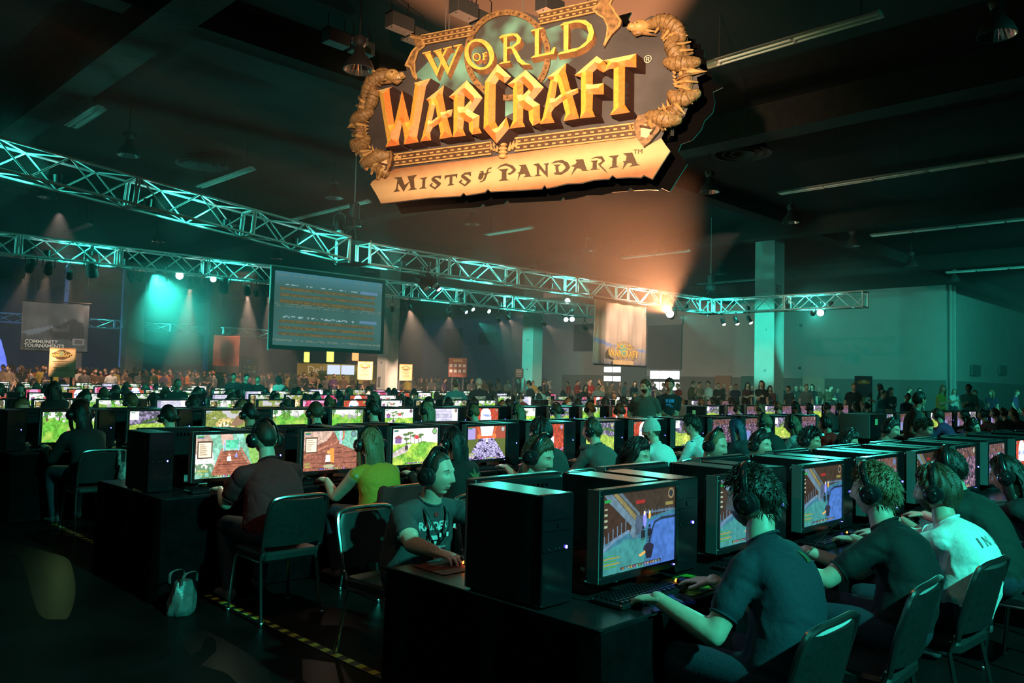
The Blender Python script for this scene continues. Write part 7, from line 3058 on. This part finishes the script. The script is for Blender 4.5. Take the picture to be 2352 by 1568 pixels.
stander(1375, 888, 18.2, 'man in grey shirt standing under the banner', (.32, .33, .33), 3, R(180))
stander(2030, 905, 7.0, 'bald looking man in bright teal shirt far down the aisle', (.03, .30, .40), 4, R(200))
stander(2085, 912, 6.0, 'man in navy shirt behind the STAFF man', (.02, .05, .12), 8, R(200))

# ------------------------------------------------------------------ the crowd at the back of the hall
CR = []
for n in range(92):
    x = 4 + 1020 * (n + g.random() * .8) / 92
    CR.append((x, 35.3 + 7 * g.random(), 'v'))
for n in range(34):
    x = 1030 + 880 * (n + g.random() * .8) / 34
    CR.append((x, 25.5 + 14 * g.random(), 'u'))
for n in range(13):
    x = 1900 + 440 * (n + g.random() * .8) / 13
    CR.append((x, 25.5 + 16 * g.random(), 'u'))
CR.sort()
CTOP = ['brown', 'charcoal', 'tan', 'black', 'grey', 'white', 'maroon', 'black', 'brown', 'olive', 'navy', 'purple', 'red', 'yellow', 'teal', 'tan', 'grey', 'orange']
for n, (x, w_, ax) in enumerate(CR):
    p = at_v(x, 850, w_) if ax == 'v' else at_u(x, 870, w_)
    pu, pv = uv_of(p)
    if any(abs(pu - a_) < 1.1 and abs(pv - b_) < 1.1 for a_, b_ in PILLARS):
        p = p - DV * 2.2
    top = CTOP[int(g.integers(len(CTOP)))]
    lk = int(g.integers(9))
    copy_person('stand', lk, (p.x, p.y, 0), R(180) + g.normal() * 1.1, 'visitor in %s top standing in the far crowd, %s along' % (top, nth(n)), CN[top], 'visitors in the far crowd', 1.04 + g.normal() * .035)

# people packed too far back to tell apart: one mass behind the counted visitors
vv_, ff_, mm_, nv = [], [], [], 0
for n in range(170):
    ax = n < 120
    x = (random.random() * 1030) if ax else 1030 + random.random() * 900
    p = at_v(x, 850, 42.6 + 5 * random.random()) if ax else at_u(x, 870, 40 + 8 * random.random())
    me_, sp_, hc_, rh_ = proto('mass', n % 5)
    c_, s_ = math.cos(n * 2.4), math.sin(n * 2.4)
    a_ = np.empty(len(me_.vertices) * 3)
    me_.vertices.foreach_get('co', a_)
    a_ = a_.reshape(-1, 3) * (1.0 + .08 * random.random())
    vv_.append(np.stack([a_[:, 0] * c_ - a_[:, 1] * s_ + p.x, a_[:, 0] * s_ + a_[:, 1] * c_ + p.y, a_[:, 2]], 1))
    ff_ += [tuple(nv + i for i in q.vertices) for q in me_.polygons]
    k_ = n % 4
    mm_ += [{0: 0, 1: 1 + k_, 2: 5, 3: 5, 4: 0}[q.material_index] for q in me_.polygons]
    nv += len(a_)
mm = np_mesh('crowd', np.concatenate(vv_), ff_, mm_, [SKIN['fair']] + [mat('crowd_cloth_%d' % i, c, .9) for i, c in enumerate(((.03, .03, .03), (.16, .09, .06), (.30, .27, .24), (.05, .06, .10)))] + [PANTS['black']])
tag(obj('crowd', mm), 'dense mass of distant visitors filling the back of the hall', 'crowd', kind='stuff')

# ------------------------------------------------------------------ small things
# mouse mats, phone, cables on the nearest desk
def slab_on(name, label, cat, u0, v0, u1, v1, mt, z=TOP, th=.004, turn=0):
    o = thing(name, label, cat, P((u0 + u1) / 2, (v0 + v1) / 2, z), R(45) + turn)
    mb = MB()
    mb.rbox((0, 0, th / 2), (abs(u1 - u0), abs(v1 - v0), th), .012)
    mb.build('mat', mt, o)
    return o


slab_on('mouse_mat', 'red brown mouse mat under the first far side player hand', 'mouse mat', .08, .98, .42, 1.22, mat('rust_mat_print', (.12, .022, .012), .7, var=.6, scale=22))
slab_on('mouse_mat', 'black and yellow green printed mouse mat between the first two near seats', 'mouse mat', .66, .04, .98, .28, mat('lime_mat_print', (.10, .20, .01), .6, var=1.0, scale=16))
slab_on('mouse_mat', 'dark mouse mat at the second near seat', 'mouse mat', 1.62, .04, 1.92, .27, mat('dark_mat_print', (.03, .05, .02), .6, var=.9, scale=18))
o = thing('phone', 'black phone in a blue bumper case lying before the first keyboard', 'phone', P(.56, .03, TOP), R(20))
mb = MB()
mb.rbox((0, 0, .007), (.066, .125, .014), .012)
mb.build('bumper', mat('blue_rubber', (.03, .08, .55), .4), o, 30)
mb = MB()
mb.rbox((0, 0, .0146), (.056, .112, .002), .008)
mb.build('screen_glass', M_gloss, o, 30)


def cable(label, pts, r=.003, mt=None, cat='cable'):
    mb = MB()
    mb.tube(smoothpath(pts, 6), r, 6)
    return tag(mb.build('cable', mt or M_cable, None, True), label, cat)


cable('thin black headset cable looping by the first player arm', [P(.36, -.02, TOP + .004), P(.44, .02, TOP + .005), P(.52, .03, TOP + .005), P(.40, -.03, TOP + .02), P(.28, -.02, TOP + .004)])
cable('blue network cable hanging between the first and second monitor', [P(.98, .50, TOP + .02), P(1.0, .48, TOP + .26), P(1.05, .46, TOP + .30), P(1.10, .45, TOP + .15), P(1.08, .44, TOP + .006)], .004, mat('blue_cable', (.02, .10, .40), .5))
cable('black keyboard cable curling behind the first monitor base', [P(.27, .26, TOP + .004), P(.24, .36, TOP + .004), P(.30, .45, TOP + .004), P(.27, .55, TOP + .004)])
cable('mouse cable at the first near seat', [P(.80, .2, TOP + .008), P(.84, .3, TOP + .008), P(.78, .42, TOP + .004), P(.72, .55, TOP + .004)], .002)
cable('headset cable beside the second player neck', [P(1.66, -.24, 1.05), P(1.58, -.16, .95), P(1.52, -.05, .80), P(1.46, .03, .765)], .002)
# white power adapter and cup
o = thing('power_adapter', 'small white adapter on the desk behind the first monitor', 'adapter', P(.29, .62, TOP), R(30))
mb = MB()
mb.rbox((0, 0, .02), (.07, .045, .04), .008)
mb.build('case', M_white, o, 30)
mb = MB()
mb.tube([(.035, 0, .012), (.08, .02, .006), (.12, -.01, .005)], .003, 6)
mb.build('lead', M_white, o, True)
# hang-over of the cloth shining at the near corner
# cloth jacket on the second chair
o = thing('jacket', 'dark red jacket hung over the chair of the yellow topped woman', 'jacket', P(1.40, 3.0, 0), R(45))
mb = MB()
rings = []
for k in range(9):
    w = k / 8
    z = .83 - .42 * w
    hw = .20 + .03 * math.sin(w * 5)
    rings.append([(-.05 + hw * math.cos(a), -.05 - .02 * w + (.05 + .012 * math.sin(a * 5 + w * 6)) * math.sin(a), z) for a in np.linspace(0, 2 * math.pi, 28, endpoint=False)])
mb.loft(rings, True)
mb.build('body_cloth', mat('red_jacket_cloth', (.10, .006, .006), .85, bump=.1), o, True)
mb = MB()
mb.tube(smoothpath([(-.22, -.04, .80), (-.25, -.06, .62), (-.22, -.05, .45)], 4), [.045] * 8 + [.03], 10, (0, 1, 0))
mb.build('sleeve', mat('red_jacket_cloth', (.10, .006, .006), .85, bump=.1), o, True)


# bags
def bag(label, loc, sc_, mt, seed, cat='bag', handles=True):
    o = thing('carrier_bag', label, cat, loc, .4 * seed)
    mb = MB()
    rings = []
    g2 = np.random.default_rng(seed)
    ph = g2.random(6) * 6
    for k in range(10):
        w = k / 9
        r = .5 * (1.0 - .45 * w ** 2) * (.86 if k == 0 else 1)
        rg = []
        for i in range(26):
            a = 2 * math.pi * i / 26
            rr = r * (1 + .10 * math.sin(3 * a + ph[0] + 4 * w) + .07 * math.sin(7 * a + ph[1] - 6 * w))
            rg.append((sc_[0] * rr * math.cos(a), sc_[1] * rr * math.sin(a), sc_[2] * w))
        rings.append(rg)
    mb.loft(rings, True)
    mb.build('sack', mt, o, True)
    if handles:
        for s in (-1, 1):
            mb = MB()
            mb.tube(smoothpath([(-.07 * 1, s * .05, sc_[2] * .95), (-.05, s * .06, sc_[2] * 1.25), (.05, s * .06, sc_[2] * 1.25), (.07, s * .05, sc_[2] * .95)], 5), [(.012, .003)] * 16, 6, (0, 1, 0))
            mb.build('handle', mt, o, True)
    return o


M_poly = mat('white_polythene', (.13, .13, .125), .35, var=.25, scale=20, bump=.3)
bag('crumpled white carrier bag on the floor under the second row end', P(.02, 3.62, 0), (.21, .16, .22), M_poly, 3)
bag('patterned pale bag hung low behind the tank top player chair', P(.74, 6.78, .30), (.28, .16, .40), mat('patterned_cloth', (.22, .22, .20), .8, var=1.0, scale=30), 5)

# hazard tape across the row ends
o = thing('floor_tape', 'black and yellow dashed tape strip along the desk row ends', 'tape', P(.34, .9, 0), R(135))
mb = MB()
mb.box((3.6, 0, .002), (7.2, .055, .003))
mb.build('strip', M_black, o)
M_yel = mat('yellow_tape', (.42, .36, .04), .7)
mb = MB()
mb.box((0, 0, 0), (.058, .05, .001))
me_d = mb.mesh('dash', M_yel)
for i in range(58):
    obj('dash', me_d, o, (.1 + .122 * i, 0, .0045))

# black equipment cases with a pale note, first thing past the aisle
for k in (1, 2):
    o = thing('equipment_case', 'large black case with a pale note, first past the aisle on the %s desk row' % ROWN[k], 'case', P(UB - .05, k * ROWP + .35, TOP), R(45))
    mb = MB()
    mb.rbox((0, 0, .22), (.85, .55, .44), .02)
    mb.build('shell', M_case, o, 30)
    mb = MB()
    mb.box((-.10, -.278, .30), (.12, .004, .11))
    mb.build('note', mat('pale_note', (.55, .62, .30), .8), o)
    for x in (-.415, .415):
        mb = MB()
        mb.rbox((x, 0, .22), (.024, .56, .445), .006)
        mb.build('edge_rail', M_grey, o, 30)

# dark information boards and counter far back
o, wd, ht = board('notice_board', 553, 818, 592, 868, 36, mat('black_board', (.02, .018, .018), .6), 'black notice board with small pictures tilted behind the crowd', 'notice board')
o.rotation_euler = (0, 0, 0)
for i in range(3):
    for j in range(2):
        mb = MB()
        mb.box((wd * (-.28 + .28 * i), -.036, ht * (.30 + .20 * j)), (wd * .2, .006, ht * .13))
        mb.build('picture', mat('small_picture_%d' % ((i + j) % 3), ((.35, .15, .08), (.25, .2, .3), (.4, .3, .2))[(i + j) % 3], .6, var=.6, scale=9), o)
mb = MB()
mb.box((0, -.036, ht * .80), (wd * .45, .006, ht * .15))
mb.build('picture', mat('blue_picture', (.05, .15, .4), .6, var=.5, scale=8), o)
on_floor(o, o.location.z)
o, wd, ht = board('display_stand', 1030, 822, 1072, 866, 44, mat('rust_print', (.32, .07, .04), .6, var=.5, scale=4), 'red brown merchandise display with headline panel in the crowd', 'display stand', .3)
mb = MB()
mb.box((0, -.16, ht * .86), (wd * .5, .02, ht * .14))
mb.build('headline', mat('headline_panel', (.55, .28, .10), .6), o)
for j in range(2):
    for i in range(4):
        mb = MB()
        mb.rbox((wd * (-.36 + .24 * i), -.16, ht * (.60 - .28 * j)), (wd * .15, .02, ht * .15), .02, axis=1)
        mb.build('badge_print', M_white, o)
on_floor(o, o.location.z)
o, wd, ht = board('notice_board', 1182, 846, 1202, 868, 44, mat('black_board', (.02, .018, .018), .6), 'small dark notice board beside the teal lit column', 'notice board')
for j in range(5):
    mb = MB()
    mb.box((0, -.036, ht * (.85 - .16 * j)), (wd * .7, .006, ht * .05))
    mb.build('text_line', M_white, o)
on_floor(o, o.location.z)
o, wd, ht = board('notice_board', 1963, 863, 2003, 912, 30, mat('navy_board', (.02, .04, .06), .6), 'dark blue notice board with golden emblem near the hall wall', 'notice board')
logo(o, 0, ht * .7, wd * .7)
on_floor(o, o.location.z)
# deli counter
o, wd, ht = board('deli_counter', 684, 836, 872, 880, 48, mat('deli_wall', (.35, .30, .08), .7), 'lit yellow deli counter with hanging menu screens behind the crowd', 'counter', .6)
board_text(o, 'lettering', 'Deli', -wd * .27, ht * .66, .62, M_white, .62, .01)
for i, (x, c) in enumerate(((-.05, (.7, .8, 1)), (.12, (.7, .8, 1)), (.32, (1, .9, .5)))):
    mb = MB()
    mb.rbox((wd * x, -.36, ht * .70), (.75, .08, .55), .02, axis=1)
    mb.build('menu_screen', glow('menu_glow_%d' % (i == 2), c, 1.2), o)
on_floor(o, o.location.z)
for i, (x, y, w2, h2, c, st_) in enumerate(((704, 820, 11, 23, (.95, .95, .12), 2.2), (758, 817, 15, 28, (.95, .95, .12), 2.2), (816, 816, 14, 24, (1, .42, .12), 1.6))):
    p = at_depth(x, y + h2 / 2, 46)
    o = thing('hanging_lightbox', '%s lightbox hanging over the deli counter' % ('smaller yellow', 'taller yellow', 'orange')[i], 'light box', p)
    wd, ht = w2 / FPX * 46, h2 / FPX * 46
    mb = MB()
    mb.rbox((0, 0, ht / 2), (wd, .2, ht), .03, axis=1)
    mb.build('glowing_face', glow('lightbox_%d' % i, c, st_), o)
    mb = MB()
    mb.box((0, 0, ht + .03), (wd * 1.05, .24, .06))
    mb.tube([(0, 0, ht), (0, 0, CEIL - p.z)], .015, 5, (1, 0, 0), cap=False)
    mb.build('hanger', M_black, o)
# icy blue lit prop at the left edge
p = at_depth(-8, 842, 40)
o = thing('ice_prop', 'tall jagged ice blue glowing prop at the left edge of the crowd', 'prop', (p.x, p.y, 0))
g3 = np.random.default_rng(9)
mb = MB()
rings = []
for k in range(14):
    w = k / 13
    r = .95 * (1 - w) ** .7 + .05
    rings.append([(r * (1 + .22 * g3.normal()) * math.cos(a) - .3 * w, .6 * r * (1 + .22 * g3.normal()) * math.sin(a), 3.6 * w) for a in np.linspace(0, 2 * math.pi, 12, endpoint=False)])
mb.loft(rings, True)
mb.build('ice_body', mat('ice', (.35, .45, .9), .3, emit=1.1, ecol=(.15, .22, 1.0), var=.4, scale=3), o)
# shoulder of someone sitting just outside the lower right corner
cu_, cv_ = uv_of(at_height(2540, 1500, 1.10))
person('pale shirted person seated at the lower right corner, mostly out of view', cu_, cv_, True, (.50, .60, .58), 'people standing among the rows', hz=1.10, lean=.20, voxel=.014, hair='short', headset=False, legs=True, turn=.3, fat=1.1)
# ------------------------------------------------------------------ haze in the air of the hall
hz = slab('haze', -9, 51.5, 7.8, 65.5, .02, 6.4, None)
hz.data.materials.clear()
hm = bpy.data.materials.new('stage_haze')
hm.use_nodes = True
nt = hm.node_tree
nt.nodes.clear()
out = nt.nodes.new('ShaderNodeOutputMaterial')
vs = nt.nodes.new('ShaderNodeVolumeScatter')
vs.inputs['Color'].default_value = (1, 1, 1, 1)
vs.inputs['Density'].default_value = .006
vs.inputs['Anisotropy'].default_value = 0.0
nt.links.new(vs.outputs[0], out.inputs['Volume'])
hz.data.materials.append(hm)
tag(hz, 'thin stage haze filling the upper hall', 'haze', kind='stuff')
hz2 = slab('haze', 17, 51.5, -7, 7.75, .02, 6.4, None)
hz2.data.materials.append(hm)
tag(hz2, 'thin stage haze over the far right of the hall', 'haze', kind='stuff')

# thicker smoke drifts; the single blobs are added for glow round bright lamps
hm2 = hm.copy()
hm2.name = 'smoke_glow'
hm2.node_tree.nodes['Volume Scatter'].inputs['Density'].default_value = .028
for i, (x, y, dep, r) in enumerate(((345, 645, 21.0, (.9, .8, .5)), (360, 668, 21.2, (1.4, 1.0, .8)), (385, 700, 21.5, (1.9, 1.3, 1.1)), (430, 728, 22.0, (1.7, 1.3, 1.0)), (400, 715, 21.8, (2.6, 1.6, 1.5)), (1303, 692, 28.0, (.8, .8, .8)), (1884, 717, 24.0, (.9, .9, .9)), (1541, 720, 28.6, (.8, .8, .8)))):
    mb = MB()
    mb.ell(at_depth(x, y, dep), r, None, 20, 14)
    o = mb.build('smoke_glow', hm2)
    tag(o, 'soft drift of stage smoke carrying lamp glow, %s one' % nth(i), 'smoke', kind='stuff')
spot('drift_fill', at_depth(355, 628, 20.6), at_depth(400, 740, 21.8), TEAL, 1900, 85, 1.0, .05)  # added spot that lights the smoke, no fixture hangs here

bpy.data.scenes.remove(TMP)
